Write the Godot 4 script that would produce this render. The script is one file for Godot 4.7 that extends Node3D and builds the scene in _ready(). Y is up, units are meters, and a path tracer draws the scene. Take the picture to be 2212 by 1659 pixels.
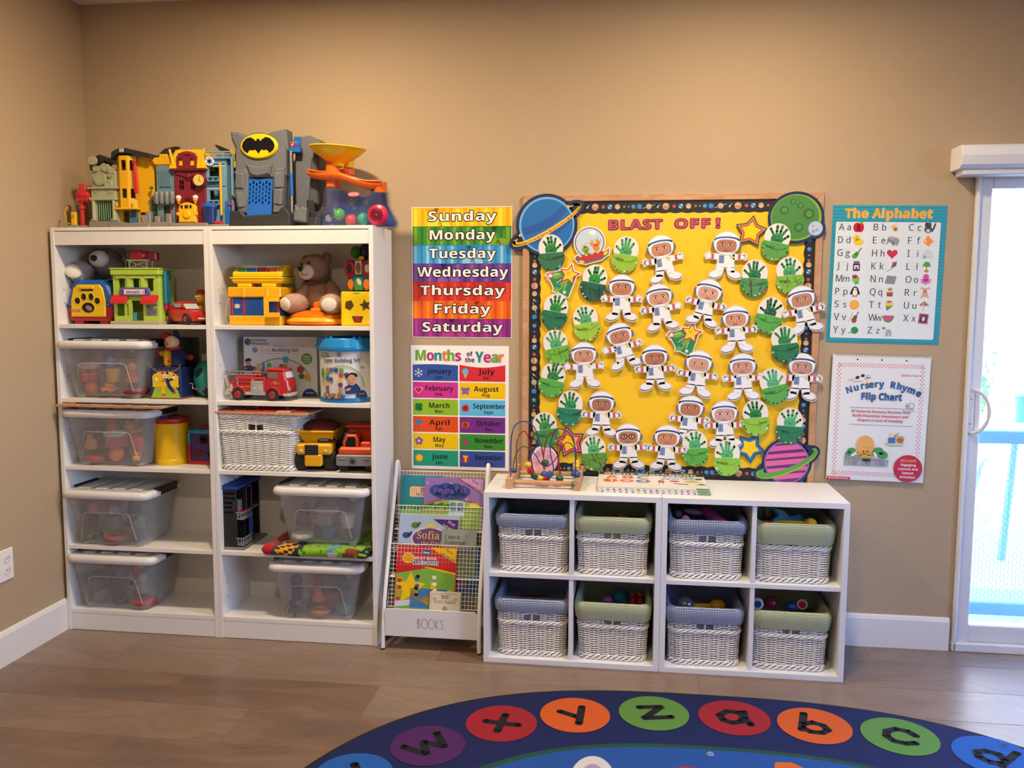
extends Node3D

# ---------------------------------------------------------------- mesh building
class G:
	var st := SurfaceTool.new()
	var X := Transform3D.IDENTITY
	var col := Color.WHITE
	var sg := 0
	var n := 0
	func _init() -> void:
		st.begin(Mesh.PRIMITIVE_TRIANGLES)
	func ink(c) -> void:
		col = (Color(c) if c is String else c).srgb_to_linear()
	func flat() -> void:
		st.set_smooth_group(-1)
	func soft() -> void:
		sg += 1
		st.set_smooth_group(sg)
	func v(p: Vector3) -> void:
		st.set_color(col)
		st.add_vertex(X * p)
	func tri(a: Vector3, b: Vector3, c: Vector3) -> void:
		v(a); v(b); v(c); n += 1
	func quad(a: Vector3, b: Vector3, c: Vector3, d: Vector3) -> void:
		tri(a, b, c); tri(a, c, d)
	func tout(a: Vector3, b: Vector3, c: Vector3, o: Vector3) -> void:
		if (b - a).cross(c - a).dot((a + b + c) / 3.0 - o) < 0.0: tri(a, b, c)
		else: tri(a, c, b)
	func qout(a: Vector3, b: Vector3, c: Vector3, d: Vector3, o: Vector3) -> void:
		tout(a, b, c, o); tout(a, c, d, o)
	func bc(c: Vector3, h: Vector3, b: float, t: Array, ax: int) -> Vector3:
		var q := Vector3(t[0] * (h.x - b), t[1] * (h.y - b), t[2] * (h.z - b))
		q[ax] = t[ax] * h[ax]
		return c + q
	func box(c: Vector3, s: Vector3, b := 0.0) -> void:
		flat()
		var h := s * 0.5
		b = minf(b, minf(h.x, minf(h.y, h.z)) * 0.98)
		for ax in 3:
			for sn in [-1, 1]:
				var q := []
				for e in [[-1, -1], [1, -1], [1, 1], [-1, 1]]:
					var t := [0, 0, 0]
					t[ax] = sn; t[(ax + 1) % 3] = e[0]; t[(ax + 2) % 3] = e[1]
					q.append(bc(c, h, b, t, ax))
				qout(q[0], q[1], q[2], q[3], c)
		if b <= 0.0: return
		for ax in 3:
			var a1 := (ax + 1) % 3
			var a2 := (ax + 2) % 3
			for e in [[-1, -1], [1, -1], [1, 1], [-1, 1]]:
				var t0 := [0, 0, 0]; var t1 := [0, 0, 0]
				t0[ax] = -1; t1[ax] = 1
				t0[a1] = e[0]; t1[a1] = e[0]; t0[a2] = e[1]; t1[a2] = e[1]
				qout(bc(c, h, b, t0, a1), bc(c, h, b, t1, a1), bc(c, h, b, t1, a2), bc(c, h, b, t0, a2), c)
		for i in [-1, 1]:
			for j in [-1, 1]:
				for k in [-1, 1]:
					tout(bc(c, h, b, [i, j, k], 0), bc(c, h, b, [i, j, k], 1), bc(c, h, b, [i, j, k], 2), c)
	func rings(rs: Array, closed_ring := true, caps := true, loop := false) -> void:
		soft()
		var m: int = rs[0].size()
		for i in (rs.size() if loop else rs.size() - 1):
			var a: Array = rs[i]
			var b: Array = rs[(i + 1) % rs.size()]
			for j in (m if closed_ring else m - 1):
				var k := (j + 1) % m
				quad(a[j], b[j], b[k], a[k])
		if caps and not loop:
			for e in [0, rs.size() - 1]:
				flat()
				var mid := Vector3.ZERO
				for q in rs[e]: mid += q
				mid /= m
				for j in m:
					if e == 0: tri(mid, rs[e][j], rs[e][(j + 1) % m])
					else: tri(mid, rs[e][(j + 1) % m], rs[e][j])
	func tube(pts: Array, r, sides := 8, loop := false, flatten := 1.0, upv := Vector3.UP) -> void:
		var rs := []
		var m := pts.size()
		for i in m:
			var a: Vector3 = pts[(i - 1 + m) % m] if loop else pts[maxi(i - 1, 0)]
			var b: Vector3 = pts[(i + 1) % m] if loop else pts[mini(i + 1, m - 1)]
			var d := (b - a).normalized()
			var u := upv if absf(d.dot(upv)) < 0.95 else Vector3(0.3, 0.2, 0.9).normalized()
			var s := d.cross(u).normalized()
			u = s.cross(d).normalized()
			var rr: float = r[i] if r is Array else r
			var ring := []
			for j in sides:
				var t := TAU * j / sides
				ring.append(pts[i] + s * cos(t) * rr * flatten + u * sin(t) * rr)
			rs.append(ring)
		rings(rs, true, true, loop)
	func cyl(a: Vector3, b: Vector3, r0: float, r1 := -1.0, sides := 20, bev := 0.0) -> void:
		if r1 < 0.0: r1 = r0
		var d := (b - a).normalized()
		if bev > 0.0:
			tube([a, a + d * bev, b - d * bev, b], [r0 - bev, r0, r1, r1 - bev], sides)
		else:
			tube([a, b], [r0, r1], sides)
	func ell(c: Vector3, r: Vector3, seg := 20, rw := 12, rot := Basis.IDENTITY, wob := 0.0, nz: FastNoiseLite = null) -> void:
		var rs := []
		for i in rw + 1:
			var t := PI * i / rw
			var ring := []
			for j in seg:
				var p := TAU * j / seg
				var q := Vector3(sin(t) * cos(p), cos(t), sin(t) * sin(p)) * r
				if nz: q *= 1.0 + wob * nz.get_noise_3dv((q + c) * 1000.0)
				ring.append(c + rot * q)
			rs.append(ring)
		rings(rs, true, false)
	func lathe(prof: Array, c := Vector3.ZERO, seg := 32, rot := Basis.IDENTITY, sx := 1.0, sz := 1.0) -> void:
		# runs of the profile are split where it bends sharply so that edges stay crisp
		var start := 0
		for i in range(1, prof.size()):
			var brk := i == prof.size() - 1
			if not brk:
				var d0: Vector2 = (prof[i] - prof[i - 1]).normalized()
				var d1: Vector2 = (prof[i + 1] - prof[i]).normalized()
				brk = d0.dot(d1) < 0.8
			if brk:
				var rs := []
				for k in range(start, i + 1):
					var ring := []
					for j in seg:
						var t := TAU * j / seg
						ring.append(c + rot * Vector3(cos(t) * prof[k].x * sx, prof[k].y, sin(t) * prof[k].x * sz))
					rs.append(ring)
				rings(rs, true, false)
				start = i
	func face(poly: PackedVector2Array, z: float) -> void:
		flat()
		var ix := Geometry2D.triangulate_polygon(poly)
		for i in range(0, ix.size(), 3):
			var a := poly[ix[i]]
			var b := poly[ix[i + 1]]
			var c := poly[ix[i + 2]]
			if (b - a).cross(c - a) > 0.0:
				var t := b
				b = c; c = t
			tri(Vector3(a.x, a.y, z), Vector3(b.x, b.y, z), Vector3(c.x, c.y, z))
	func wall(poly: PackedVector2Array, z0: float, z1: float, smooth := false, poly1 := PackedVector2Array()) -> void:
		if smooth: soft()
		else: flat()
		var p1 := poly1 if poly1.size() == poly.size() else poly
		for i in poly.size():
			var k := (i + 1) % poly.size()
			quad(Vector3(poly[i].x, poly[i].y, z0), Vector3(poly[k].x, poly[k].y, z0), Vector3(p1[k].x, p1[k].y, z1), Vector3(p1[i].x, p1[i].y, z1))
	func ext(poly: PackedVector2Array, z0: float, z1: float, bev := 0.0, smooth := false) -> void:
		if poly.size() < 3: return
		if bev > 0.0:
			var c := Vector2.ZERO
			for q in poly: c += q
			c /= poly.size()
			var inner := PackedVector2Array()
			var m := poly.size()
			for i in m:
				var d0 := (poly[i] - poly[(i - 1 + m) % m]).normalized()
				var d1 := (poly[(i + 1) % m] - poly[i]).normalized()
				var nn := Vector2(-(d0.y + d1.y), d0.x + d1.x)
				var k := maxf(0.35, nn.length() * 0.5)
				nn = nn.normalized()
				if Geometry2D.is_polygon_clockwise(poly): nn = -nn
				inner.append(poly[i] + nn * bev / k)
			face(inner, z1); face(inner, z0)
			wall(poly, z0 + bev, z1 - bev, smooth)
			wall(poly, z1 - bev, z1, smooth, inner)
			wall(poly, z0 + bev, z0, smooth, inner)
		else:
			face(poly, z1); face(poly, z0); wall(poly, z0, z1, smooth)
	func holed(x0: float, y0: float, x1: float, y1: float, z0: float, z1: float, holes: Array) -> void:
		# a slab with rectangular openings [hx0, hy0, hx1, hy1]
		flat()
		var ys := [y0, y1]
		for h in holes: ys.append_array([h[1], h[3]])
		ys.sort()
		for i in ys.size() - 1:
			if ys[i + 1] - ys[i] < 1e-5: continue
			var ym: float = (ys[i] + ys[i + 1]) * 0.5
			var cut := []
			for h in holes:
				if h[1] < ym and ym < h[3]: cut.append(h)
			cut.sort_custom(func(a, b): return a[0] < b[0])
			var x := x0
			for h in cut:
				if h[0] - x > 1e-5: box(Vector3((x + h[0]) / 2, ym, (z0 + z1) / 2), Vector3(h[0] - x, ys[i + 1] - ys[i], z1 - z0))
				x = h[2]
			if x1 - x > 1e-5: box(Vector3((x + x1) / 2, ym, (z0 + z1) / 2), Vector3(x1 - x, ys[i + 1] - ys[i], z1 - z0))
	func fur(c: Vector3, r: Vector3, count: int, length: float, rng: RandomNumberGenerator, width := 0.0011, rot := Basis.IDENTITY, keep_z := -2.0) -> void:
		flat()
		for i in count:
			var d := Vector3(rng.randfn(), rng.randfn(), rng.randfn()).normalized()
			if d.z < keep_z: continue
			var p := c + rot * (d * r * 0.98)
			var nn := (rot * (d / r)).normalized()
			var t := nn.cross(Vector3(rng.randfn(), rng.randfn(), rng.randfn())).normalized()
			var tip := p + (nn * rng.randf_range(0.5, 1.0) + t.cross(nn) * rng.randf_range(-0.6, 0.6) + Vector3(0, -0.25, 0)) * length
			tri(p - t * width, p + t * width, tip)

# flat print: coloured shapes in thin layers on a sheet, in the sheet's own x and y
class Ink:
	extends G
	var z := 0.0
	var step := 0.00016
	var bend := 0.0    # radius of a round pack that the print is wrapped about
	func v(p: Vector3) -> void:
		st.set_color(col)
		st.add_vertex(X * (Vector3(sin(p.x / bend) * (bend + p.z), p.y, cos(p.x / bend) * (bend + p.z)) if bend > 0.0 else p))
	static var glyphs := {}
	func up(k := 1) -> void:
		z += step * k
	func poly(c, pts: PackedVector2Array) -> void:
		ink(c); face(pts, z)
	func rect(c, x0: float, y0: float, x1: float, y1: float) -> void:
		ink(c); flat()
		quad(Vector3(x0, y0, z), Vector3(x0, y1, z), Vector3(x1, y1, z), Vector3(x1, y0, z))
	func disc(c, x: float, y: float, rx: float, ry := -1.0, rot := 0.0, m := 20) -> void:
		poly(c, Ink.circ(Vector2(x, y), rx, rx if ry < 0.0 else ry, m, rot))
	func line(c, pts: Array, w: float, shut := false) -> void:
		ink(c); flat()
		var m := pts.size()
		for i in (m if shut else m - 1):
			var a: Vector2 = pts[i]
			var b: Vector2 = pts[(i + 1) % m]
			var d := (b - a).normalized()
			var s := Vector2(-d.y, d.x) * w * 0.5
			var e := d * w * 0.25
			quad(Vector3(a.x - s.x - e.x, a.y - s.y - e.y, z), Vector3(a.x + s.x - e.x, a.y + s.y - e.y, z), Vector3(b.x + s.x + e.x, b.y + s.y + e.y, z), Vector3(b.x - s.x + e.x, b.y - s.y + e.y, z))
	static func circ(c: Vector2, rx: float, ry: float, m := 24, rot := 0.0, a0 := 0.0, a1 := TAU) -> PackedVector2Array:
		var o := PackedVector2Array()
		var full := a1 - a0 > TAU - 0.001
		for i in (m if full else m + 1):
			var t := a0 + (a1 - a0) * i / m
			o.append(c + Vector2(cos(t) * rx, sin(t) * ry).rotated(rot))
		return o
	static func rr(x0: float, y0: float, x1: float, y1: float, r: float, m := 4) -> PackedVector2Array:
		var o := PackedVector2Array()
		for q in [[x1 - r, y1 - r, 0.0], [x0 + r, y1 - r, PI / 2], [x0 + r, y0 + r, PI], [x1 - r, y0 + r, PI * 1.5]]:
			for i in m + 1:
				var t: float = q[2] + PI / 2 * i / m
				o.append(Vector2(q[0] + cos(t) * r, q[1] + sin(t) * r))
		return o
	static func star(c: Vector2, r1: float, r2: float, m := 5, rot := 0.0) -> PackedVector2Array:
		var o := PackedVector2Array()
		for i in m * 2:
			var t := rot + PI / 2 + PI * i / m
			o.append(c + Vector2(cos(t), sin(t)) * (r1 if i % 2 == 0 else r2))
		return o
	static func heart(c: Vector2, r: float) -> PackedVector2Array:
		var o := PackedVector2Array()
		for i in 28:
			var t := TAU * i / 28
			o.append(c + Vector2(16.0 * pow(sin(t), 3), 13.0 * cos(t) - 5.0 * cos(2 * t) - 2.0 * cos(3 * t) - cos(4 * t)) * r / 16.0)
		return o
	static func arcs(c: Vector2, rx: float, ry: float, a0: float, a1: float, m := 10) -> Array:
		var o := []
		for i in m + 1:
			var t := a0 + (a1 - a0) * i / m
			o.append(c + Vector2(cos(t) * rx, sin(t) * ry))
		return o
	static func glyph(s: String, face_name: String, bold: bool) -> PackedVector3Array:
		var key := s + "|" + face_name + str(bold)
		if not glyphs.has(key):
			var f := SystemFont.new()
			f.font_names = PackedStringArray([face_name])
			f.font_weight = 700 if bold else 400
			var t := TextMesh.new()
			t.font = f
			t.font_size = 64
			t.pixel_size = 1.0 / 64.0
			t.depth = 0.0
			t.curve_step = 2.0
			t.text = s
			var a := t.surface_get_arrays(0) if t.get_surface_count() else []
			var o := PackedVector3Array()
			if a.size():
				var vs: PackedVector3Array = a[Mesh.ARRAY_VERTEX]
				var ns: PackedVector3Array = a[Mesh.ARRAY_NORMAL]
				var ix: PackedInt32Array = a[Mesh.ARRAY_INDEX] if a[Mesh.ARRAY_INDEX] != null else PackedInt32Array()
				if ix.is_empty():
					for i in vs.size(): ix.append(i)
				for i in range(0, ix.size(), 3):
					if ns[ix[i]].z > 0.5:
						for k in 3: o.append(vs[ix[i + k]])
			glyphs[key] = o
		return glyphs[key]
	# h: height of the capitals; w: width to fit (0 = natural); al: 0 left, 0.5 centre, 1 right
	func text(c, s: String, x: float, y: float, h: float, w := 0.0, al := 0.5, bold := true, face_name := "Droid Sans", rot := 0.0, edge := 0.0, edge_c = "#1a1418", slant := 0.0) -> void:
		var g := Ink.glyph(s, face_name, bold)
		if g.is_empty(): return
		var lo := 1e9
		var hi := -1e9
		for q in g:
			lo = minf(lo, q.x); hi = maxf(hi, q.x)
		var yb := Ink.glyph("H", face_name, bold)
		var b0 := 1e9
		var b1 := -1e9
		for q in yb:
			b0 = minf(b0, q.y); b1 = maxf(b1, q.y)
		var ky := h / (b1 - b0)
		var kx := ky if w <= 0.0 else w / (hi - lo)
		# the text mesh is centred on its own line; letters such as y or g do not shift the line
		flat()
		var mid := lerpf(lo, hi, al)
		if edge > 0.0:
			ink(edge_c)
			for i in 8:
				stamp(g, x + cos(TAU * i / 8) * edge, y + sin(TAU * i / 8) * edge, mid, b0, kx, ky, slant, rot)
			up()
		ink(c)
		stamp(g, x, y, mid, b0, kx, ky, slant, rot)
	func stamp(g: PackedVector3Array, x: float, y: float, mid: float, b0: float, kx: float, ky: float, slant: float, rot: float) -> void:
		for i in range(0, g.size(), 3):
			var t := []
			for k in 3:
				var q := g[i + k]
				var l := Vector2((q.x - mid) * kx + (q.y - b0) * ky * slant, (q.y - b0) * ky).rotated(rot)
				t.append(Vector3(x + l.x, y + l.y, z))
			tri(t[0], t[1], t[2])

# ---------------------------------------------------------------- scene helpers
var mats := {}
var names := {}
var rng := RandomNumberGenerator.new()
var fnl := FastNoiseLite.new()

func V(x: float, y: float, z: float) -> Vector3: return Vector3(x, y, z)
func PV(a: Array) -> PackedVector2Array:
	var o := PackedVector2Array()
	for i in range(0, a.size(), 2): o.append(Vector2(a[i], a[i + 1]))
	return o

func M(c, rough := 0.45, o := {}) -> StandardMaterial3D:
	var key := str(c) + str(rough) + str(o)
	if not mats.has(key):
		var m := StandardMaterial3D.new()
		m.albedo_color = Color(c) if c is String else c
		m.roughness = rough
		for k in o: m.set(k, o[k])
		mats[key] = m
	return mats[key]

func numbered(called: String) -> String:
	names[called] = names.get(called, -1) + 1
	return called if names[called] == 0 else "%s_%03d" % [called, names[called]]

func T(called: String, label: String, category: String, at := Vector3.ZERO, turn := 0.0, group := "") -> Node3D:
	var o := Node3D.new()
	o.name = numbered(called)
	add_child(o)
	o.position = at
	o.rotation_degrees.y = turn
	o.set_meta("label", label)
	o.set_meta("category", category)
	if group: o.set_meta("group", group)
	return o

func P(par: Node, called: String, g: G, m: Material) -> MeshInstance3D:
	g.st.generate_normals()
	var o := MeshInstance3D.new()
	o.name = called
	o.mesh = g.st.commit()
	o.material_override = m
	par.add_child(o, true)
	return o

func struct(called: String, g: G, m: Material) -> MeshInstance3D:
	var o := P(self, called, g, m)
	o.set_meta("kind", "structure")
	return o

func copy(o: Node3D, at: Vector3, turn := 0.0, label := "") -> Node3D:
	var c: Node3D = o.duplicate()
	c.name = numbered(String(o.name).split("_0")[0])
	add_child(c)
	c.position = at
	c.rotation_degrees.y = turn
	if label: c.set_meta("label", label)
	return c

func rotb(deg: Vector3) -> Basis: return Basis.from_euler(deg * PI / 180.0)

func bx(par: Node, called: String, m: Material, c: Vector3, s: Vector3, b := 0.002, rot := Vector3.ZERO) -> MeshInstance3D:
	var g := G.new()
	g.X = Transform3D(rotb(rot), c)
	g.box(Vector3.ZERO, s, b)
	return P(par, called, g, m)

func cy(par: Node, called: String, m: Material, a: Vector3, b: Vector3, r0: float, r1 := -1.0, n := 20, bev := 0.0) -> MeshInstance3D:
	var g := G.new()
	g.cyl(a, b, r0, r1, n, bev)
	return P(par, called, g, m)

func el(par: Node, called: String, m: Material, c: Vector3, r: Vector3, rot := Vector3.ZERO) -> MeshInstance3D:
	var g := G.new()
	g.ell(c, r, 20, 12, rotb(rot))
	return P(par, called, g, m)

func tb(par: Node, called: String, m: Material, pts: Array, r, n := 8, loop := false) -> MeshInstance3D:
	var g := G.new()
	g.tube(pts, r, n, loop)
	return P(par, called, g, m)

func ex(par: Node, called: String, m: Material, poly: PackedVector2Array, z0: float, z1: float, bev := 0.0, X := Transform3D.IDENTITY, smooth := false) -> MeshInstance3D:
	var g := G.new()
	g.X = X
	g.ext(poly, z0, z1, bev, smooth)
	return P(par, called, g, m)

func la(par: Node, called: String, m: Material, prof: Array, c := Vector3.ZERO, n := 32, rot := Vector3.ZERO, sx := 1.0, sz := 1.0) -> MeshInstance3D:
	var g := G.new()
	var pr := []
	for i in range(0, prof.size(), 2): pr.append(Vector2(prof[i], prof[i + 1]))
	g.lathe(pr, c, n, rotb(rot), sx, sz)
	return P(par, called, g, m)

func spline(ctrl: Array, per := 6, shut := false) -> Array:
	var o := []
	var m := ctrl.size()
	for i in (m if shut else m - 1):
		var p0 = ctrl[(i - 1 + m) % m] if shut else ctrl[maxi(i - 1, 0)]
		var p1 = ctrl[i]
		var p2 = ctrl[(i + 1) % m]
		var p3 = ctrl[(i + 2) % m] if shut else ctrl[mini(i + 2, m - 1)]
		for k in per: o.append(p1.cubic_interpolate(p2, p0, p3, float(k) / per))
	if not shut: o.append(ctrl[m - 1])
	return o

func noise_tex(freq: float, size := 512, ramp: Gradient = null, normal := false, strength := 4.0, kind := FastNoiseLite.TYPE_SIMPLEX_SMOOTH, oct := 4, sd := 1) -> NoiseTexture2D:
	var nz := FastNoiseLite.new()
	nz.noise_type = kind
	nz.frequency = freq
	nz.fractal_octaves = oct
	nz.seed = sd
	var t := NoiseTexture2D.new()
	t.width = size; t.height = size
	t.seamless = true
	t.noise = nz
	t.as_normal_map = normal
	t.bump_strength = strength
	if ramp: t.color_ramp = ramp
	return t

func ramp(a: Color, b: Color) -> Gradient:
	var g := Gradient.new()
	g.set_color(0, a); g.set_color(1, b)
	return g

# white or coloured plastic, paper and ink shared by many things
func plastic(c, rough := 0.32) -> StandardMaterial3D: return M(c, rough)
func inkm(rough := 0.5) -> StandardMaterial3D: return M("#ffffff", rough, {"vertex_color_use_as_albedo": true})

func _ready() -> void:
	rng.seed = 7
	# ------------------------------------------------------------ camera
	var cam := Camera3D.new()
	cam.name = "camera"
	cam.fov = 48.16
	cam.near = 0.05
	cam.position = Vector3(2.1481, 1.2818, 3.2693)
	cam.rotation = Vector3(-0.0958, 0.1284, 0.0036)
	add_child(cam)
	cam.current = true
	# ------------------------------------------------------------ sky, sun, exposure
	var we := WorldEnvironment.new()
	we.name = "world"
	var e := Environment.new()
	e.background_mode = Environment.BG_SKY
	var sky := Sky.new()
	var sm := ProceduralSkyMaterial.new()
	sm.sky_top_color = Color("#5f94e6")
	sm.sky_horizon_color = Color("#cfe0f5")
	sm.ground_bottom_color = Color("#8c8478")
	sm.ground_horizon_color = Color("#b8b2a8")
	sm.sky_energy_multiplier = 3.7
	sm.ground_energy_multiplier = 1.6
	sky.sky_material = sm
	e.sky = sky
	e.tonemap_mode = Environment.TONE_MAPPER_LINEAR
	e.tonemap_exposure = 1.0
	e.sdfgi_enabled = true
	e.ssao_enabled = true
	e.ssil_enabled = true
	we.environment = e
	add_child(we)
	var sun := DirectionalLight3D.new()
	sun.name = "sun"
	sun.light_color = Color("#fff1da")
	sun.light_energy = 11.0
	sun.light_angular_distance = 0.53
	sun.shadow_enabled = true
	add_child(sun)
	sun.look_at_from_position(Vector3(-1.0, 5.0, 3.0), Vector3.ZERO)
	# ------------------------------------------------------------ the place
	build_room()
	build_outside()
	build_furniture()
	build_wall_things()
	build_board()
	build_top_toys()
	build_shelf_toys()
	build_rack()
	build_baskets()
	build_rug()

const RX := 5.4
const RZ := 5.6
const RH := 2.44
const LAMP := 2.6

func build_room() -> void:
	# walls: tan paint over orange-peel plaster
	var paint := M("#b59e7e", 0.72)
	paint.normal_enabled = true
	paint.normal_texture = noise_tex(0.035, 512, null, true, 5.0, FastNoiseLite.TYPE_SIMPLEX_SMOOTH, 3, 3)
	paint.normal_scale = 0.3
	paint.uv1_triplanar = true
	paint.uv1_world_triplanar = true
	paint.uv1_scale = Vector3(4.5, 4.5, 4.5)
	var white := M("#e9e6df", 0.42)
	var g := G.new()
	g.holed(-0.14, 0, RX + 0.14, RH, -0.14, 0.0, [[3.37, 0.0, 5.21, 1.757]])
	struct("wall_back", g, paint)
	g = G.new()
	g.box(V(-0.07, RH / 2, RZ / 2), V(0.14, RH, RZ), 0)
	struct("wall_left", g, paint)
	g = G.new()
	g.X = Transform3D(Basis(Vector3.UP, -PI / 2), V(RX, 0, 0))
	g.holed(0, 0, RZ, RH, -0.14, 0, [[1.5, 0.85, 3.9, 2.08]])
	struct("wall_right", g, paint)
	g = G.new()
	g.box(V(RX / 2, RH / 2, RZ + 0.07), V(RX + 0.28, RH, 0.14), 0)
	struct("wall_front", g, paint)
	g = G.new()
	g.box(V(RX / 2, RH + 0.06, RZ / 2), V(RX + 0.28, 0.12, RZ + 0.28), 0)
	struct("ceiling", g, M("#e8e4da", 0.85))
	# window of the right wall, beyond the frame: the cool daylight on the cube shelves comes through it
	var wf := Node3D.new()
	wf.name = "window_2"
	wf.set_meta("kind", "structure")
	add_child(wf)
	var vinyl := M("#f0efec", 0.35)
	for q in [[1.46, 0.81, 3.94, 0.88], [1.46, 2.05, 3.94, 2.12], [1.46, 0.81, 1.53, 2.12], [3.87, 0.81, 3.94, 2.12], [2.67, 0.81, 2.73, 2.12]]:
		bx(wf, "window_frame", vinyl, V(RX + 0.05, (q[1] + q[3]) / 2, (q[0] + q[2]) / 2), V(0.07, q[3] - q[1], q[2] - q[0]), 0.004)
	for q in [[1.53, 2.67], [2.73, 3.87]]:
		bx(wf, "pane", glass(), V(RX + 0.06, 1.465, (q[0] + q[1]) / 2), V(0.004, 1.17, q[1] - q[0]), 0)
	# baseboards with a moulded upper edge
	var prof := PV([0, 0, 0.0145, 0, 0.0145, 0.108, 0.012, 0.113, 0.0105, 0.118, 0.005, 0.121, 0, 0.1225])
	g = G.new()
	g.X = Transform3D(Basis(V(1, 0, 0), V(0, 1, 0), V(0, 0, 1)), Vector3.ZERO)
	g.ext(prof, 0.0, RZ)
	struct("baseboard_left", g, white)
	g = G.new()
	g.X = Transform3D(Basis(V(0, 0, 1), V(0, 1, 0), V(-1, 0, 0)), V(3.362, 0, 0))
	var pb := PackedVector2Array()
	for q in prof: pb.append(q)
	g.ext(pb, 0.0, 3.345, 0.003)
	struct("baseboard_back", g, white)
	build_floor()
	build_door()
	# recessed ceiling downlights
	var where := [["in front of the toy bookcases", 1.05, 0.88], ["in front of the yellow bulletin board", 2.55, 0.88], ["over the middle of the rug", 1.8, 3.1]]
	for q in where:
		var t := T("ceiling_light", "round recessed ceiling downlight with white trim " + q[0], "light", V(q[1], RH, q[2]), 0, "recessed ceiling downlights")
		la(t, "trim_ring", M("#f2efe8", 0.4), [0.062, -0.001, 0.085, -0.006, 0.094, -0.004, 0.096, 0.0])
		la(t, "lens", M("#fff2dc", 0.5, {"emission_enabled": true, "emission": Color("#ffe9cc"), "emission_energy_multiplier": 6.0}), [0.0, -0.0015, 0.062, -0.0015])
		var s := AreaLight3D.new()
		s.name = "light_face"
		s.light_color = Color("#ffe6c4")
		s.light_energy = LAMP
		s.area_size = Vector2(0.11, 0.11)
		s.area_range = 9.0
		s.area_attenuation = 2.0
		s.shadow_enabled = true
		t.add_child(s)
		s.position = V(0, -0.012, 0)
		s.rotation_degrees = V(-90, 0, 0)

func glass() -> StandardMaterial3D:
	return M(Color(0.92, 0.97, 1.0, 0.06), 0.02, {"transparency": BaseMaterial3D.TRANSPARENCY_ALPHA})

func wood_tex(sd: int, a: Color, b: Color, c: Color) -> ImageTexture:
	var im := Image.create(768, 192, false, Image.FORMAT_RGB8)
	var nz := FastNoiseLite.new()
	nz.seed = sd
	nz.noise_type = FastNoiseLite.TYPE_SIMPLEX_SMOOTH
	nz.frequency = 1.0
	nz.fractal_octaves = 3
	var n2 := FastNoiseLite.new()
	n2.seed = sd + 50
	n2.frequency = 1.0
	n2.fractal_octaves = 2
	for y in 192:
		for x in 768:
			var u := x / 768.0
			var w := y / 192.0
			var bend := nz.get_noise_2d(u * 3.0, w * 1.6) * 0.35
			var fine := nz.get_noise_2d(u * 9.0, (w + bend * 0.2) * 60.0)
			var band := nz.get_noise_2d(u * 1.7 + 7.0, (w + bend) * 5.0)
			var soft := n2.get_noise_2d(u * 2.2 + 20.0, w * 2.0)
			var k := clampf(0.5 + band * 0.75 + fine * 0.28, 0.0, 1.0)
			var q := a.lerp(b, k).lerp(c, clampf(soft * 0.9, 0.0, 0.7))
			if fine > 0.38: q = q.darkened((fine - 0.38) * 0.9)
			im.set_pixel(x, y, q)
	return ImageTexture.create_from_image(im)

func build_floor() -> void:
	var fl := Node3D.new()
	fl.name = "floor"
	fl.set_meta("kind", "structure")
	add_child(fl)
	var sub := G.new()
	sub.box(V(RX / 2, -0.05, RZ / 2), V(RX + 0.28, 0.08, RZ + 0.28))
	P(fl, "subfloor", sub, M("#3a3029", 0.9))
	var ms := []
	var tones := [["#7a6453", "#8a7461", "#6c5d52"], ["#735c4c", "#836b58", "#635348"], ["#806b5a", "#8f7b69", "#76685d"]]
	for i in 3:
		var tex := wood_tex(11 + i * 9, Color(tones[i][0]), Color(tones[i][1]), Color(tones[i][2]))
		for k in 2:
			var m := StandardMaterial3D.new()
			m.albedo_texture = tex
			m.roughness = 0.3
			m.metallic_specular = 0.5
			m.uv1_triplanar = true
			m.uv1_world_triplanar = true
			m.uv1_triplanar_sharpness = 8.0
			m.uv1_scale = V(0.62, 1.0, 2.32)
			m.uv1_offset = V(0.37 * k + 0.21 * i, 0, 0.43 * k)
			ms.append(m)
	var shared := G.new()
	shared.box(Vector3.ZERO, V(1.2185, 0.01, 0.2140), 0.0009)
	shared.st.generate_normals()
	var pm := shared.st.commit()
	# end joints seen in the photograph, one per row, the rest of the row follows every 1.219 m
	var ends := [0.62, 0.284, 1.2, 0.14, 1.0, 0.70, 0.35, 1.1]
	var r2 := RandomNumberGenerator.new()
	r2.seed = 5
	var row := 0
	var z := 0.15 - 0.215 / 2
	while z < RZ + 0.1:
		var x: float = ends[row % 8] - 0.61 - 1.219
		while x < RX + 0.6:
			var o := MeshInstance3D.new()
			o.name = "plank"
			o.mesh = pm
			o.material_override = ms[r2.randi() % 6]
			fl.add_child(o, true)
			if x > -0.75:
				o.position = V(x, -0.005, z)
			else:
				o.queue_free()
			x += 1.219
		z += 0.215
		row += 1

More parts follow.
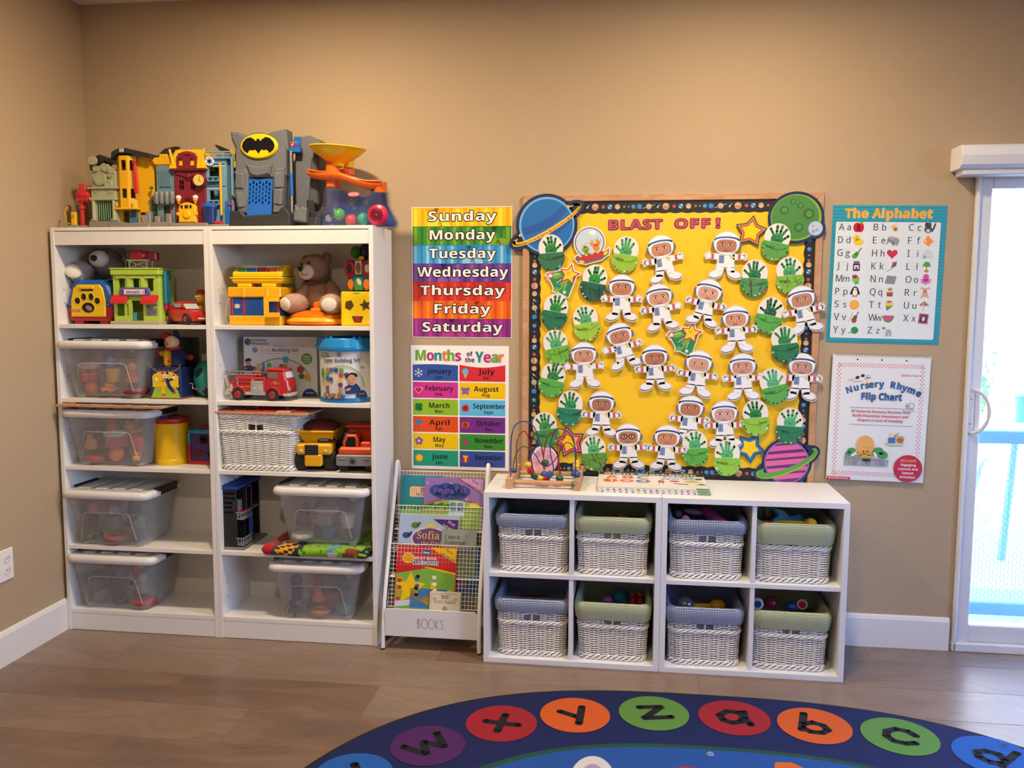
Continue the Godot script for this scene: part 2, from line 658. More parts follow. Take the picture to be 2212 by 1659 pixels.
func build_door() -> void:
	# sliding glass door in the back wall; only its latch stile shows
	var d := Node3D.new()
	d.name = "door_1"
	d.set_meta("kind", "structure")
	add_child(d)
	var v := M("#dfe1e2", 0.4)
	bx(d, "frame_jamb", v, V(3.379, 0.88, -0.05), V(0.014, 1.76, 0.14), 0.004)
	bx(d, "frame_jamb", v, V(5.2, 0.88, -0.05), V(0.045, 1.76, 0.14), 0.004)
	bx(d, "frame_head", v, V(4.29, 1.745, -0.05), V(1.84, 0.045, 0.14), 0.004)
	bx(d, "sill", v, V(4.29, 0.016, -0.045), V(1.84, 0.034, 0.13), 0.004)
	bx(d, "latch_stile", v, V(3.408, 0.88, -0.02), V(0.046, 1.70, 0.045), 0.004)
	bx(d, "meeting_stile", v, V(4.31, 0.88, -0.02), V(0.07, 1.70, 0.045), 0.004)
	bx(d, "meeting_stile", v, V(4.33, 0.88, -0.08), V(0.07, 1.70, 0.045), 0.004)
	bx(d, "latch_stile", v, V(5.14, 0.88, -0.08), V(0.07, 1.70, 0.045), 0.004)
	bx(d, "top_rail", v, V(3.86, 1.706, -0.02), V(0.86, 0.045, 0.045), 0.004)
	bx(d, "top_rail", v, V(4.74, 1.706, -0.08), V(0.83, 0.045, 0.045), 0.004)
	bx(d, "bottom_rail", v, V(3.86, 0.066, -0.02), V(0.86, 0.066, 0.045), 0.004)
	bx(d, "bottom_rail", v, V(4.74, 0.066, -0.08), V(0.83, 0.066, 0.045), 0.004)
	bx(d, "pane", glass(), V(3.855, 0.89, -0.02), V(0.86, 1.6, 0.006), 0)
	bx(d, "pane", glass(), V(4.74, 0.89, -0.08), V(0.78, 1.6, 0.006), 0)
	# D-shaped pull
	var hm := M("#d6d4cf", 0.35)
	var h := bx(d, "handle", hm, V(3.393, 0.893, 0.008), V(0.022, 0.17, 0.012), 0.004)
	var bow := []
	for i in 15:
		var t := -PI / 2 + PI * i / 14
		bow.append(V(3.397 + cos(t) * 0.05, 0.893 + sin(t) * 0.078, 0.014 + cos(t) * 0.022))
	tb(h, "grip", hm, bow, 0.0065, 8)
	for y in [-0.045, 0.045]:
		cy(h, "screw", M("#8f8d88", 0.4, {"metallic": 0.8}), V(3.393, 0.893 + y, 0.0135), V(3.393, 0.893 + y, 0.0155), 0.003, -1, 10)
	# the blind's valance over the door
	var t := T("blind_valance", "white curved blind valance mounted above the sliding glass door", "valance", V(3.285, 1.724, 0.0))
	var sec := PV([0.0, 0.018, 0.085, 0.018, 0.1, 0.03, 0.108, 0.06, 0.104, 0.088, 0.09, 0.097, 0.0, 0.097])
	ex(t, "cover", M("#e9e9e9", 0.35), sec, -1.95, 0.0, 0.0015, Transform3D(Basis(V(0, 0, 1), V(0, 1, 0), V(-1, 0, 0)), Vector3.ZERO))
	bx(t, "headrail", M("#d4d8dc", 0.4), V(0.985, 0.009, 0.045), V(1.94, 0.024, 0.07), 0.003)
	# double switch-style outlet cover on the left wall
	t = T("wall_outlet", "white double outlet cover plate on the left wall", "outlet", V(0, 0.296, 0.533))
	var pl := bx(t, "cover_plate", M("#efece6", 0.35), V(0.003, 0.055, 0.062), V(0.006, 0.112, 0.124), 0.0025)
	for zz in [-0.03, 0.03]:
		for yy in [-0.021, 0.021]:
			var s := cy(pl, "socket", M("#e6e2da", 0.35), V(0.004, 0.055 + yy, 0.062 + zz), V(0.0085, 0.055 + yy, 0.062 + zz), 0.017, 0.016, 24)
			for k in [-1, 1]:
				bx(s, "slot", M("#4c4843", 0.6), V(0.0087, 0.058 + yy, 0.062 + zz + k * 0.006), V(0.0006, 0.008, 0.0018), 0)

func build_outside() -> void:
	var g := G.new()
	g.box(V(4.0, -0.12, -4.4), V(16, 0.1, 8.5))
	var pt := struct("floor_patio", g, M("#b9b2a6", 0.9))
	# tall stucco wall across the yard
	g = G.new()
	g.box(V(5.4, 2.2, -5.2), V(9.0, 4.6, 0.2))
	struct("wall_yard", g, M("#efe7da", 0.9))
	var t := T("patio_beam", "pale wooden beam crossing above the patio", "beam", V(5.0, 2.62, -1.55))
	bx(t, "beam", M("#d8d4ca", 0.85), V(0, 0.06, 0), V(5.0, 0.12, 0.1), 0.004)
	t = T("rolled_shade", "rough woven shade hanging rolled outside the glass door", "shade", V(4.085, 1.262, -1.55))
	var sh := G.new()
	sh.tube([V(0, 0, 0), V(0.0, 0.03, 0), V(0, 0.7, 0), V(0, 1.357, 0)], [0.03, 0.05, 0.056, 0.056], 18)
	P(t, "roll", sh, M("#c9d0c6", 0.95))
	bx(t, "trim_board", M("#8fb3ad", 0.8), V(-0.075, 0.68, 0.0), V(0.02, 1.35, 0.05), 0.003)
	# low gate of wood rails and hexagonal wire, bluish shade put into the colours
	t = T("wire_gate", "low gate of shade-tinted blue rails and hexagonal wire outside the door", "gate", V(3.4, -0.07, -0.25))
	var bl := M("#5b9fd6", 0.6)
	bx(t, "rail", bl, V(0.95, 0.835, 0), V(1.9, 0.05, 0.03), 0.004)
	bx(t, "rail", bl, V(0.95, 0.15, 0), V(1.9, 0.05, 0.03), 0.004)
	for x in [0.0, 0.95, 1.9]:
		bx(t, "stile", bl, V(x, 0.43, 0), V(0.045, 0.86, 0.035), 0.004)
	var w := G.new()
	var hx := 0.028
	var hy := 0.0125
	for r in 60:
		for q in 34:
			var x: float = 0.03 + (q + (0.5 if r % 2 else 0.0)) * hx
			var y: float = 0.175 + r * hy
			if x > 0.92 or y > 0.8: continue
			w.tube([V(x, y, 0), V(x + hx * 0.32, y, 0)], 0.0009, 3)
			w.tube([V(x + hx * 0.32, y, 0), V(x + hx * 0.5, y + hy, 0)], 0.0009, 3)
			w.tube([V(x, y, 0), V(x - hx * 0.18, y + hy, 0)], 0.0009, 3)
	P(t, "wire_mesh", w, M("#4a86b8", 0.5)).set_meta("kind", "stuff")
	# outdoor mat inside the gate; the blue of the shade is in its colour
	t = T("patio_mat", "mat tinted pale blue for shade on the patio behind wire gate", "mat", V(4.4, -0.07, -0.62))
	bx(t, "mat", M("#8fc6ec", 0.8), V(0, 0.008, 0), V(1.9, 0.016, 0.6), 0.004)
	# round patio table with a planked edge and a blue pail on it
	t = T("patio_table", "round pale plastic patio table seen through the glass", "table", V(4.32, -0.07, -1.3))
	la(t, "table_top", M("#dfe8e2", 0.5), [0.0, 0.77, 0.36, 0.77, 0.372, 0.762, 0.372, 0.725, 0.35, 0.715, 0.0, 0.715], Vector3.ZERO, 40)
	for i in 4:
		var a := PI / 4 + PI / 2 * i
		cy(t, "leg", M("#7fa8cc", 0.5), V(cos(a) * 0.24, 0, sin(a) * 0.24), V(cos(a) * 0.2, 0.72, sin(a) * 0.2), 0.022, 0.018, 12)
	t = T("pail", "blue plastic pail standing on the patio table", "pail", V(4.13, 0.7005, -1.22))
	la(t, "pail_body", M("#4f97e0", 0.4), [0.0, 0.0, 0.055, 0.0, 0.068, 0.125, 0.073, 0.125, 0.073, 0.135, 0.064, 0.135, 0.052, 0.006, 0.0, 0.006], Vector3.ZERO, 24)
	# leaning board and a leafy bush beside the post
	t = T("leaning_plank", "weathered pale plank leaning in the patio corner", "plank", V(4.1, -0.07, -1.78))
	bx(t, "board", M("#9db8a4", 0.85), V(0.06, 0.63, 0.0), V(0.07, 1.22, 0.03), 0.004, V(0, 0, -12))
	t = T("patio_bush", "small leafy green bush growing behind the patio table", "bush", V(4.27, -0.07, -2.3))
	var lf := G.new()
	var r3 := RandomNumberGenerator.new()
	r3.seed = 21
	lf.flat()
	for i in 500:
		var c := V(r3.randfn() * 0.1, 0.75 + r3.randfn() * 0.16, r3.randfn() * 0.1)
		var d := V(r3.randfn(), r3.randfn() * 0.6 + 0.3, r3.randfn()).normalized() * 0.05
		var s := d.cross(V(r3.randfn(), r3.randfn(), r3.randfn())).normalized() * 0.014
		lf.quad(c, c + d * 0.5 + s, c + d, c + d * 0.5 - s)
	P(t, "foliage", lf, M("#6fb35a", 0.7)).set_meta("kind", "stuff")
	for i in 4:
		tb(t, "stem", M("#6b5a44", 0.8), [V(0.02 * i - 0.03, 0, 0), V(0.03 * i - 0.045, 0.4, 0.01), V(0.06 * i - 0.09, 0.8, 0.02 * i - 0.03)], 0.009, 6)

func build_furniture() -> void:
	var w := M("#e9e7e1", 0.38)
	for i in 2:
		var t := T("bookcase", ["tall white five-tier bookcase holding bins and toys, beside left wall", "tall white five-tier bookcase with teddy bear shelf, beside the book rack"][i], "bookcase", V(0.0155 + 0.6225 * i, 0, 0), 0, "white bookcases")
		var W := 0.6215
		var zf := 0.2661
		var zb := 0.0165
		var zm := (zf + zb) / 2
		var dz := zf - zb
		for x in [0.008, W - 0.008]:
			bx(t, "side_panel", w, V(x, 0.7752, zm), V(0.016, 1.5504, dz), 0.0012)
		bx(t, "top_panel", w, V(W / 2, 1.544, zm), V(W - 0.032, 0.0126, dz - 0.0006), 0.0008)
		bx(t, "header_board", w, V(W / 2, 1.5108, zf - 0.011), V(W - 0.0325, 0.0505, 0.016), 0.0008)
		for y in [1.190, 0.909, 0.648, 0.338]:
			bx(t, "shelf", w, V(W / 2, y - 0.0075, zm - 0.001), V(W - 0.033, 0.015, dz - 0.004), 0.0008)
		bx(t, "bottom_shelf", w, V(W / 2, 0.076, zm), V(W - 0.033, 0.016, dz - 0.002), 0.0008)
		bx(t, "kickboard", w, V(W / 2, 0.0345, zf - 0.009), V(W - 0.0325, 0.066, 0.014), 0.0008)
		bx(t, "back_panel", M("#dedcd5", 0.5), V(W / 2, 0.79, zb + 0.002), V(W - 0.01, 1.5, 0.004), 0)
		var h := G.new()
		for y in [0.15, 0.2, 0.43, 0.48, 0.53, 0.73, 0.78, 0.99, 1.04, 1.09, 1.27, 1.32]:
			for z in [0.06, 0.222]:
				h.cyl(V(0.0158, y, z), V(0.0163, y, z), 0.0026, -1, 8)
				h.cyl(V(W - 0.0158, y, z), V(W - 0.0163, y, z), 0.0026, -1, 8)
		P(t, "pin_holes", h, M("#2c2a28", 0.8))
	# cube organisers: mitred boards, one shelf, two dividers
	var w2 := M("#e6e8ea", 0.36)
	for i in 2:
		var t := T("cube_organizer", ["white four-cube organizer under the bead maze", "white four-cube organizer next to the sliding door wall"][i], "cube shelf", V(1.6712 + 0.6178 * i, 0, 0), 0, "white cube organizers")
		var S := 0.6170
		var H := 0.6175
		var k := 0.0195
		var z0 := 0.0205
		var z1 := 0.3459
		var gp := 0.00035
		ex(t, "top_board", w2, PV([gp, H, S - gp, H, S - k, H - k, k, H - k]), z0, z1, 0.0007)
		ex(t, "bottom_board", w2, PV([gp, 0, S - gp, 0, S - k, k, k, k]), z0, z1, 0.0007)
		ex(t, "side_board", w2, PV([0, gp, k, k + gp, k, H - k - gp, 0, H - gp]), z0, z1, 0.0007)
		ex(t, "side_board", w2, PV([S, gp, S - k, k + gp, S - k, H - k - gp, S, H - gp]), z0, z1, 0.0007)
		bx(t, "shelf", w2, V(S / 2, 0.3205, (z0 + z1) / 2 - 0.002), V(S - 2 * k, 0.0155, z1 - z0 - 0.006), 0.0007)
		bx(t, "divider", w2, V(S / 2 + 0.001, 0.463, (z0 + z1) / 2 - 0.003), V(0.0155, 0.2695, z1 - z0 - 0.008), 0.0007)
		bx(t, "divider", w2, V(S / 2 + 0.001, 0.166, (z0 + z1) / 2 - 0.003), V(0.0155, 0.2935, z1 - z0 - 0.008), 0.0007)
		bx(t, "back_panel", M("#d8dade", 0.5), V(S / 2, H / 2, z0 + 0.003), V(S - 2 * k, H - 2 * k, 0.004), 0)

func sheet(t: Node3D, w: float, h: float, c = "#f2f1ec", th := 0.0008) -> void:
	bx(t, "sheet", M(c, 0.5), V(w / 2, h / 2, th / 2), V(w, h, th), 0)

func build_wall_things() -> void:
	days_chart()
	months_chart()
	alphabet_chart()
	flip_chart()

func days_chart() -> void:
	var W := 0.384
	var H := 0.493
	var t := T("days_poster", "poster of the seven days in rainbow bands, Sunday to Saturday", "poster", V(1.335, 1.141, 0.001))
	sheet(t, W + 0.006, H + 0.006, "#e9e4d2")
	var k := Ink.new()
	k.z = 0.001
	var bands := [["Sunday", "#f5c515", "#f0a81c", "#f7dd3a", 0.265], ["Monday", "#3f8f2f", "#2c7431", "#7ea52a", 0.255], ["Tuesday", "#3f9fd6", "#2a86c4", "#8cc6e6", 0.26], ["Wednesday", "#6d3f91", "#53307c", "#8a5aa6", 0.355], ["Thursday", "#cf3327", "#b32a24", "#e04a2c", 0.33], ["Friday", "#ea6a1f", "#d9501f", "#f08c25", 0.22], ["Saturday", "#96308a", "#7c2878", "#b93f93", 0.315]]
	for i in 7:
		var b: Array = bands[i]
		var y1 := H - i * H / 7.0 + 0.003
		var y0 := y1 - H / 7.0
		k.z = 0.001
		k.rect(b[1], 0.003, y0, W + 0.003, y1)
		k.up()
		var n := 14 + i % 3
		for j in n:
			var x := 0.003 + W * (j + 0.5) / n
			k.rect(b[2] if j % 2 else b[3], x - W / n * 0.26, y0, x + W / n * 0.2, y1 - 0.002)
		k.up()
		for j in 4:
			var cx := 0.03 + fmod(0.113 * (j * 3 + i * 2) + 0.05, W - 0.06)
			var cy0 := y0 if j % 2 else y1 - 0.002
			k.poly(b[2 + j % 2], Ink.circ(Vector2(cx, cy0), 0.026, 0.026, 14, 0.0, 0.0 if j % 2 else PI, PI if j % 2 else TAU))
		k.up()
		k.rect(b[2], 0.003, y1 - 0.0026, W + 0.003, y1)
		k.up()
		k.text("#ecebe6", b[0], W / 2 + 0.006, y0 + 0.0205, 0.036, b[4], 0.5, true, "Droid Sans", 0.0, 0.0032, "#241820")
	P(t, "print", k, inkm(0.35))

func months_chart() -> void:
	var W := 0.386
	var H := 0.487
	var t := T("months_poster", "white poster of the twelve months in two columns of colour", "poster", V(1.328, 0.624, 0.001))
	sheet(t, W, H)
	var k := Ink.new()
	k.z = 0.001
	# heading, letter by letter in turn of colour
	var hd := [["M", "#6cab2e", 0.039], ["o", "#c42a7d", 0.078], ["n", "#15938f", 0.108], ["t", "#ef7d22", 0.134], ["h", "#6cab2e", 0.159], ["s", "#c42a7d", 0.188]]
	for q in hd: k.text(q[1], q[0], q[2], 0.428, 0.040, 0, 0.5, true, "Droid Sans", 0.0, 0.0012, "#ddd8e2")
	hd = [["Y", "#15938f", 0.271], ["e", "#c42a7d", 0.302], ["a", "#6cab2e", 0.330], ["r", "#ef7d22", 0.356]]
	for q in hd: k.text(q[1], q[0], q[2], 0.424, 0.040, 0, 0.5, true, "Droid Sans", 0.0, 0.0012, "#ddd8e2")
	k.text("#5a2d6e", "of", 0.233, 0.447, 0.017)
	k.text("#5a2d6e", "the", 0.233, 0.424, 0.017)
	var rows := [["January", "Jan.", "#3556a0", "July", "Jul.", "#d9303a"], ["February", "Feb.", "#d03590", "August", "Aug.", "#f2c80f"], ["March", "Mar.", "#94bf2c", "September", "Sept.", "#62bde6"], ["April", "Apr.", "#e4521f", "October", "Oct.", "#76308a"], ["May", "May", "#f4c90d", "November", "Nov.", "#3c9034"], ["June", "Jun.", "#25a07c", "December", "Dec.", "#35529e"]]
	for i in 6:
		for c in 2:
			var x0 := 0.0075 + c * 0.1855
			var x1 := x0 + 0.1795
			var y1 := 0.411 - i * 0.0672
			var y0 := y1 - 0.0622
			k.z = 0.0012
			if i == 0:
				var top := PackedVector2Array([Vector2(x0, y0), Vector2(x1, y0)])
				for j in 13:
					var u := 1.0 - j / 12.0
					top.append(Vector2(lerpf(x0, x1, u), y1 + (0.004 * sin(u * PI * 0.9 + 0.3) - 0.001 if c == 0 else -0.010 * sin(u * PI) + 0.002)))
				k.poly(rows[i][2 + c * 3], top)
			else:
				k.rect(rows[i][2 + c * 3], x0, y0, x1, y1)
			k.up()
			var cx := x0 + 0.116 if c == 1 and i > 1 else x0 + 0.105
			var nm: String = rows[i][c * 3]
			k.text("#14161f", nm, cx, y0 + 0.0285, 0.0195, 0.0165 * nm.length() * (0.84 if nm.length() > 6 else 0.98))
			k.text("#14161f", rows[i][c * 3 + 1], cx, y0 + 0.0085, 0.0125)
			month_picture(k, i + c * 6, x0 + 0.023, y0 + 0.031)
	P(t, "print", k, inkm(0.35))

func month_picture(k: Ink, m: int, x: float, y: float) -> void:
	var c := Vector2(x, y)
	match m:
		0:
			for i in 3:
				var d := Vector2(0.016, 0).rotated(PI / 3 * i + PI / 6)
				k.line("#e9eef6", [c - d, c + d], 0.0022)
				for s in [-1, 1]:
					var e: Vector2 = c + d * 0.62 * s
					for b in [-0.6, 0.6]: k.line("#e9eef6", [e, e + (d * s * 0.42).rotated(b)], 0.0016)
		1:
			k.poly("#f3a9b4", Ink.heart(c, 0.0165)); k.up(); k.poly("#cf2140", Ink.heart(c, 0.0130))
		2:
			for i in 4: k.disc("#137d3a", x + cos(PI / 2 * i + 0.78) * 0.0095, y + sin(PI / 2 * i + 0.78) * 0.0095, 0.0085)
			k.line("#137d3a", [c, c + Vector2(0.004, -0.02)], 0.0022)
		3:
			k.poly("#2f86c4", Ink.circ(c + Vector2(0, 0), 0.0165, 0.016, 12, 0.0, 0.0, PI)); k.line("#4a3a44", [c, c + Vector2(0, -0.016), c + Vector2(-0.004, -0.017)], 0.0015)
		4:
			for i in 5: k.disc("#8d5ba8", x + cos(TAU / 5 * i + 0.3) * 0.0105, y + sin(TAU / 5 * i + 0.3) * 0.0105, 0.0068)
			k.up(); k.disc("#f4e04a", x, y, 0.005)
		5:
			k.poly("#f0912b", Ink.star(c, 0.0175, 0.0135, 12)); k.up(); k.disc("#f8d420", x, y, 0.0115)
		6:
			k.poly("#e7a75f", PV([x - 0.009, y - 0.001, x + 0.009, y - 0.001, x, y - 0.022])); k.up(); k.disc("#63b8e0", x, y + 0.007, 0.0125)
		7:
			for s in [-1, 1]:
				k.disc("#9465ad", x + s * 0.009, y + 0.005, 0.009, 0.0075, 0.6 * s); k.disc("#9465ad", x + s * 0.0075, y - 0.009, 0.006, 0.008, 0.3 * s)
			k.up(); k.line("#5d3c78", [c + Vector2(0, -0.012), c + Vector2(0, 0.01)], 0.0025)
		8:
			k.disc("#d2222c", x - 0.005, y - 0.002, 0.0088, 0.0125); k.disc("#d2222c", x + 0.005, y - 0.002, 0.0088, 0.0125); k.up(); k.line("#2d7a34", [c + Vector2(0, 0.009), c + Vector2(0.004, 0.016)], 0.003)
		9:
			for i in 3: k.disc("#ea5a2a", x + (i - 1) * 0.006, y, 0.0095, 0.0125)
			k.up(); k.line("#4d7a2e", [c + Vector2(0, 0.01), c + Vector2(0.002, 0.015)], 0.003)
		10:
			k.poly("#b03a7e", PV([x - 0.009, y + 0.014, x + 0.002, y + 0.012, x + 0.010, y - 0.004, x + 0.008, y - 0.015, x - 0.004, y - 0.008, x - 0.011, y + 0.004]))
		11:
			k.rect("#d32b2b", x - 0.013, y - 0.013, x + 0.013, y + 0.006); k.up(); k.rect("#f5c93a", x - 0.0035, y - 0.013, x + 0.0035, y + 0.006); k.disc("#f5c93a", x - 0.005, y + 0.010, 0.0055, 0.004, -0.6); k.disc("#f5c93a", x + 0.005, y + 0.010, 0.0055, 0.004, 0.6)

func alphabet_chart() -> void:
	var W := 0.391
	var H := 0.494
	var t := T("alphabet_poster", "turquoise-bordered alphabet poster with letters and small pictures", "poster", V(2.884, 1.138, 0.001))
	t.rotation_degrees.z = -0.9
	sheet(t, W, H, "#2b9fb6")
	var k := Ink.new()
	k.z = 0.001
	for i in 41: k.rect("#2590a8", 0.001, 0.003 + i * 0.012, W - 0.001, 0.008 + i * 0.012)
	k.up(2)
	k.poly("#1f7f95", Ink.rr(0.0115, 0.0155, 0.3735, 0.4365, 0.006)); k.up()
	k.poly("#dfe9ec", Ink.rr(0.013, 0.017, 0.372, 0.435, 0.005)); k.up()
	k.text("#f2b544", "The Alphabet", 0.192, 0.450, 0.031, 0.298, 0.5, true, "Droid Sans", 0.0, 0.0022, "#f4e3b4")
	k.up()
	var ab := "AaBbCcDdEeFfGgHhIiJjKkLlMmNnOoPpQqRrSsTtUuVvWwXxYyZz"
	for i in 26:
		@warning_ignore("integer_division")
		var r := i / 3
		var c := i % 3
		var x := 0.022 + c * 0.1205
		var y := 0.405 - r * 0.0462
		var z0 := k.z
		for dy in [0.0, 0.0125, 0.0245]: k.rect("#b9d3dc", x - 0.004, y + dy - 0.0004, x + 0.046, y + dy + 0.0004)
		k.up()
		k.text("#3b4250", ab.substr(i * 2, 1), x + 0.001, y, 0.0235, 0, 0.0, false)
		k.text("#3b4250", ab.substr(i * 2 + 1, 1), x + 0.037, y, 0.0225, 0, 0.5, false)
		letter_picture(k, i, x + 0.070, y + 0.010)
		k.z = z0
	P(t, "print", k, inkm(0.35))

func letter_picture(k: Ink, i: int, x: float, y: float) -> void:
	var c := Vector2(x, y)
	match i:
		0: k.disc("#c9203c", x - 0.006, y, 0.0125, 0.017); k.disc("#c9203c", x + 0.006, y, 0.0125, 0.017); k.up(); k.disc("#74a83c", x + 0.009, y + 0.017, 0.008, 0.0035, 0.5)
		1:
			k.disc("#d7e3ea", x + 0.010, y + 0.010, 0.009, 0.010); k.disc("#d7e3ea", x - 0.010, y + 0.002, 0.009, 0.008); k.up(); k.disc("#f0bf7a", x, y + 0.004, 0.0085); k.disc("#f0bf7a", x + 0.007, y - 0.007, 0.010, 0.007, -0.5); k.up()
			for q in [0.004, 0.010]: k.line("#3c3430", [c + Vector2(q - 0.004, -0.010), c + Vector2(q + 0.002, 0.000)], 0.003)
		2: k.disc("#5e6066", x - 0.003, y - 0.005, 0.0135, 0.013); k.disc("#4b4d53", x - 0.004, y + 0.010, 0.0115, 0.0085); k.poly("#4b4d53", PV([x - 0.014, y + 0.021, x - 0.012, y + 0.010, x - 0.005, y + 0.016])); k.poly("#4b4d53", PV([x + 0.006, y + 0.021, x + 0.005, y + 0.010, x - 0.002, y + 0.016])); k.line("#4b4d53", [c + Vector2(0.010, -0.012), c + Vector2(0.016, 0.0), c + Vector2(0.020, 0.015)], 0.006); k.up(); k.disc("#d9dde0", x - 0.003, y - 0.010, 0.006, 0.005)
		3: k.disc("#f1d022", x + 0.002, y - 0.006, 0.017, 0.011); k.disc("#f1d022", x - 0.004, y + 0.009, 0.011); k.up(); k.poly("#ee8b3a", PV([x - 0.014, y + 0.012, x - 0.020, y + 0.009, x - 0.014, y + 0.005])); k.disc("#4a3a20", x - 0.005, y + 0.011, 0.0018)
		4: k.disc("#9b9da3", x + 0.006, y - 0.001, 0.016, 0.013); k.disc("#9b9da3", x - 0.010, y + 0.004, 0.010); k.rect("#9b9da3", x - 0.002, y - 0.018, x + 0.004, y - 0.005); k.rect("#9b9da3", x + 0.011, y - 0.018, x + 0.017, y - 0.005); k.line("#9b9da3", [c + Vector2(-0.016, 0.0), c + Vector2(-0.020, -0.012)], 0.005); k.up(); k.disc("#c9a3b4", x - 0.003, y + 0.010, 0.006, 0.0075)
		5: k.poly("#f0953c", PV([x - 0.017, y - 0.003, x - 0.002, y + 0.020, x + 0.014, y + 0.002, x + 0.019, y - 0.002, x + 0.012, y - 0.006, x + 0.003, y - 0.018, x - 0.006, y - 0.014])); k.up(); k.disc("#f8f3ea", x - 0.009, y - 0.001, 0.003)
		6: k.disc("#5fa94a", x - 0.007, y - 0.009, 0.011, 0.009, 0.7); k.disc("#5fa94a", x - 0.001, y - 0.001, 0.008, 0.007, 0.7); k.line("#8b5a48", [c + Vector2(0.002, 0.003), c + Vector2(0.014, 0.019)], 0.0035); k.up(); k.disc("#3e6e35", x - 0.004, y - 0.004, 0.003)
		7: k.poly("#c92f4c", Ink.heart(c, 0.0185))
		8: k.poly("#cfd9df", Ink.circ(c + Vector2(0, -0.014), 0.020, 0.030, 14, 0.0, 0.0, PI)); k.up(); k.disc("#8fa6bd", x - 0.009, y - 0.010, 0.0045, 0.006)
		9: k.poly("#4b3a6e", Ink.rr(x - 0.012, y - 0.017, x + 0.012, y + 0.011, 0.003)); k.rect("#6a4c80", x - 0.010, y + 0.012, x + 0.010, y + 0.018); k.up(); k.rect("#eceae6", x - 0.008, y - 0.010, x + 0.008, y + 0.003); k.up(); k.disc("#5e4a78", x, y - 0.006, 0.004)
		10: k.poly("#d2496c", PV([x + 0.000, y + 0.000, x + 0.003, y + 0.016, x + 0.018, y + 0.019])); k.poly("#5d4f96", PV([x + 0.000, y + 0.000, x + 0.016, y + 0.003, x + 0.018, y + 0.019])); k.poly("#3fa06a", PV([x + 0.000, y + 0.000, x + 0.016, y + 0.003, x - 0.001, y - 0.008])); k.line("#6b8a55", [c + Vector2(-0.001, -0.008), c + Vector2(-0.016, -0.018)], 0.0015)
		11: k.poly("#4fa845", PV([x - 0.007, y + 0.019, x + 0.007, y + 0.019, x + 0.015, y + 0.002, x - 0.015, y + 0.002])); k.line("#c99b4e", [c + Vector2(0, 0.002), c + Vector2(0, -0.014)], 0.004); k.disc("#c99b4e", x, y - 0.014, 0.008, 0.005)
		12: k.disc("#8dc142", x + 0.000, y + 0.000, 0.013, 0.013); k.disc("#d05c9d", x - 0.004, y + 0.010, 0.010, 0.007); k.poly("#46a9bd", PV([x - 0.004, y - 0.013, x + 0.010, y - 0.008, x + 0.012, y - 0.015, x - 0.002, y - 0.020]))
		13: k.poly("#8d9298", PV([x - 0.020, y - 0.014, x - 0.013, y + 0.015, x + 0.020, y + 0.012, x + 0.014, y - 0.017])); k.up(); k.line("#70757b", [c + Vector2(-0.010, 0.004), c + Vector2(0.010, 0.002)], 0.0012); k.line("#70757b", [c + Vector2(-0.011, -0.006), c + Vector2(0.008, -0.008)], 0.0012)
		14:
			k.disc("#d0559e", x, y + 0.010, 0.0105, 0.012)
			for j in 8: k.line("#d0559e", [c + Vector2(0, 0.002), c + Vector2(cos(PI + PI * j / 7) * 0.018, sin(PI + PI * j / 7) * 0.017 + 0.001)], 0.0034)
		15: k.disc("#26282e", x, y + 0.002, 0.013, 0.018); k.disc("#26282e", x - 0.013, y - 0.002, 0.003, 0.009, -0.3); k.disc("#26282e", x + 0.013, y - 0.002, 0.003, 0.009, 0.3); k.up(); k.disc("#eeeeea", x, y - 0.003, 0.0085, 0.011); k.disc("#eeeeea", x, y + 0.010, 0.006, 0.005); k.poly("#ee9c3c", PV([x - 0.003, y + 0.011, x + 0.003, y + 0.011, x, y + 0.006])); k.disc("#ee9c3c", x - 0.006, y - 0.016, 0.004, 0.002); k.disc("#ee9c3c", x + 0.006, y - 0.016, 0.004, 0.002)
		16: k.poly("#c33a46", PV([x - 0.010, y - 0.014, x + 0.010, y - 0.014, x + 0.011, y + 0.002, x - 0.011, y + 0.002])); k.disc("#f0c9a4", x, y + 0.008, 0.0075); k.disc("#7a4a30", x, y + 0.012, 0.008, 0.004); k.up(); k.poly("#efc53a", PV([x - 0.006, y + 0.013, x - 0.006, y + 0.020, x - 0.003, y + 0.016, x, y + 0.021, x + 0.003, y + 0.016, x + 0.006, y + 0.020, x + 0.006, y + 0.013])); k.rect("#55a6a0", x - 0.011, y - 0.002, x + 0.011, y + 0.002)
		17: k.disc("#d5ab92", x, y - 0.004, 0.010, 0.011); k.disc("#d5ab92", x, y + 0.010, 0.008); k.line("#d5ab92", [c + Vector2(-0.004, 0.014), c + Vector2(-0.012, 0.020), c + Vector2(-0.015, 0.014)], 0.004); k.line("#d5ab92", [c + Vector2(0.004, 0.014), c + Vector2(0.012, 0.020), c + Vector2(0.015, 0.014)], 0.004); k.line("#d5ab92", [c + Vector2(-0.008, -0.010), c + Vector2(-0.013, -0.017)], 0.005); k.line("#d5ab92", [c + Vector2(0.008, -0.010), c + Vector2(0.013, -0.017)], 0.005)
		18: k.poly("#e88b3c", Ink.star(c, 0.018, 0.0145, 14)); k.up(); k.disc("#f3b645", x, y, 0.014)
		19: k.poly("#e8d24a", PV([x - 0.015, y + 0.010, x + 0.015, y + 0.008, x + 0.014, y - 0.001, x - 0.012, y - 0.001])); k.poly("#68b04c", PV([x - 0.012, y - 0.001, x + 0.014, y - 0.001, x + 0.006, y - 0.009, x - 0.010, y - 0.008])); k.poly("#6c5aa0", PV([x - 0.010, y - 0.008, x + 0.006, y - 0.009, x - 0.007, y - 0.019])); k.disc("#c05a72", x, y + 0.013, 0.010, 0.004)
